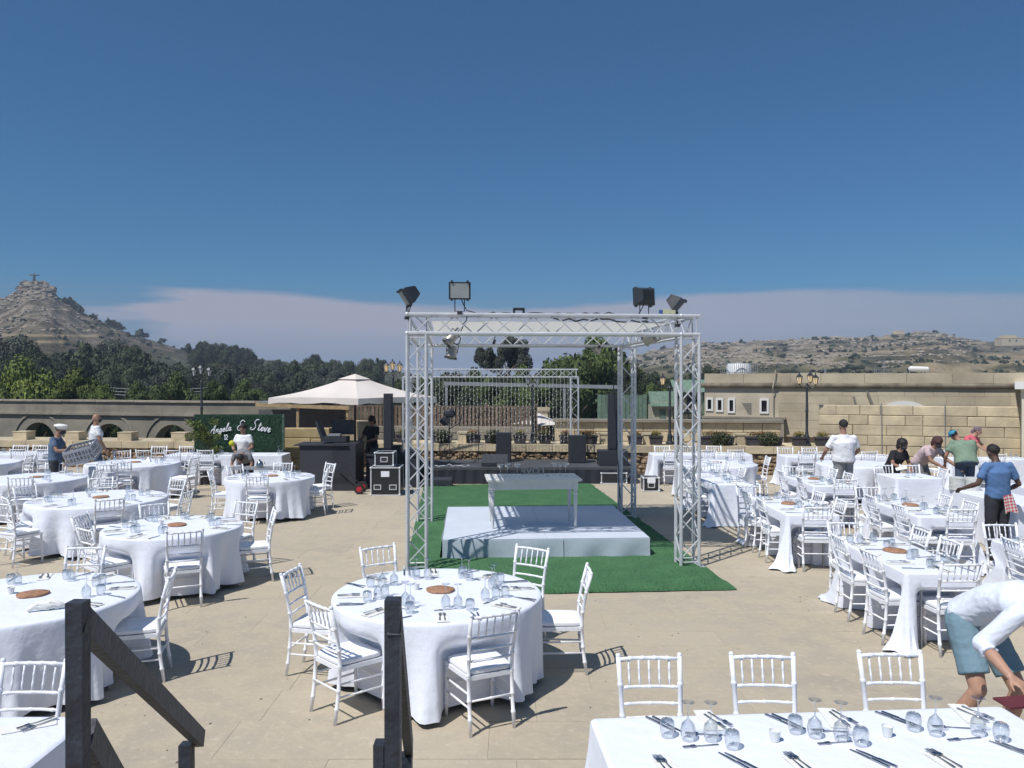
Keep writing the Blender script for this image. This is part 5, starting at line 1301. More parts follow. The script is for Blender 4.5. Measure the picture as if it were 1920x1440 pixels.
# second truss with light curtain ----------------------------------------------------
lt = thing('light_curtain_truss', 'aluminium truss arch with hanging fairy light strings behind the band stage', 'lighting truss', (0, 0, 0)); YT = 22.2
pa, pb = atY(763, 700, YT), atY(1077, 702, YT - .0); zT = pa.z; pb.z = zT; u2 = UZ; v2 = Vector((0, 1, 0)); s2 = .21
truss(lt, 'truss_beam', pa + Vector((-.1, 0, 0)), pb + Vector((.1, 0, 0)), s2, v2, UZ, rc=.018, rb=.008, bay=.235, faces=(1, 3))
for p_ in (pa, pb): truss(lt, 'truss_leg', Vector((p_.x, YT, .02)), Vector((p_.x, YT, zT - .1)), s2, Vector((1, 0, 0)), v2, rc=.018, rb=.008, bay=.235, faces=(0, 1))
r = random.Random(44); nS = 44; wire = mat('pale_wire', (.50, .50, .47), .6); M_bulb = mat('fairy_bulb', (.75, .73, .65), .3)
for k in range(nS):
    x = pa.x + .08 + (pb.x - pa.x - .16) * k / (nS - 1); Ls = 1.95 + r.uniform(-.25, .12); q = MB(); dx = r.gauss(0, .006)
    q.tube([(x, YT - .14, zT + .10), (x + dx, YT - .15, zT - Ls * .5), (x + dx * 2, YT - .14, zT - Ls)], .0045, 4); q.mi = 1
    for j in range(14): z = zT - .35 - (Ls - .4) * j / 13; q.ell((x + dx + (.014 if (j + k) % 2 else -.014), YT - .155, z + r.uniform(-.03, .03)), (.010, .010, .014), 5, 4)
    q.build('light_string', [wire, M_bulb], lt)

# lamp posts -------------------------------------------------------------------------
def lamp_post(label, px, z0, off, heads, lit=True, scale=1.0, H=1.98, base=True):
    p_ = wall_pt(px, off, z0); t = thing('lamp_post', label, 'lamp post', p_, 0, 'black lantern posts along the ledge'); H *= scale
    q = MB(); q.lathe([(.12, 0), (.115, .06), (.075, .10), (.07, .26), (.055, .30), (.042, .34), (.05, .36), (.036, .40), (.036, .95), (.045, .97), (.045, .99), (.034, 1.02), (.032, H - .35), (.05, H - .33), (.03, H - .30), (.03, H - .24)], 14); q.build('post', M_iron, t, smooth='a')
    for (dx, dz, dy) in heads:
        a = thing('lantern', None, None); a.parent = t; a.location = (dx, dy, H - .30 + dz)
        q = MB(); q.tube([(-dx, -dy, .02), (-dx * .5, -dy * .5, -.06), (-dx * .1, -dy * .1, -.03), (0, 0, .02)], .012, 6)
        q.lathe([(.03, .02), (.045, .04)], 6); q.lathe([(.085, .22), (.10, .225), (.055, .28), (.02, .31), (.012, .36), (.001, .37)], 6)
        for k in range(6): c = 2 * PI * k / 6; q.bar((.045 * math.cos(c), .045 * math.sin(c), .04), (.085 * math.cos(c), .085 * math.sin(c), .22), .010, .010)
        q.build('frame', M_iron, a); q = MB(); q.lathe([(.041, .045), (.079, .218)], 6); q.build('glass', M_lampglass if lit else mat('clear_lamp_glass', (.5, .52, .52), .2), a)
lamp_post('black lamp post with two lit lantern groups right of the long flower boxes', 1513, .80, .35, ((-.21, .02, 0), (.22, .0, -.05), (.13, .06, .1)))
lamp_post('black lamp post with three unlit lanterns at the left above the green sign', 378, .80, .35, ((-.23, .10, 0), (0, .16, -.06), (.23, .10, 0)), lit=False, H=2.12)
lamp_post('dark lamp post whose lit lanterns show between parasol and truss', 737, .80, .55, ((-.20, .10, 0), (-.03, .16, .1), (.20, .10, 0)), H=2.25)
lamp_post('dark lamp post directly behind the light curtain right of centre', 999, .80, .4, ((-.14, .03, 0), (.14, .03, 0)), lit=False, H=1.95)
lamp_post('dark lamp post with one lit lantern seen past the front right truss leg', 1256, .80, .4, ((-.20, .02, 0), (.20, .02, 0)), H=1.95)
# ================================================================== STAIR WITH HANDRAILS (foreground)
LZ = 1.02
q = MB(); q.box((-.75, .45, LZ - .06), (2.6, 2.9, .12)); tag(q.build('stair_landing', M_pave), kind='structure')
st = thing('wooden_stair', 'short stair leading down from the landing between the black handrails', 'stair', (-.80, 1.9, 0))
for k in range(5): q = MB(); q.box((0, .16 + k * .30, LZ - .17 * (k + 1) - .02), (.92, .31, .04)); q.build('tread', M_blackw, st)
for sx_ in (-1, 1): q = MB(); q.bar((sx_ * .44, 0, LZ - .20), (sx_ * .44, 1.6, LZ - 1.0 + .1), .04, .2); q.build('stringer', M_blackw, st)
# left rail
tl, tr_ = atY(146, 1127, 2.0), atY(737, 1122, 2.0)
def rail(label, top, foot, w=.042, d=.042):
    t = thing('handrail', label, 'handrail', (top.x, top.y, 0), 0, 'black handrails of the foreground stair')
    q = MB(); z0 = LZ - .10; q.add([(-w/2, -d/2, z0), (w/2, -d/2, z0), (w/2, d/2, z0), (-w/2, d/2, z0), (-w/2, -d/2, top.z), (w/2, -d/2, top.z), (w/2, d/2, top.z), (-w/2, d/2, top.z), ],
        [(3, 2, 1, 0), (0, 1, 5, 4), (1, 2, 6, 5), (2, 3, 7, 6), (3, 0, 4, 7), (4, 5, 6, 7)]); q.build('newel_post', M_blackw, t)
    f = foot - Vector((top.x, top.y, 0))
    return t, f
hr, _ = rail('left black handrail with a thick sloping rail and a lower rail', tl, tl)
q = MB(); e = atY(376, 1385, 3.45) - Vector((tl.x, tl.y, 0)); s_ = Vector((.004, .0, tl.z - .052)); q.bar(s_ + Vector((0, 0, .008)), e, .034, .066); q.build('sloping_rail', M_blackw, hr)
q = MB(); q.box((e.x - .032, e.y - .07, (e.z + .012) / 2), (.050, .050, e.z + .012)); q.build('lower_post', M_blackw, hr)
q = MB(); a = atY(160, 1375, 2.05) - Vector((tl.x, tl.y, 0)); b_ = Vector((e.x - .035, e.y - .1, e.z - .62)); q.bar(a, b_, .04, .075); q.build('lower_rail', M_blackw, hr)
hr2, _ = rail('right black handrail seen almost end on, in front of the nearest round table', tr_, tr_, .038, .04)
q = MB(); e = atY(767, 1404, 3.45) - Vector((tr_.x, tr_.y, 0)); q.bar(Vector((.003, .0, tr_.z - .052)), e, .034, .080); q.build('sloping_rail', M_blackw, hr2)
q = MB(); q.box((e.x - .004, e.y - .07, (e.z + .01) / 2), (.05, .055, e.z + .01)); q.build('lower_post', M_blackw, hr2)
q = MB(); q.box((-.034, 0.0, tr_.z - .47), (.026, .04, .22)); q.box((-.024, 0.0, tr_.z - .62), (.02, .04, .18)); q.build('bracket', M_blackw, hr2)

# ================================================================== CHAIRS
def ring_tube(q, pts, r_, knots=(), n=8):
    """tube along pts with bamboo-like rings at the given fractions"""
    pts = [Vector(p) for p in pts]; seg = [(pts[i + 1] - pts[i]).length for i in range(len(pts) - 1)]; T = sum(seg)
    def at(t):
        d = t * T
        for i, s in enumerate(seg):
            if d <= s + 1e-9: return pts[i].lerp(pts[i + 1], d / s)
            d -= s
        return pts[-1]
    ts = {0.0: r_ * .85, 1.0: r_}
    c = 0
    for s in seg[:-1]: c += s; ts[c / T] = r_
    dk = .008 / T
    for k in knots: ts[k - dk * 1.6] = r_; ts[k - dk] = r_ * 1.2; ts[k] = r_ * 1.28; ts[k + dk] = r_ * 1.2; ts[k + dk * 1.6] = r_
    kk_ = sorted(ts); q.tube([at(t) for t in kk_], [ts[t] for t in kk_], n)
def make_chair():
    t = thing('banquet_chair', '', 'chair')
    W, WF, D = .36, .40, .38; zs = .435
    for s in (-1, 1):                       # rear leg and back post in one curved piece
        q = MB(); ring_tube(q, [(s * W/2, -.235, 0), (s * W/2, -.205, .22), (s * W/2, -.19, zs), (s * W/2 * 1.01, -.20, .58), (s * W/2 * 1.05, -.235, .76), (s * W/2 * 1.08, -.275, .905)], .0155, (.13, .28, .47, .62, .82)); q.ell((s * W/2 * 1.08, -.277, .912), (.017, .017, .016), 8, 6)
        q.build('rear_leg', M_white, t, smooth=True)
        q = MB(); ring_tube(q, [(s * WF/2, .20, 0), (s * WF/2, .185, zs - .02)], .0155, (.25, .5, .8)); q.build('front_leg', M_white, t, smooth=True)
    q = MB(); q.prism([(-W/2 - .01, -.20), (W/2 + .01, -.20), (WF/2 + .015, .20), (-WF/2 - .015, .20)], zs - .035, zs); q.build('seat_frame', M_white, t)
    # cushion: rounded box
    q = MB(); nx = 10
    prof = [(.88, 0), (.985, .008), (1.0, .022), (.985, .036), (.90, .046), (.55, .052)]
    rim = []
    for k in range(32):
        a = 2 * PI * k / 32; c, s = math.cos(a), math.sin(a); e = .28
        x = math.copysign(abs(c) ** e, c); y = math.copysign(abs(s) ** e, s); rim.append((x * (.198 + .010 * y), y * .198))
    for f, z in prof: q.v += [(x * f, y * f, zs + .002 + z) for x, y in rim]
    for j in range(len(prof) - 1): q.f += [(j * 32 + i, j * 32 + (i + 1) % 32, (j + 1) * 32 + (i + 1) % 32, (j + 1) * 32 + i) for i in range(32)]
    q.f.append(tuple((len(prof) - 1) * 32 + i for i in range(32))); q.f.append(tuple(range(31, -1, -1))); q.m = [0] * len(q.f)
    q.build('cushion', M_cush, t, smooth='a')
    def yb(z): return -.20 - .075 * max(0, (z - .58) / .325) ** 1.1 if z > .58 else -.19 - .01 * (z - zs) / .145
    def wb(z): return W/2 * (1 + .08 * max(0, (z - zs) / .47))
    for z, r_ in ((.89, .0125), (.725, .0105), (.63, .0095), (.545, .0095)):
        w = wb(z); y = yb(z); q = MB(); ring_tube(q, [(-w, y, z), (-w * .4, y - .014, z + .002), (w * .4, y - .014, z + .002), (w, y, z)], r_, (.12, .5, .88) if z < .8 else (.2, .4, .6, .8), 7); q.build('back_rail', M_white, t, smooth=True)
    for k in range(5):
        f = (k - 2) / 3.0; q = MB(); ring_tube(q, [(wb(.725) * f, yb(.725) - .012, .725), (wb(.89) * f, yb(.89) - .012, .89)], .0068, (.3, .65), 6); q.build('spindle', M_white, t, smooth=True)
    for s in (-1, 1):
        for z in (.30, .20): q = MB(); ring_tube(q, [(s * (W/2), -.205, z), (s * (WF/2), .19, z)], .0090, (.5,), 6); q.build('stretcher', M_white, t, smooth=True)
    q = MB(); ring_tube(q, [(-WF/2, .193, .25), (WF/2, .193, .25)], .0090, (.5,), 6); q.build('stretcher', M_white, t, smooth=True)
    q = MB(); ring_tube(q, [(-W/2, -.207, .25), (W/2, -.207, .25)], .0090, (.5,), 6); q.build('stretcher', M_white, t, smooth=True)
    return t
proto = make_chair(); remember(proto); proto_used = [False]
CH = {}                       # table name -> list of (x, y, yaw) for cloth dents
LBL = set()
def uniq(label):
    if label in LBL:
        for extra in (', the nearer one', ', the farther one', ', the middle one', ', the next one along', ', the last one'):
            if label + extra not in LBL: label = label + extra; break
    LBL.add(label); return label
def chair_at(x, y, yaw, label, group):
    label = uniq(label)
    if not proto_used[0]:
        proto.location = (x, y, 0); proto.rotation_euler = (0, 0, yaw); proto['label'] = label; proto['group'] = group; proto_used[0] = True; return proto
    return copy_tree(proto, (x, y, 0), yaw, label, group)
def chair_px(tab, px, py, yaw=None, jit=None, label=None):
    """px, py: middle of the top rail in the photograph"""
    b_ = px2w(px, py, .905); T = TB.get(tab)
    if yaw is None:
        c = Vector((T['x'], T['y'], 0)); d = c - b_; yaw = math.atan2(d.y, d.x) - PI / 2
        dist = math.hypot(d.x, d.y)
        lim = T['r'] + (.34 if T['kind'] == 'round' else 0)       # back stands at least this far out
        if T['kind'] == 'round':
            k = max(min(dist, T['r'] + .72), T['r'] + .26) / dist; b_ = Vector((c.x - d.x * k, c.y - d.y * k, 0))
        yaw += random.gauss(0, .06)
    f = Vector((-math.sin(yaw), math.cos(yaw), 0)); p_ = Vector((b_.x, b_.y, 0)) + f * .272
    CH.setdefault(tab, []).append((p_.x, p_.y, yaw))
    if label is None:
        cx, cy = T['x'], T['y']; dx, dy = (b_.x - cx) / T.get('hx', T['r']), (b_.y - cy) / T.get('hy', T['r'])
        a = math.degrees(math.atan2(dy, dx)) % 360
        names = ['right side', 'far right side', 'far side', 'far left side', 'left side', 'near left side', 'near side', 'near right side']
        pos = names[int(((a + 22.5) % 360) // 45)]
        label = f"white chair, {pos} of {T['desc']}"
    return chair_at(p_.x, p_.y, yaw, label, T['group'])
RT, LT = -PI / 2, PI / 2       # chair facing right (+X) / left (-X)
TB = {}
def deft(name, kind, desc, group, **k): TB[name] = dict(kind=kind, desc=desc, group=group, **k)
GL_ = 'chairs around the round tables on the left'; GR_ = 'chairs at the banquet tables on the right'
deft('T1', 'round', 'the big round table before the platform', GL_, x=-.66, y=7.09, r=.92)
deft('T2', 'round', 'the centre left round table', GL_, x=-4.36, y=10.3, r=.85)
deft('T3', 'round', 'the widest round table at left', GL_, x=-6.6, y=12.75, r=1.02)
deft('T4', 'round', 'the round table with crumpled cloth', GL_, x=-4.22, y=6.95, r=.90)
deft('T5', 'round', 'the round table before the chef', GL_, x=-9.2, y=15.4, r=.93)
deft('T6', 'round', 'the farthest left round table', GL_, x=-8.62, y=18.2, r=1.0)
deft('T7', 'round', 'the round table before the booth', GL_, x=-4.72, y=15.6, r=.85)
deft('T8', 'round', 'the half seen far left table', GL_, x=-12.3, y=18.3, r=.92)
deft('T9', 'round', 'the round table behind the truss', GR_, x=4.62, y=18.1, r=.9)
deft('T10', 'round', 'the bare round table at right', GR_, x=7.75, y=18.0, r=.85)
def defr(name, x0, x1, y0, y1, desc, group, rz=0): deft(name, 'rect', desc, group, x=(x0 + x1) / 2, y=(y0 + y1) / 2, hx=(x1 - x0) / 2, hy=(y1 - y0) / 2, r=.5, rz=rz)
defr('R1', -8.7, -5.75, 20.0, 20.75, 'the long table before the sign', GL_)
defr('R2', -14.8, -11.9, 20.3, 21.05, 'the long far left table', GL_)
defr('A1', 3.84, 4.58, 7.79, 9.58, 'the nearest table of the first row', GR_)
defr('A2', 3.84, 4.58, 11.15, 12.95, 'the second table of the first row', GR_)
defr('A3', 3.62, 4.36, 14.4, 16.2, 'the third table of the first row', GR_)
defr('B0', 5.66, 6.40, 7.6, 9.45, 'the table beside the bending person', GR_)
defr('B1', 5.60, 6.36, 10.99, 12.8, 'the middle table of the second row', GR_)
defr('B2', 5.36, 6.10, 14.2, 15.9, 'the far table of the second row', GR_)
defr('C1', 7.56, 8.34, 12.05, 14.0, 'the table with plate stacks', GR_)
defr('C2', 7.36, 8.25, 15.3, 16.15, 'the table of the masked pair', GR_)
defr('D1', 9.0, 9.8, 12.6, 14.6, 'the shaded right edge table', GR_)
defr('R3', 3.55, 6.05, 20.1, 20.8, 'the long table by the rubble', GR_)
defr('R4', 6.72, 9.2, 19.6, 20.3, 'the long table under the lanterns', GR_)
defr('R5', 10.35, 12.4, 18.9, 19.6, 'the far right wall table', GR_)
defr('F1', .45, 2.82, 3.62, 4.50, 'the right foreground table', 'chairs behind the foreground tables', rz=R(4.0))
TB['F1'].update(x=1.665, y=4.10, hx=1.20, hy=.44)
defr('F2', -4.2, -2.36, 3.55, 4.48, 'the left foreground table', 'chairs behind the foreground tables')
for tab, L_ in {
 'T1': [(546, 1069), (597, 1132), (928, 1150), (1104, 1068), (998, 1027), (708, 1025)],
 'T2': [(346, 996), (515, 957), (462, 941), (289, 945), (150, 966), (158, 991)],
 'T3': [(205, 935), (22, 931), (334, 898), (352, 921), (189, 896), (46, 912), (2, 944)],
 'T4': [(161, 1026), (322, 1076)],
 'T5': [(46, 891), (105, 868), (172, 881)],
 'T6': [(234, 863), (150, 855), (192, 873), (350, 850), (228, 845), (365, 858)],
 'T7': [(494, 886), (406, 882), (440, 873), (531, 868), (597, 878), (620, 869)],
 'T8': [(40, 854), (60, 846)], 'T9': [(1335, 863), (1432, 857), (1354, 851), (1300, 862)], 'T10': [(1632, 855)]}.items():
    for (px, py) in L_: chair_px(tab, px, py, LT if (px, py) == (1104, 1068) else None)
def rchair(tab, px, py, yaw, off=.0, label=None):
    """rectangular table: keep the row position from the photograph and seat depth from the table edge"""
    T = TB[tab]; b_ = px2w(px, py, .905); e = .20
    if yaw == RT: x = T['x'] - T['hx'] - e; y = b_.y * (x / b_.x) if abs(b_.x) > 1 else b_.y
    elif yaw == LT: x = T['x'] + T['hx'] + e; y = b_.y * (x / b_.x)
    elif yaw == 0: y = T['y'] - T['hy'] - e; x = b_.x * y / b_.y
    else: y = T['y'] + T['hy'] + e; x = b_.x * y / b_.y
    y += off
    f = Vector((-math.sin(yaw), math.cos(yaw), 0)); yw = yaw + random.gauss(0, .05); p_ = Vector((x, y, 0)) + f * .272
    CH.setdefault(tab, []).append((p_.x, p_.y, yw))
    if label is None:
        side = {RT: 'left side', LT: 'right side', 0: 'near end', PI: 'far end'}[yaw]
        if T['hx'] > T['hy'] + .2: side = {0: 'near long side', PI: 'far long side', RT: 'left end', LT: 'right end'}[yaw]
        n_ = T.setdefault('cnt', {}).setdefault(side, 0); T['cnt'][side] += 1
        tot = TOT[tab, yaw]; w = [''] if tot == 1 else (['nearer ', 'farther '] if yaw in (RT, LT) else ['left ', 'right '] if tot == 2 else ['leftmost ', 'second ', 'third ', 'fourth '])
        label = f"white chair, {w[min(n_, len(w) - 1)]}one on the {side} of {T['desc']}"
    return chair_at(p_.x, p_.y, yw, label, T['group'])
RC = {
 'A1': [(1628, 1018, RT), (1572, 995, RT), (1802, 1056, 0), (1785, 1020, LT), (1728, 997, LT), (1580, 970, PI)],
 'A2': [(1425, 935, RT), (1399, 922, RT), (1537, 951, 0), (1578, 934, LT), (1537, 922, LT), (1404, 908, PI)],
 'A3': [(1300, 893, RT), (1285, 885, RT), (1393, 886, LT), (1363, 877, LT)],
 'B0': [(1898, 997, RT), (1873, 973, PI)],
 'B1': [(1684, 938, RT), (1632, 925, RT), (1808, 951, 0), (1820, 938, LT), (1773, 925, LT), (1626, 910, PI)],
 'B2': [(1500, 886, RT), (1464, 881, RT), (1590, 900, 0), (1592, 890, LT), (1563, 880, LT), (1484, 873, PI)],
 'C2': [(1656, 873, PI), (1705, 873, PI), (1768, 884, LT)],
 'D1': [(1790, 890, RT)],
 'R1': [(270, 841, 0), (322, 841, 0), (385, 843, 0), (300, 833, PI), (352, 833, PI), (396, 834, PI)],
 'R2': [(33, 841, 0), (80, 845, 0), (40, 832, PI), (77, 832, PI)],
 'R3': [(1262, 845, 0), (1325, 846, 0), (1378, 847, 0), (1241, 837, PI), (1289, 837, PI), (1340, 838, PI)],
 'R4': [(1515, 852, 0), (1545, 853, 0), (1628, 851, 0), (1471, 842, PI), (1518, 842, PI)],
 'R5': [(1870, 856, 0), (1749, 843, PI), (1777, 843, PI)]}
TOT = {}
for tab, L_ in RC.items():
    for c in L_: TOT[tab, c[2]] = TOT.get((tab, c[2]), 0) + 1
RC.pop('D1')
for tab, L_ in RC.items():
    for c in L_: rchair(tab, *c)
for px, py, lb in ((1219, 1231, 'white chair behind the right foreground table, leftmost of three'), (1427, 1229, 'white chair behind the right foreground table, middle of three'), (1668, 1225, 'white chair behind the right foreground table, rightmost of three'), (65, 1241, 'white chair behind the left foreground table corner')):
    b_ = px2w(px, py, .905); tab = 'F2' if px < 100 else 'F1'; CH.setdefault(tab, []).append((b_.x, b_.y - .272, PI)); chair_at(b_.x, b_.y - .272, PI + random.gauss(0, .03), lb, 'chairs behind the foreground tables')

# ================================================================== TABLES AND CLOTHS
def dent(p, chairs, ztop):
    x, y, z = p
    if z > ztop - .14: return p
    k = min(1, (ztop - .14 - z) / .12)
    for (cx, cy, yaw) in chairs:
        fx, fy = -math.sin(yaw), math.cos(yaw); rx, ry = fy, -fx
        lx = (x - cx) * rx + (y - cy) * ry; ly = (x - cx) * fx + (y - cy) * fy
        if abs(lx) < .33 and -.22 < ly < .225:
            s = 1 if abs(lx) < .225 else max(0, 1 - (abs(lx) - .225) / .105)
            m_ = (.225 - ly) * k * s; x += fx * m_; y += fy * m_
    return (x, y, z)
def seedr(name): return random.Random(sum(ord(c) * 7 ** i for i, c in enumerate(name)))
def round_table(name):
    T = TB[name]; cx, cy, r_ = T['x'], T['y'], T['r']; rd = seedr(name)
    t = thing('round_table', f"folding legs and top of {T['desc']}, hidden under its cloth", 'table', (cx, cy, 0), 0)
    q = MB(); q.lathe([(r_ - .03, .725), (r_ - .03, .75)], 40); q.build('tabletop', M_brownw, t)
    for k in range(4): a = PI / 4 + k * PI / 2; q = MB(); q.tube([(.42 * math.cos(a), .42 * math.sin(a), 0), (.40 * math.cos(a), .40 * math.sin(a), .725)], .016, 6); q.build('leg', M_grey, t)
    N = 176; ph = [rd.uniform(0, 6.28) for _ in range(6)]; ks = [rd.choice((8, 9, 10)), rd.choice((13, 14, 15)), rd.choice((17, 19)), 3]; sq = rd.uniform(0, 1.57)
    rows = [(1 - .045, 0, 0), (1 - .012, -.002, 0), (1.0, -.012, 0), (1.004, -.03, .02)] + [(1.006, -.03 - .70 * (k / 15) , (k / 15)) for k in range(1, 16)]
    q = MB(); q.v.append((cx, cy, .762))
    for fr in (.3, .6, .85):
        for i in range(N): a = 2 * PI * i / N; q.v.append((cx + r_ * fr * math.cos(a), cy + r_ * fr * math.sin(a), .762 + .0006 * math.sin(3 * a + fr * 9)))
    ch = CH.get(name, [])
    for (f, dz, s) in rows:
        for i in range(N):
            a = 2 * PI * i / N
            w = .5 * math.sin(ks[0] * a + ph[0] + .5 * math.sin(2 * a)) + .3 * math.sin(ks[1] * a + ph[1] + s * .8) + .18 * math.sin(ks[2] * a + ph[2]) + .25 * math.sin(ks[3] * a + ph[3])
            w = w - .30 * abs(w) + .22 * s * math.sin(29 * a + ph[5])
            sw = s ** 1.05; rr_ = r_ * f + sw * (.030 + .135 * w)
            hem = .018 * math.sin(5 * a + ph[4]) * s + .05 * s * max(0, math.cos(4 * (a - sq))) 
            z = .762 + dz * (1 if s < .01 else 1 - .0) - hem * .3
            z = max(z + .03 * s, .02)
            p_ = dent((cx + rr_ * math.cos(a), cy + rr_ * math.sin(a), z), ch, .762); q.v.append(p_)
    n_r = 3 + len(rows)
    for i in range(N): q.f.append((0, 1 + i, 1 + (i + 1) % N))
    for j in range(n_r - 1):
        for i in range(N): a = 1 + j * N + i; b_ = 1 + j * N + (i + 1) % N; q.f.append((a, a + N, b_ + N, b_))
    q.m = [0] * len(q.f)
    o = q.build('tablecloth', M_cloth, None, smooth=True); tag(o, f"white cloth draped over {T['desc']}", 'tablecloth', 'white cloths on the round tables'); T['cloth'] = o
def rect_table(name, zt=.762, hem=.01):
    T = TB[name]; cx, cy, hx, hy, rz = T['x'], T['y'], T['hx'], T['hy'], T.get('rz', 0); rd = seedr(name); cr, sr = math.cos(rz), math.sin(rz)
    t = thing('banquet_table', f"folding legs and top of {T['desc']}, hidden under its cloth", 'table', (cx, cy, 0), rz)
    q = MB(); q.box((0, 0, .738), (2 * hx - .03, 2 * hy - .03, .026)); q.build('tabletop', M_brownw, t)
    for sx_ in (-1, 1):
        for sy_ in (-1, 1): q = MB(); q.tube([(sx_ * (hx - .2), sy_ * (hy - .1), 0), (sx_ * (hx - .2), sy_ * (hy - .1), .725)], .015, 6); q.build('leg', M_grey, t)
    # perimeter samples: (x, y, nx, ny, cornerweight)
    P = []; rc = .035; big = T.get('big', False)
    def side(x0, y0, x1, y1, nx_, ny_):
        L_ = math.hypot(x1 - x0, y1 - y0); n = max(10, int(L_ / .035))
        for k in range(n):
            u = k / n; d = min(u, 1 - u) * L_; c = max(0, 1 - d / .22) ** 2; P.append((x0 + (x1 - x0) * u, y0 + (y1 - y0) * u, nx_, ny_, c * .8, u * L_))
    def corner(x, y, a0):
        for k in range(9): a = a0 + PI / 2 * k / 9; P.append((x + rc * math.cos(a), y + rc * math.sin(a), math.cos(a), math.sin(a), 1.0, 0))
    X, Y_ = hx - rc, hy - rc
    side(-X, -hy, X, -hy, 0, -1); corner(X, -Y_, -PI / 2); side(hx, -Y_, hx, Y_, 1, 0); corner(X, Y_, 0); side(X, hy, -X, hy, 0, 1); corner(-X, Y_, PI / 2); side(-hx, Y_, -hx, -Y_, -1, 0); corner(-X, -Y_, PI)
    N = len(P); ph = [rd.uniform(0, 6.28) for _ in range(5)]; flare = [rd.uniform(.10, .19) for _ in range(4)]
    rows = [(-.03, 0, 0), (-.008, -.001, 0), (.004, -.010, 0), (.007, -.035, .03)] + [(.007, -.035 - (zt - hem - .035) * k / 15, k / 15) for k in range(1, 16)]
    q = MB(); ch = CH.get(name, [])
    for (o_, dz, s) in rows:
        for i, (x, y, nx_, ny_, c, u) in enumerate(P):
            fl = flare[(0 if x < 0 else 1) + (0 if y < 0 else 2)]
            fl *= 1 + .30 * math.sin(i * 1.15 + ph[3]) * s
            w = math.sin(u * 9 + ph[0] + s) * .8 + math.sin(u * 17 + ph[1]) * .3 + math.sin(u * 4 + ph[2])
            off = o_ + s ** 1.1 * (.020 + .020 * w) * (1 - c) + c * fl * s ** 1.3
            tz = zt + dz
            if c > .3 and s > .85: off += (s - .85) / .15 * .05 * c; tz = max(tz, .008 + .012 * (1 + math.sin(i * 1.3)))
            # tangential gather near corner
            lx, ly = x + nx_ * off, y + ny_ * off
            wx, wy = cx + lx * cr - ly * sr, cy + lx * sr + ly * cr
            q.v.append(dent((wx, wy, tz), ch, zt))
    for j in range(len(rows) - 1):
        for i in range(N): a = j * N + i; b_ = j * N + (i + 1) % N; q.f.append((a, a + N, b_ + N, b_))
    q.f.append(tuple(range(N))); q.m = [0] * len(q.f)
    o = q.build('tablecloth', M_cloth, None, smooth='a'); tag(o, f"white cloth draped over {T['desc']}", 'tablecloth', 'white cloths on the long tables')
for n_ in TB:
    (round_table if TB[n_]['kind'] == 'round' else rect_table)(n_)

# ================================================================== TABLEWARE
ZT = .764
q = MB(); q.lathe([(.031, .0), (.038, .03), (.040, .055), (.032, .085), (.012, .105), (.0045, .115), (.0035, .18), (.010, .190), (.034, .197), (.035, .199)], 14, cap=False); wine = q.mesh('wine_glass', M_glass, True)
q = MB(); q.lathe([(.030, .0), (.037, .03), (.040, .06), (.036, .085), (.028, .093), (.001, .093)], 14, cap=False); q.lathe([(.001, .088), (.028, .088), (.034, .08)], 14, cap=False); tumb = q.mesh('tumbler', M_glass, True)
q = MB()       # fork, lying along +y
q.add([(-.003, 0, 0), (.003, 0, 0), (-.0065, -.10, 0), (.0065, -.10, 0), (-.003, 0, .003), (.003, 0, .003), (-.0065, -.10, .003), (.0065, -.10, .003)], [(0, 1, 3, 2), (4, 6, 7, 5), (0, 4, 5, 1), (2, 3, 7, 6), (0, 2, 6, 4), (1, 5, 7, 3)])
q.box((0, .012, .003), (.006, .03, .003)); q.box((0, .038, .005), (.024, .026, .003))
for k in range(4): q.box((-.0095 + k * .0063, .072, .004), (.0033, .045, .002))
fork = q.mesh('fork', M_steel)
q = MB(); q.box((0, -.06, .004), (.015, .10, .006)); q.add([(-.008, -.01, .001), (.008, -.01, .001), (.010, .06, .001), (.004, .115, .001), (-.006, .11, .001), (-.008, -.01, .004), (.008, -.01, .004), (.010, .06, .003), (.004, .115, .002), (-.006, .11, .003)],
    [(4, 3, 2, 1, 0), (5, 6, 7, 8, 9), (0, 1, 6, 5), (1, 2, 7, 6), (2, 3, 8, 7), (3, 4, 9, 8), (4, 0, 5, 9)]); knife = q.mesh('knife', M_steel)
q = MB()
for j in range(6):
    for i in range(4): q.v.append((-.05 + .033 * i, -.13 + .052 * j, .003 + .0015 * math.sin(j * 2 + i)))
for j in range(5):
    for i in range(3): a = j * 4 + i; q.f.append((a, a + 1, a + 5, a + 4)); q.m.append(0)
b0 = len(q.v); q.box((0, 0, .001), (.10, .26, .002)); napkin = q.mesh('napkin', M_nap)
q = MB(); q.lathe([(.115, .001), (.122, .006), (.120, .018), (.112, .022)], 22)
for i in range(len(q.v)): v = q.v[i]; a = math.atan2(v[1], v[0]); f = 1 + .07 * math.sin(2 * a + 1) + .04 * math.sin(5 * a); q.v[i] = (v[0] * f, v[1] * f, v[2])
wslice = q.mesh('wood_slice', M_slice, 'a')
q = MB(); q.lathe([(.022, 0), (.028, .045), (.031, .055), (.029, .055), (.021, .006)], 14, cap=False); q.lathe([(.001, .045), (.027, .045)], 14, cap=False); cup = q.mesh('candle_cup', mat('frosted_cup', (.72, .73, .72), .4, spec=.5), 'a')
MEM = {'wine_glass': wine, 'tumbler': tumb, 'fork': fork, 'knife': knife, 'napkin': napkin, 'wood_slice': wslice, 'candle_cup': cup}
rt = random.Random(99)
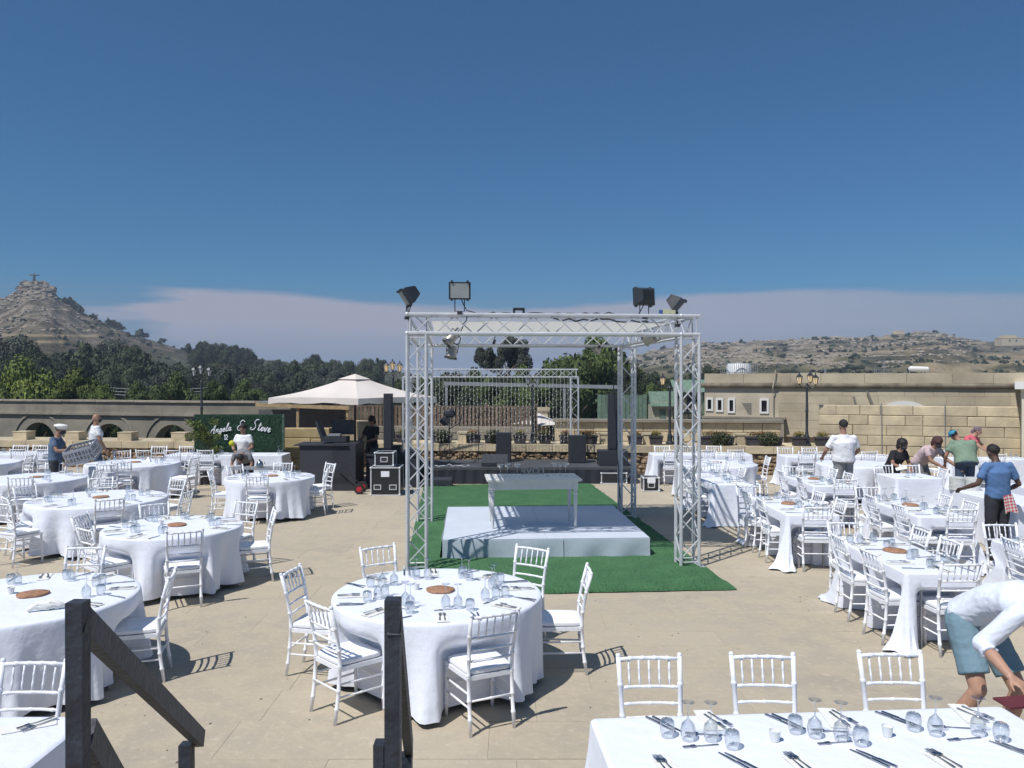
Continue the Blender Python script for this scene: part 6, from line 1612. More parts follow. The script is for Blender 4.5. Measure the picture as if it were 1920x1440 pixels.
def item(kind, x, y, rz, label, z=ZT, group=None):
    o = link(kind, MEM[kind], None, (x, y, z), rz)
    tag(o, uniq(label), {'wine_glass': 'wine glass', 'tumbler': 'tumbler', 'fork': 'fork', 'knife': 'knife', 'napkin': 'napkin', 'wood_slice': 'wood slice', 'candle_cup': 'candle cup'}[kind], group or {'wine_glass': 'upturned wine glasses on the tables', 'tumbler': 'upturned tumblers on the tables', 'fork': 'forks on the tables', 'knife': 'knives on the tables', 'napkin': 'folded napkins on the tables', 'wood_slice': 'wood slices on the tables', 'candle_cup': 'candle cups on the tables'}[kind])
    return o
def setting(ex, ey, nx_, ny_, pos, desc, full=2, side=0.0, flip=1):
    """one place laid at table edge (ex, ey); (nx_, ny_) points inwards"""
    j = lambda s=.012: rt.gauss(0, s)
    tx, ty = -ny_ * flip, nx_ * flip; ya = math.atan2(ny_, nx_) - PI / 2; D = f"{pos} place of {desc}"
    def P(a, b_): return ex + nx_ * a + tx * b_ + j(), ey + ny_ * a + ty * b_ + j()
    x, y = P(.17, -.01); item('napkin', x, y, ya + j(.08), 'folded off white napkin, ' + D, ZT + .001)
    if full:
        x, y = P(.16, .012); item('fork', x, y, ya + j(.10), 'left fork, ' + D, ZT + .009)
        x, y = P(.16, -.022); item('fork', x, y, ya + j(.10), 'right fork, ' + D, ZT + .009)
    x, y = P(.17, -.26); item('knife', x, y, ya + j(.15), 'knife, ' + D)
    if full > 1:
        x, y = P(.17, -.29); item('knife', x, y, ya + j(.10), 'second knife, ' + D)
        x, y = P(.36, -.05); item('fork', x, y, ya + PI / 2 + j(.12), 'dessert fork laid crosswise, ' + D)
    x, y = P(.34, -.24); item('tumbler', x, y, 0, 'upturned tumbler, ' + D)
    x, y = P(.40, -.16); item('wine_glass', x, y, 0, 'upturned wine glass, ' + D)
    if full > 1: x, y = P(.44, -.06); item('wine_glass', x, y, 0, 'second upturned wine glass, ' + D)
def round_settings(name, angs, full, cups=1):
    T = TB[name]; cx, cy, r_ = T['x'], T['y'], T['r']
    nm = ['right', 'far right', 'farthest', 'far left', 'left', 'near left', 'nearest', 'near right']
    for a_ in angs:
        a = R(a_); pos = nm[int(((a_ + 22.5) % 360) // 45)]; setting(cx + r_ * math.cos(a), cy + r_ * math.sin(a), -math.cos(a), -math.sin(a), pos, T['desc'], full)
    item('wood_slice', cx + .02, cy + .05, rt.random() * 6, 'brown wood slice at the centre of ' + T['desc'])
    if cups: item('candle_cup', cx - .2, cy + .1, 0, 'small frosted candle cup beside the wood slice on ' + T['desc'])
round_settings('T1', [8, 53, 98, 143, 188, 233, 278, 323], 2)
round_settings('T2', [30, 75, 120, 165, 210, 255, 345], 1); round_settings('T4', [20, 65, 110, 340], 1)
round_settings('T3', [10, 60, 110, 160, 200, 250, 320], 1); round_settings('T7', [0, 50, 100, 150, 200, 250, 310], 1, 0)
round_settings('T5', [20, 80, 300], 1, 0); round_settings('T6', [20, 80, 140, 200, 260, 330], 0, 0)
round_settings('T9', [30, 100, 160, 220, 330], 0, 0)
def rect_settings(name, full=1, npl=2, sl=True):
    T = TB[name]; cx, cy, hx, hy, d = T['x'], T['y'], T['hx'], T['hy'], T['desc']
    for k in range(npl):
        y = cy - hy + 2 * hy * (k + .5) / npl; w = ['nearer', 'farther'][k] if npl == 2 else ['nearest', 'middle', 'farthest'][k]
        setting(cx - hx, y, 1, 0, 'left ' + w, d, full); setting(cx + hx, y, -1, 0, 'right ' + w, d, full)
    setting(cx + .05, cy - hy, 0, 1, 'near end', d, full)
    if full: setting(cx - .05, cy + hy, 0, -1, 'far end', d, full)
    if sl: item('wood_slice', cx, cy + .1, rt.random() * 6, 'brown wood slice at the centre of ' + d); item('candle_cup', cx + .12, cy - .12, 0, 'small frosted candle cup near the wood slice on ' + d)
for n_ in ('A1', 'B1', 'A2', 'B2'): rect_settings(n_)
rect_settings('B0', 1, 2, False); rect_settings('A3', 0, 2, False); 
def long_settings(name, n, desc_side='near'):
    T = TB[name]; cx, cy, hx, hy, d = T['x'], T['y'], T['hx'], T['hy'], T['desc']
    for k in range(n): setting(cx - hx + 2 * hx * (k + .5) / n, cy - hy, 0, 1, ['leftmost', 'second', 'third', 'fourth', 'fifth'][k], d, 0)
long_settings('R3', 3); long_settings('R4', 3); long_settings('R1', 4); long_settings('R5', 2); long_settings('R2', 3)
setting(7.6, 15.3, 0, 1, 'left', TB['C2']['desc'], 1)

# right foreground table, laid item by item from the photograph
FT = 'the right foreground table'
def fp(kind, px, py, deg, label, dz=0):
    p_ = px2w(px, py, ZT); return item(kind, p_.x, p_.y, R(deg), label, ZT + dz)
for i, (px, py, w) in enumerate(((1322, 1345, 'left'), (1556, 1341, 'middle'), (1806, 1333, 'right'))):
    fp('napkin', px + 6, py + 6, 178 + rt.gauss(0, 4), f'folded napkin on the far edge of {FT}, {w} of three', .001)
    fp('fork', px + 18, py + 10, 200 + rt.gauss(0, 4), f'upper fork on the {w} far napkin of {FT}', .008); fp('fork', px + 28, py + 6, 208 + rt.gauss(0, 4), f'lower fork on the {w} far napkin of {FT}', .008)
for i, (px, py, w) in enumerate(((1238, 1358, 'left'), (1466, 1353, 'middle'), (1676, 1348, 'right'))):
    fp('knife', px, py, 215, f'outer knife of the {w} far pair on {FT}'); fp('knife', px + 12, py, 213, f'inner knife of the {w} far pair on {FT}')
gl = [('tumbler', 1251, 1381), ('wine_glass', 1290, 1387), ('wine_glass', 1333, 1388), ('tumbler', 1373, 1403), ('tumbler', 1491, 1374), ('wine_glass', 1528, 1382), ('wine_glass', 1577, 1388), ('tumbler', 1614, 1397), ('tumbler', 1713, 1369), ('wine_glass', 1754, 1378), ('wine_glass', 1834, 1378), ('tumbler', 1877, 1389)]
gw = ['far left of the left cluster', 'second in the left cluster', 'third in the left cluster', 'near right of the left cluster', 'far left of the middle cluster', 'second in the middle cluster', 'third in the middle cluster', 'near right of the middle cluster', 'far left of the right cluster', 'second in the right cluster', 'third in the right cluster', 'near right of the right cluster']
for (k_n, px, py), w in zip(gl, gw): fp(k_n, px, py, 0, f"upturned {'wine glass' if k_n == 'wine_glass' else 'tumbler'} on {FT}, {w}")
for i, (px, py, w) in enumerate(((1318, 1377, 'left'), (1555, 1371, 'middle'), (1782, 1364, 'right'))):
    fp('fork', px, py, 82, f'small fork laid crosswise behind the {w} glasses on {FT}'); fp('fork', px - 5 + i * 15, py + 22, 100, f'small fork laid crosswise in front of the {w} glasses on {FT}')
fp('candle_cup', 1453, 1389, 0, f'frosted candle cup left of the middle glasses on {FT}'); fp('candle_cup', 1664, 1380, 0, f'frosted candle cup right of the middle glasses on {FT}')
for i, (px, py, w) in enumerate(((1246, 1430, 'left'), (1496, 1424, 'middle'), (1768, 1418, 'right'))):
    fp('napkin', px + 14, py + 16, 12, f'folded napkin on the near edge of {FT}, {w} of three', .001)
    fp('fork', px - 6, py + 6, 12, f'left fork of the {w} near setting on {FT}', .008); fp('fork', px + 5, py + 6, 16, f'right fork of the {w} near setting on {FT}', .008)
for i, (px, py, w) in enumerate(((1378, 1428, 'left'), (1630, 1422, 'middle'), (1896, 1405, 'right'))):
    fp('knife', px, py, 30, f'outer knife of the {w} near pair on {FT}'); fp('knife', px + 13, py, 32, f'inner knife of the {w} near pair on {FT}')
# left foreground corner
F2 = 'the left foreground table corner'
fp('napkin', 55, 1362, -60, f'folded napkin on {F2}', .001); fp('fork', 66, 1358, 145, f'upper fork on {F2}', .007); fp('fork', 74, 1361, 148, f'lower fork on {F2}', .007)
# crumpled cloth on T4
q = MB(); r = random.Random(5)
for k in range(7):
    p0 = Vector((-.11 + .02 * k, -.05 + .012 * k, .012 + .006 * (k % 3))); q.tube([p0, p0 + Vector((.04, .03, .03 + .01 * (k % 2))), p0 + Vector((.10, .05, .015)), p0 + Vector((.15, .05, .0))], [.018, .024, .02, .008], 7)
p_ = px2w(83, 1145, ZT); tag(q.build('crumpled_cloth', M_nap, loc=p_, smooth=True), 'crumpled cream cloth on the near edge of the round table at the left edge', 'cloth')
# plate stacks
for i, (px, w) in enumerate(((1794, 'left'), (1824, 'right'))):
    p_ = px2w(px, 918 + i, ZT); t = thing('plate_stack', f'tall stack of white plates on the right table, {w} of two', 'plates', (p_.x, p_.y, ZT), 0, 'stacks of plates')
    pm_ = MB(); pm_.lathe([(.085, 0), (.112, .0015), (.118, .0012), (.118, .0096), (.105, .0090), (.075, .006)], 24); me = pm_.mesh('plate', mat('plate_glaze', (.72, .72, .68), .2), 'a')
    for k in range(22): link('plate', me, t, (random.gauss(0, .002), random.gauss(0, .002), .0 + k * .0098))
# folded napkin stack and silver pot on the cart, white tent card on T6
ct = thing('serving_cart', 'dark serving cart with grey top behind the far left round tables', 'cart', (atY(487, 0, 17.3).x, 17.3, 0))
q = MB(); q.box((0, 0, .74), (1.1, .5, .03)); q.build('top', M_grey, ct); q = MB(); q.box((0, 0, .45), (1.0, .45, .03)); q.build('shelf', M_black, ct)
q = MB()
for sx_ in (-1, 1):
    for sy_ in (-1, 1): q.box((sx_ * .5, sy_ * .2, .37), (.03, .03, .74))
q.build('frame', M_black, ct)
q = MB(); q.lathe([(.05, 0), (.07, .01), (.075, .07), (.055, .12), (.03, .14), (.012, .15), (.018, .17), (.001, .185)], 16); q.tube([(.07, 0, .06), (.11, 0, .09), (.10, 0, .12)], .008, 5)
tag(q.build('silver_pot', M_steel, loc=(ct.location.x, 17.25, .757), smooth='a'), 'small silver lidded pot on the serving cart in front of the green sign', 'pot')
p_ = px2w(278, 866, ZT); q = MB(); q.add([(-.07, -.05, 0), (.07, -.05, 0), (.0, 0, .13), (-.07, .05, 0), (.07, .05, 0)], [(0, 1, 2), (4, 3, 2), (3, 0, 2), (1, 4, 2), (3, 4, 1, 0)])
tag(q.build('napkin_tent', M_white, loc=p_), 'white folded napkin standing like a tent on the farthest round table', 'napkin')
p_ = px2w(1875, 930, ZT); q = MB(); q.box((0, 0, .01), (.30, .2, .02)); tag(q.build('black_tray', M_black, loc=(8.15, 12.35, ZT)), 'flat black tray on the table right of the man in the blue T-shirt', 'tray')

# ================================================================== PEOPLE
SKINS = {'l': mat('skin_light', (.44, .25, .17), .55, var=.06, vscale=30), 'm': mat('skin_tan', (.33, .18, .12), .55, var=.06, vscale=30), 'd': mat('skin_dark', (.11, .06, .042), .5, var=.08, vscale=30)}
def remesh(q, name, m, parent, vox, sm=4, fold=0):
    me = q.mesh(name, m, True); tmp = bpy.data.objects.new('tmp', me); COL.objects.link(tmp)
    md = tmp.modifiers.new('r', 'REMESH'); md.mode = 'VOXEL'; md.voxel_size = vox; md.use_smooth_shade = True
    m2 = tmp.modifiers.new('s', 'SMOOTH'); m2.factor = .5; m2.iterations = sm
    dg = bpy.context.evaluated_depsgraph_get(); out_ = bpy.data.meshes.new_from_object(tmp.evaluated_get(dg)); bpy.data.objects.remove(tmp)
    if fold:                                  # cloth creases: real relief along the normals
        n_ = len(out_.vertices); co = np.empty(n_ * 3); out_.vertices.foreach_get('co', co); co = co.reshape(-1, 3); nr = np.empty(n_ * 3); out_.vertices.foreach_get('normal', nr); nr = nr.reshape(-1, 3)
        sd_ = random.random() * 50
        a_ = co[:, 0] * 1.0 + co[:, 1] * .8; w1 = fbm(a_ * 9 + sd_, co[:, 2] * 5 + co[:, 1] * 4 + sd_, 3); w2 = fbm(co[:, 0] * 5 + co[:, 1] * 3 + sd_ + 9, (co[:, 2] + co[:, 0] * .6) * 17, 3)
        d_ = (-np.abs(w1 - .45) * 2.2 - np.abs(w2 - .45) * 2.0 + .35) * fold
        out_.vertices.foreach_set('co', (co + nr * d_[:, None]).reshape(-1)); out_.update()
    out_.name = name; out_.materials.clear(); out_.materials.append(m); out_.polygons.foreach_set('use_smooth', [True] * len(out_.polygons))
    return link(name, out_, parent)
def limb(q, pts, rs, n=12, end=True):
    q.tube(pts, rs, n)
    q.ell(pts[0], (rs[0],) * 3, 10, 7)
    if end: q.ell(pts[-1], (rs[-1],) * 3, 10, 7)
    for p_, r_ in zip(pts[1:-1], rs[1:-1]): q.ell(p_, (r_,) * 3, 10, 7)
def torso(q, secs, side):
    """secs: (centre, half width, half depth); side: unit vector to the figure's right"""
    n = 18; b0 = len(q.v); side = Vector(side)
    C = [Vector(s[0]) for s in secs]
    for i, (c, w, d) in enumerate(secs):
        ax = (C[min(i + 1, len(C) - 1)] - C[max(i - 1, 0)]).normalized(); s_ = (side - ax * side.dot(ax)).normalized(); f_ = ax.cross(s_)
        for k in range(n): a = 2 * PI * k / n; q.v.append(tuple(Vector(c) + s_ * (w * math.cos(a)) + f_ * (d * math.sin(a))))
    m_ = len(secs); fs_ = [(b0 + i * n + k, b0 + i * n + (k + 1) % n, b0 + (i + 1) * n + (k + 1) % n, b0 + (i + 1) * n + k) for i in range(m_ - 1) for k in range(n)]
    fs_ += [tuple(b0 + k for k in range(n - 1, -1, -1)), tuple(b0 + (m_ - 1) * n + k for k in range(n))]; q.f += fs_; q.m += [0] * len(fs_)
def hand(q, w, d, up, s=1.0, curl=.4, thumb=1):
    """palm and five fingers from wrist w pointing along d; up = back-of-hand normal"""
    d = d.normalized(); up = (up - d * up.dot(d)).normalized(); sd = d.cross(up) * thumb
    for k in range(4):
        b_ = w + d * (.085 * s) + sd * ((k - 1.5) * .021 * s); L_ = (.066, .078, .072, .056)[k] * s if thumb > 0 else (.066, .078, .072, .056)[k] * s
        limb(q, [w + d * .015 * s + sd * ((k - 1.5) * .013 * s), b_], [.014 * s, .0115 * s], 8)
        e1 = b_ + (d * math.cos(curl) - up * math.sin(curl)) * L_ * .5; e2 = e1 + (d * math.cos(curl * 2) - up * math.sin(curl * 2)) * L_ * .5
        limb(q, [b_, e1, e2], [.0095 * s, .0088 * s, .0075 * s], 8)
    tb_ = w + d * .02 * s - sd * .022 * s; t1 = tb_ + (d * .6 - sd * .7 - up * .2).normalized() * .045 * s; t2 = t1 + (d * .85 - sd * .25 - up * .4).normalized() * .035 * s
    limb(q, [tb_, t1, t2], [.014 * s, .011 * s, .0085 * s], 8)
def person(label, loc, yaw, skin, J, shirt, pants, hair, H=1.75, girth=1.0, vox=.014, shorts=False, sleeve=.5, mask=False, cap=None, group=None, longsleeve=False):
    t = thing('person', label, 'person', loc, yaw, group); S = H / 1.75; g_ = girth
    D = dict(pelvis=(0, 0, .95), waist=(0, 0, 1.10), chest=(0, .01, 1.30), neck=(0, 0, 1.47), head=(0, .02, 1.62), shL=(-.18, 0, 1.41), shR=(.18, 0, 1.41), elL=(-.24, -.02, 1.14), elR=(.24, -.02, 1.14), wrL=(-.25, .08, .90), wrR=(.25, .08, .90),
             hipL=(-.09, 0, .93), hipR=(.09, 0, .93), knL=(-.10, .02, .50), knR=(.10, .02, .50), anL=(-.10, -.01, .08), anR=(.10, -.01, .08))
    D.update(J); P = {k: Vector(v) * S for k, v in D.items()}
    sk = SKINS[skin]; face = Vector(J.get('face', (0, 1, 0))).normalized(); side = Vector(J.get('side', (1, 0, 0)))
    # body
    q = MB(); up = (P['head'] - P['neck']).normalized()
    torso(q, [(P['pelvis'] - (P['waist'] - P['pelvis']) * .3, .10 * S, .08 * S), (P['pelvis'], .140 * S * g_, .10 * S * g_), (P['waist'], .13 * S * g_, .10 * S * g_), (P['chest'], .155 * S * g_, .105 * S * g_), (P['chest'].lerp(P['neck'], .7), .11 * S, .07 * S), (P['neck'], .055 * S, .055 * S)], side)
    limb(q, [P['neck'] - up * .03 * S, P['neck'].lerp(P['head'], .5)], [.058 * S, .052 * S])
    fx = face.cross(up).normalized(); fu = fx.cross(face).normalized(); Rm = Matrix((fx, face, fu)).transposed()
    hc = P['head']; q.ell(hc + fu * .015 * S, (.074 * S, .092 * S, .098 * S), 16, 12, Rm); q.ell(hc + Rm @ Vector((0, .030 * S, -.055 * S)), (.055 * S, .058 * S, .060 * S), 12, 9, Rm)
    q.ell(hc + Rm @ Vector((0, .100 * S, -.018 * S)), (.012 * S, .020 * S, .022 * S), 8, 6, Rm)
    for s_ in (-1, 1): q.ell(hc + Rm @ Vector((s_ * .077 * S, .0, -.012 * S)), (.010 * S, .020 * S, .030 * S), 8, 6, Rm)
    q.ell(hc + Rm @ Vector((0, .086 * S, -.062 * S)), (.024 * S, .012 * S, .008 * S), 8, 6, Rm)
    for a in 'LR':
        limb(q, [P['sh' + a], P['sh' + a].lerp(P['el' + a], .5), P['el' + a], P['el' + a].lerp(P['wr' + a], .4), P['wr' + a]], [.043 * S * g_ ** .5, .045 * S, .039 * S, .040 * S, .026 * S])
        limb(q, [P['hip' + a], P['hip' + a].lerp(P['kn' + a], .45), P['kn' + a], P['kn' + a].lerp(P['an' + a], .3), P['an' + a]], [.080 * S, .074 * S, .055 * S, .058 * S, .036 * S])
        ft = Vector(J.get('toe', (0, 1, 0))).normalized(); limb(q, [P['an' + a] - Vector((0, 0, .035 * S)), P['an' + a] + ft * .14 * S - Vector((0, 0, .05 * S))], [.040 * S, .028 * S])
        hd = (P['wr' + a] - P['el' + a]); hand(q, P['wr' + a], Vector(J.get('hd' + a, hd)), Vector(J.get('hu' + a, (0, 1 if abs(hd.normalized().y) < .9 else 0, .3))), S, .45, 1 if a == 'L' else -1)
    remesh(q, 'body', sk, t, vox)
    # shirt
    q = MB(); k = 1.13; pv = P['pelvis']
    torso(q, [(pv - (P['waist'] - pv) * (.25 if not J.get('tuck') else -.2), .170 * S * g_, .125 * S * g_), (pv, .172 * S * g_, .128 * S * g_), (P['waist'], .155 * S * g_, .125 * S * g_), (P['chest'], .185 * S * g_, .135 * S * g_), (P['chest'].lerp(P['neck'], .50), .150 * S, .105 * S), (P['chest'].lerp(P['neck'], .78), .105 * S, .085 * S), (P['chest'].lerp(P['neck'], .95), .068 * S, .066 * S)], side)
    for a in 'LR':
        e_ = P['sh' + a].lerp(P['el' + a], 1 if longsleeve else sleeve + .15); pts = [P['chest'].lerp(P['neck'], .45).lerp(P['sh' + a], .55), P['sh' + a] - (P['sh' + a] - P['neck']) * .03, e_]; rs = [.070 * S, .062 * S * g_ ** .4, .060 * S * g_ ** .3]
        if longsleeve: pts.append(P['el' + a].lerp(P['wr' + a], .30)); rs.append(.058 * S)
        limb(q, pts, rs, end=False)
    # folds: slight displacement by noise is left to the surface relief
    remesh(q, 'shirt', shirt, t, vox, 10, .011)
    q = MB(); torso(q, [(P['waist'].lerp(pv, .55), .150 * S * g_, .120 * S * g_), (pv, .168 * S * g_, .124 * S * g_), (pv.lerp((P['hipL'] + P['hipR']) / 2, .5) - (P['waist'] - pv) * .35, .160 * S * g_, .122 * S)], side)
    for a in 'LR':
        if shorts: limb(q, [P['hip' + a], P['hip' + a].lerp(P['kn' + a], .5), P['hip' + a].lerp(P['kn' + a], .78)], [.104 * S, .098 * S, .096 * S], end=False)
        else: limb(q, [P['hip' + a], P['hip' + a].lerp(P['kn' + a], .5), P['kn' + a], P['kn' + a].lerp(P['an' + a], .92)], [.104 * S, .092 * S, .074 * S, .060 * S])
    remesh(q, 'shorts' if shorts else 'trousers', pants, t, vox, 7, .009)
    # shoes
    for a in 'LR':
        ft = Vector(J.get('toe', (0, 1, 0))).normalized(); q = MB(); limb(q, [P['an' + a] - Vector((0, 0, .035 * S)) - ft * .03, P['an' + a] + ft * .15 * S - Vector((0, 0, .045 * S))], [.046 * S, .038 * S]); remesh(q, 'shoe', mat('dark_shoe', (.03, .03, .035), .6), t, .012, 3)
    if hair:
        q = MB(); hr_, ext = hair; q.ell(hc + Rm @ Vector((0, -.014 * S, .034 * S)), (.081 * S * ext, .096 * S * ext, .090 * S * ext), 16, 12, Rm)
        if ext > 1.12: q.ell(hc + Rm @ Vector((0, -.06 * S, -.04 * S)), (.080 * S, .055 * S, .10 * S), 12, 9, Rm)
        remesh(q, 'hair', hr_, t, .010, 2, .020)
    for s_ in (-1, 1):
        q = MB(); q.ell(hc + Rm @ Vector((s_ * .030 * S, .084 * S, .006 * S)), (.012 * S, .008 * S, .006 * S), 8, 6, Rm); q.build('eye', mat('eye_dark', (.02, .015, .012), .3), t, smooth=True)
    if mask: q = MB(); q.ell(hc + Rm @ Vector((0, .048 * S, -.045 * S)), (.068 * S, .066 * S, .052 * S), 14, 10, Rm); q.build('face_mask', M_black, t, smooth=True)
    if cap == 'chef':
        q = MB(); mw = mat('chef_hat_cloth', (.78, .77, .72), .9); q.lathe([(.090, .02), (.092, .07)], 18); q.ell((0, 0, .085), (.145, .14, .045), 16, 8)
        q.v = [tuple(hc + Rm @ (Vector(v) * S)) for v in q.v]; q.build('chef_hat', mw, t, smooth=True)
    if cap == 'cyan':
        q = MB(); q.ell(hc + Rm @ Vector((0, -.01 * S, .045 * S)), (.086 * S, .102 * S, .075 * S), 16, 10, Rm); q.ell(hc + Rm @ Vector((0, .11 * S, .03 * S)), (.06 * S, .06 * S, .008 * S), 10, 6, Rm); q.build('cap', mat('cyan_cap', (.03, .26, .40), .7), t, smooth=True)
    if cap == 'scarf':
        q = MB(); q.ell(hc + Rm @ Vector((0, -.02 * S, .03 * S)), (.086 * S, .100 * S, .090 * S), 16, 10, Rm); q.ell(hc + Rm @ Vector((.02, -.11 * S, -.05 * S)), (.04 * S, .04 * S, .06 * S), 10, 6, Rm); q.build('head_scarf', mat('grey_scarf', (.17, .13, .15), .9, var=.4, vscale=40), t, smooth=True)
    return t
def fab(name, c): return mat(name, c, .9, var=.10, vscale=5, bump=.55, bscale=9)
M_hair = mat('dark_hair', (.018, .014, .013), .6, bump=.5, bscale=120); M_hairb = mat('brown_hair', (.07, .025, .025), .6, bump=.5, bscale=120)
wh = fab('white_cotton', (.74, .74, .76)); dk = fab('dark_cotton', (.03, .032, .04)); gy = fab('grey_cotton', (.20, .20, .21)); bl = fab('blue_jersey', (.085, .17, .34)); nav = fab('navy_cotton', (.055, .085, .14))
gn = fab('sage_cotton', (.19, .27, .19)); pk = fab('pale_pink_cotton', (.55, .42, .42)); co = fab('coral_cotton', (.60, .13, .16)); wp = fab('off_white_polo', (.68, .70, .72)); dn = fab('teal_denim', (.17, .27, .33)); 
# facing: yaw 0 looks away from the camera (+Y); -90 deg looks right (+X); 180 looks at the camera
chef = person('person in a chef hat and blue shirt carrying a grey glass rack', (-9.62, 16.85, 0), R(-80), 'm', dict(elR=(.27, .12, 1.18), wrR=(.20, .40, 1.17), elL=(-.27, .12, 1.16), wrL=(-.22, .40, 1.10), hdR=(-.2, 1, -.1), hdL=(.2, 1, -.1), huR=(0, .2, 1), huL=(0, .2, 1), face=(0, 1, -.12), neck=(0, .04, 1.46), head=(0, .10, 1.60)), fab('blue_denim_shirt', (.09, .14, .22)), dk, (M_hair, 1.02), 1.74, 1.05, mask=True, cap='chef')
# glass rack
rk_ = thing('glass_rack', 'grey plastic compartment rack held by the person in the chef hat', 'rack', (-8.92, 16.70, 1.02), R(8)); rk_.rotation_euler = (R(18), R(-14), R(6)); M_rack = mat('rack_plastic', (.42, .42, .44), .5)
q = MB(); w, d, h = .56, .44, .26
for z in (0, h * .5, h): 
    for y in (-d / 2, d / 2): q.box((0, y, z), (w, .012, .05 if z != h * .5 else .018))
    for x in (-w / 2, w / 2): q.box((x, 0, z), (.012, d, .05 if z != h * .5 else .018))
for k in range(9):
    x = -w / 2 + w * k / 8
    for y in (-d / 2, d / 2): q.box((x, y, h / 2), (.018, .014, h))
for k in range(7):
    y = -d / 2 + d * k / 6
    for x in (-w / 2, w / 2): q.box((x, y, h / 2), (.014, .018, h))
q.build('frame', M_rack, rk_); q = MB()
for k in range(1, 6): q.box((-w / 2 + w * k / 6, 0, .12), (.006, d - .02, .2))
for k in range(1, 5): q.box((0, -d / 2 + d * k / 5, .12), (w - .02, .006, .2))
q.box((0, 0, .0), (w - .02, d - .02, .006)); q.build('divider', M_rack, rk_)
person('bald person in a white polo shirt walking away by the boundary wall', (-10.1, 19.4, 0), R(-48), 'm', dict(elR=(.25, .02, 1.14), wrR=(.24, .16, .90), knL=(-.10, .14, .5), anL=(-.10, .10, .09)), wp, nav, None, 1.84, 1.12, mask=True)
person('person in a white top standing in front of the green sign with a bright pouch', (atY(455, 0, 18.9).x, 18.9, 0), R(168), 'm', dict(elR=(.25, .08, 1.14), wrR=(.10, .26, 1.08), elL=(-.26, .02, 1.15), wrL=(-.20, .22, 1.05), face=(.25, 1, -.15)), wh, gy, (M_hair, 1.10), 1.62, 1.0)
person('person in a grey top bending forward in front of the green sign', (atY(459, 0, 18.0).x, 18.0, 0), R(185), 'm', dict(pelvis=(0, -.12, .90), waist=(0, .02, 1.0), chest=(0, .24, 1.10), neck=(0, .40, 1.08), head=(0, .52, 1.00), shL=(-.18, .34, 1.08), shR=(.18, .34, 1.08), elL=(-.24, .36, .86), elR=(.24, .36, .86), wrL=(-.16, .46, .68), wrR=(.16, .46, .68), hipL=(-.09, -.10, .88), hipR=(.09, -.10, .88), face=(0, .6, -.8)), gy, dk, (M_hair, 1.08), 1.60, 1.05, shorts=True)
person('person in black standing in the shade behind the equipment under the parasol', (atY(697, 0, 20.9).x, 20.9, 0), R(150), 'm', dict(elR=(.25, .12, 1.14), wrR=(.16, .34, 1.10), elL=(-.25, .12, 1.14), wrL=(-.16, .34, 1.10), face=(0, 1, -.3)), fab('black_cotton', (.016, .016, .02)), dk, (M_hair, 1.14), 1.72)
person('large person in a white T-shirt and grey shorts seen from behind', (6.82, 16.45, 0), R(4), 'm', dict(elR=(.33, .05, 1.13), wrR=(.30, .24, 1.00), elL=(-.33, .05, 1.13), wrL=(-.30, .24, 1.0), shL=(-.21, 0, 1.375), shR=(.21, 0, 1.375)), wh, fab('light_grey_cotton', (.27, .27, .29)), (M_hair, 1.03), 1.84, 1.34, shorts=True, sleeve=.6)
person('dark haired person in a black T-shirt and mask folding a napkin', (8.02, 16.75, 0), R(200), 'm', dict(pelvis=(0, -.10, .80), waist=(0, -.02, .93), chest=(0, .08, 1.08), neck=(0, .14, 1.20), head=(0, .20, 1.33), shL=(-.17, .10, 1.15), shR=(.17, .10, 1.15), elL=(-.22, .16, .92), elR=(.22, .16, .92), wrL=(-.08, .36, .82), wrR=(.08, .36, .82), knL=(-.10, .10, .46), knR=(.10, .10, .46), hipL=(-.09, -.08, .80), hipR=(.09, -.08, .80), face=(-.25, 1, -.35)), fab('black_cotton', (.016, .016, .02)), dk, (M_hair, 1.17), 1.72, 1.08, mask=True)
person('person in a pale pink shirt and mask leaning over the table to place cutlery', (8.72, 16.9, 0), R(205), 'm', dict(pelvis=(0, -.14, .90), waist=(0, -.03, 1.02), chest=(0, .12, 1.16), neck=(0, .22, 1.26), head=(0, .30, 1.36), shL=(-.18, .18, 1.21), shR=(.18, .18, 1.21), elL=(-.22, .34, 1.00), elR=(.20, .30, .98), wrL=(-.28, .58, .84), wrR=(.06, .50, .84), hipL=(-.09, -.12, .88), hipR=(.09, -.12, .88), face=(-.1, .9, -.5)), pk, gy, (M_hairb, 1.15), 1.74, 1.14, mask=True)
person('broad person in a sage green T-shirt and cyan cap seen from behind', (9.35, 16.5, 0), R(-8), 'm', dict(pelvis=(0, -.06, .93), waist=(0, 0, 1.06), chest=(0, .10, 1.22), neck=(-.02, .22, 1.35), head=(-.10, .30, 1.45), shL=(-.20, .12, 1.32), shR=(.20, .12, 1.32), elL=(-.33, .10, 1.05), elR=(.30, .26, 1.08), wrL=(-.31, .2, .86), wrR=(.22, .45, .95), face=(-.1, 1, -.5)), gn, nav, (M_hair, 1.0), 1.78, 1.36, cap='cyan', sleeve=.55)
person('person in a coral top and grey head scarf leaning right at the back table', (11.30, 19.95, 0), R(-130), 'l', dict(pelvis=(0, -.08, .92), waist=(0, 0, 1.05), chest=(0, .12, 1.22), neck=(0, .22, 1.34), head=(0, .30, 1.46), shL=(-.17, .18, 1.29), shR=(.17, .18, 1.29), elL=(-.22, .34, 1.10), elR=(.20, .36, 1.08), wrL=(-.16, .56, .92), wrR=(.16, .58, .92), face=(0, 1, -.4)), co, nav, None, 1.66, 1.05, cap='scarf')
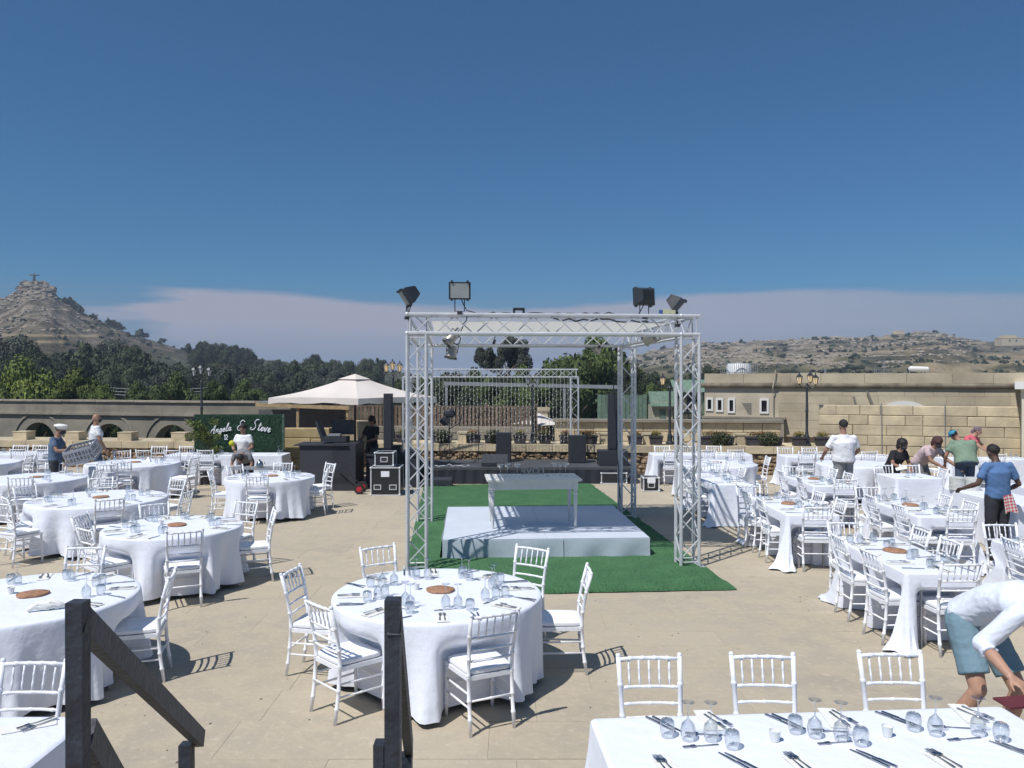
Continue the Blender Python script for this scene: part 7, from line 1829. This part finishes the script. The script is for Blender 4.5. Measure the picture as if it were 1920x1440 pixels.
blue = person('person in a blue T-shirt with a red checked cloth at the waist', (7.14, 11.75, 0), R(6), 'd', dict(elL=(-.30, .02, 1.13), wrL=(-.36, .24, 1.04), elR=(.32, -.02, 1.12), wrR=(.30, .16, 1.02), neck=(-.01, .03, 1.46), head=(-.02, .08, 1.59), face=(-.1, 1, -.35), shL=(-.19, 0, 1.385), shR=(.19, 0, 1.385)), bl, dk, (M_hair, 1.05), 1.74, 1.10, vox=.011, sleeve=.55)
# checked cloth
mck = bpy.data.materials.new('red_check'); mck.use_nodes = True; nt = mck.node_tree; b = nt.nodes['Principled BSDF']; b.inputs['Roughness'].default_value = .9
gp = nt.nodes.new('ShaderNodeTexCoord'); sx = nt.nodes.new('ShaderNodeSeparateXYZ'); nt.links.new(gp.outputs['Object'], sx.inputs[0])
def stripe(o_): return nmath('GREATER_THAN', nmath('FRACT', nmath('MULTIPLY', nmath('ADD', o_, 5.0), 22.0)), .5)
cf = nmath('MULTIPLY', nmath('ADD', stripe(sx.outputs[0]), stripe(sx.outputs[2])), .5); nt.links.new(nmix(cf, (.70, .68, .66), (.50, .03, .05)), b.inputs['Base Color'])
q = MB(); n = 8
for j in range(n + 1):
    for i in range(n + 1): u_, v_ = i / n, j / n; q.v.append(((u_ - .5) * (.14 + .08 * v_) + .02 * v_, -.01 * math.sin(u_ * 9 + v_) - .02 * v_, -.26 * v_ + .02 * math.sin(u_ * 5) * v_))
for j in range(n):
    for i in range(n): a = j * (n + 1) + i; q.f.append((a, a + 1, a + n + 2, a + n + 1)); q.m.append(0)
q.build('checked_cloth', mck, blue, smooth=True, loc=(.03, -.165, .98)).rotation_euler = (0, R(-8), 0)
# bending man, front right. local frame: facing +y; yaw -90 turns him to the right
front = person('person in rolled sleeve white shirt and teal shorts bending over the right foreground table', (3.27, 5.55, 0), R(200), 'l', dict(
    pelvis=(0, -.08, .98), waist=(0, .08, 1.09), chest=(0, .28, 1.15), neck=(0, .46, 1.14), head=(0, .60, 1.09), shL=(-.19, .40, 1.13), shR=(.19, .40, 1.13),
    elL=(-.34, .34, .92), elR=(.35, .29, .92), wrL=(-.25, .56, .82), wrR=(.42, .53, .81), hipL=(-.10, -.08, .93), hipR=(.10, -.08, .93), knL=(-.13, .16, .52), knR=(.16, .10, .54), anL=(-.14, .02, .09), anR=(.26, -.12, .09),
    face=(0, .7, -.7), hdR=(-.1, .8, -.35), hdL=(.1, .8, -.35), huR=(0, .3, 1), huL=(0, .3, 1)), fab('white_linen_shirt', (.70, .74, .82)), dn, (M_hairb, 1.05), 1.80, 1.04, vox=.008, shorts=True, longsleeve=True)
q = MB(); q.prism([(-.12, -.06), (.16, -.06), (.18, .08), (-.10, .09)], 0, .012); p_ = px2w(1912, 1320, ZT)
tag(q.build('burgundy_menu_folder', mat('burgundy', (.12, .02, .03), .6), loc=(p_.x, p_.y, ZT), rz=.2), 'burgundy folder at the far right corner of the right foreground table', 'folder')
# napkins being folded
q = MB(); q.prism([(-.12, -.03), (.08, -.06), (.13, .04), (-.10, .06)], 0, .018); tag(q.build('folded_napkin', M_nap, loc=(7.95, 16.32, .83)), 'cream folded napkin held by the person in the black T-shirt', 'napkin').rotation_euler = (R(25), R(-15), 0)
# yellow pouch
q = MB(); q.ell((0, 0, 0), (.07, .05, .07), 10, 7); tag(q.build('yellow_pouch', mat('bright_yellow', (.55, .55, .03), .7), loc=(atY(433, 0, 18.6).x, 18.6, 1.17), smooth=True), 'bright yellow pouch beside the person in the white top', 'pouch')
# ================================================================== AIR
hz = MB(); hz.box((0, 0, 25), (7300, 7300, 70))
hm = bpy.data.materials.new('haze_air'); hm.use_nodes = True; nt = hm.node_tree; nt.nodes.clear()
o_ = nt.nodes.new('ShaderNodeOutputMaterial'); pv_ = nt.nodes.new('ShaderNodeVolumePrincipled')
pv_.inputs['Color'].default_value = (0.72, 0.82, 1.0, 1); pv_.inputs['Density'].default_value = 0.00048; pv_.inputs['Anisotropy'].default_value = 0.0
nt.links.new(pv_.outputs[0], o_.inputs['Volume'])
tag(hz.build('haze', hm), 'thin blue summer haze over the whole valley', 'haze', kind='stuff')
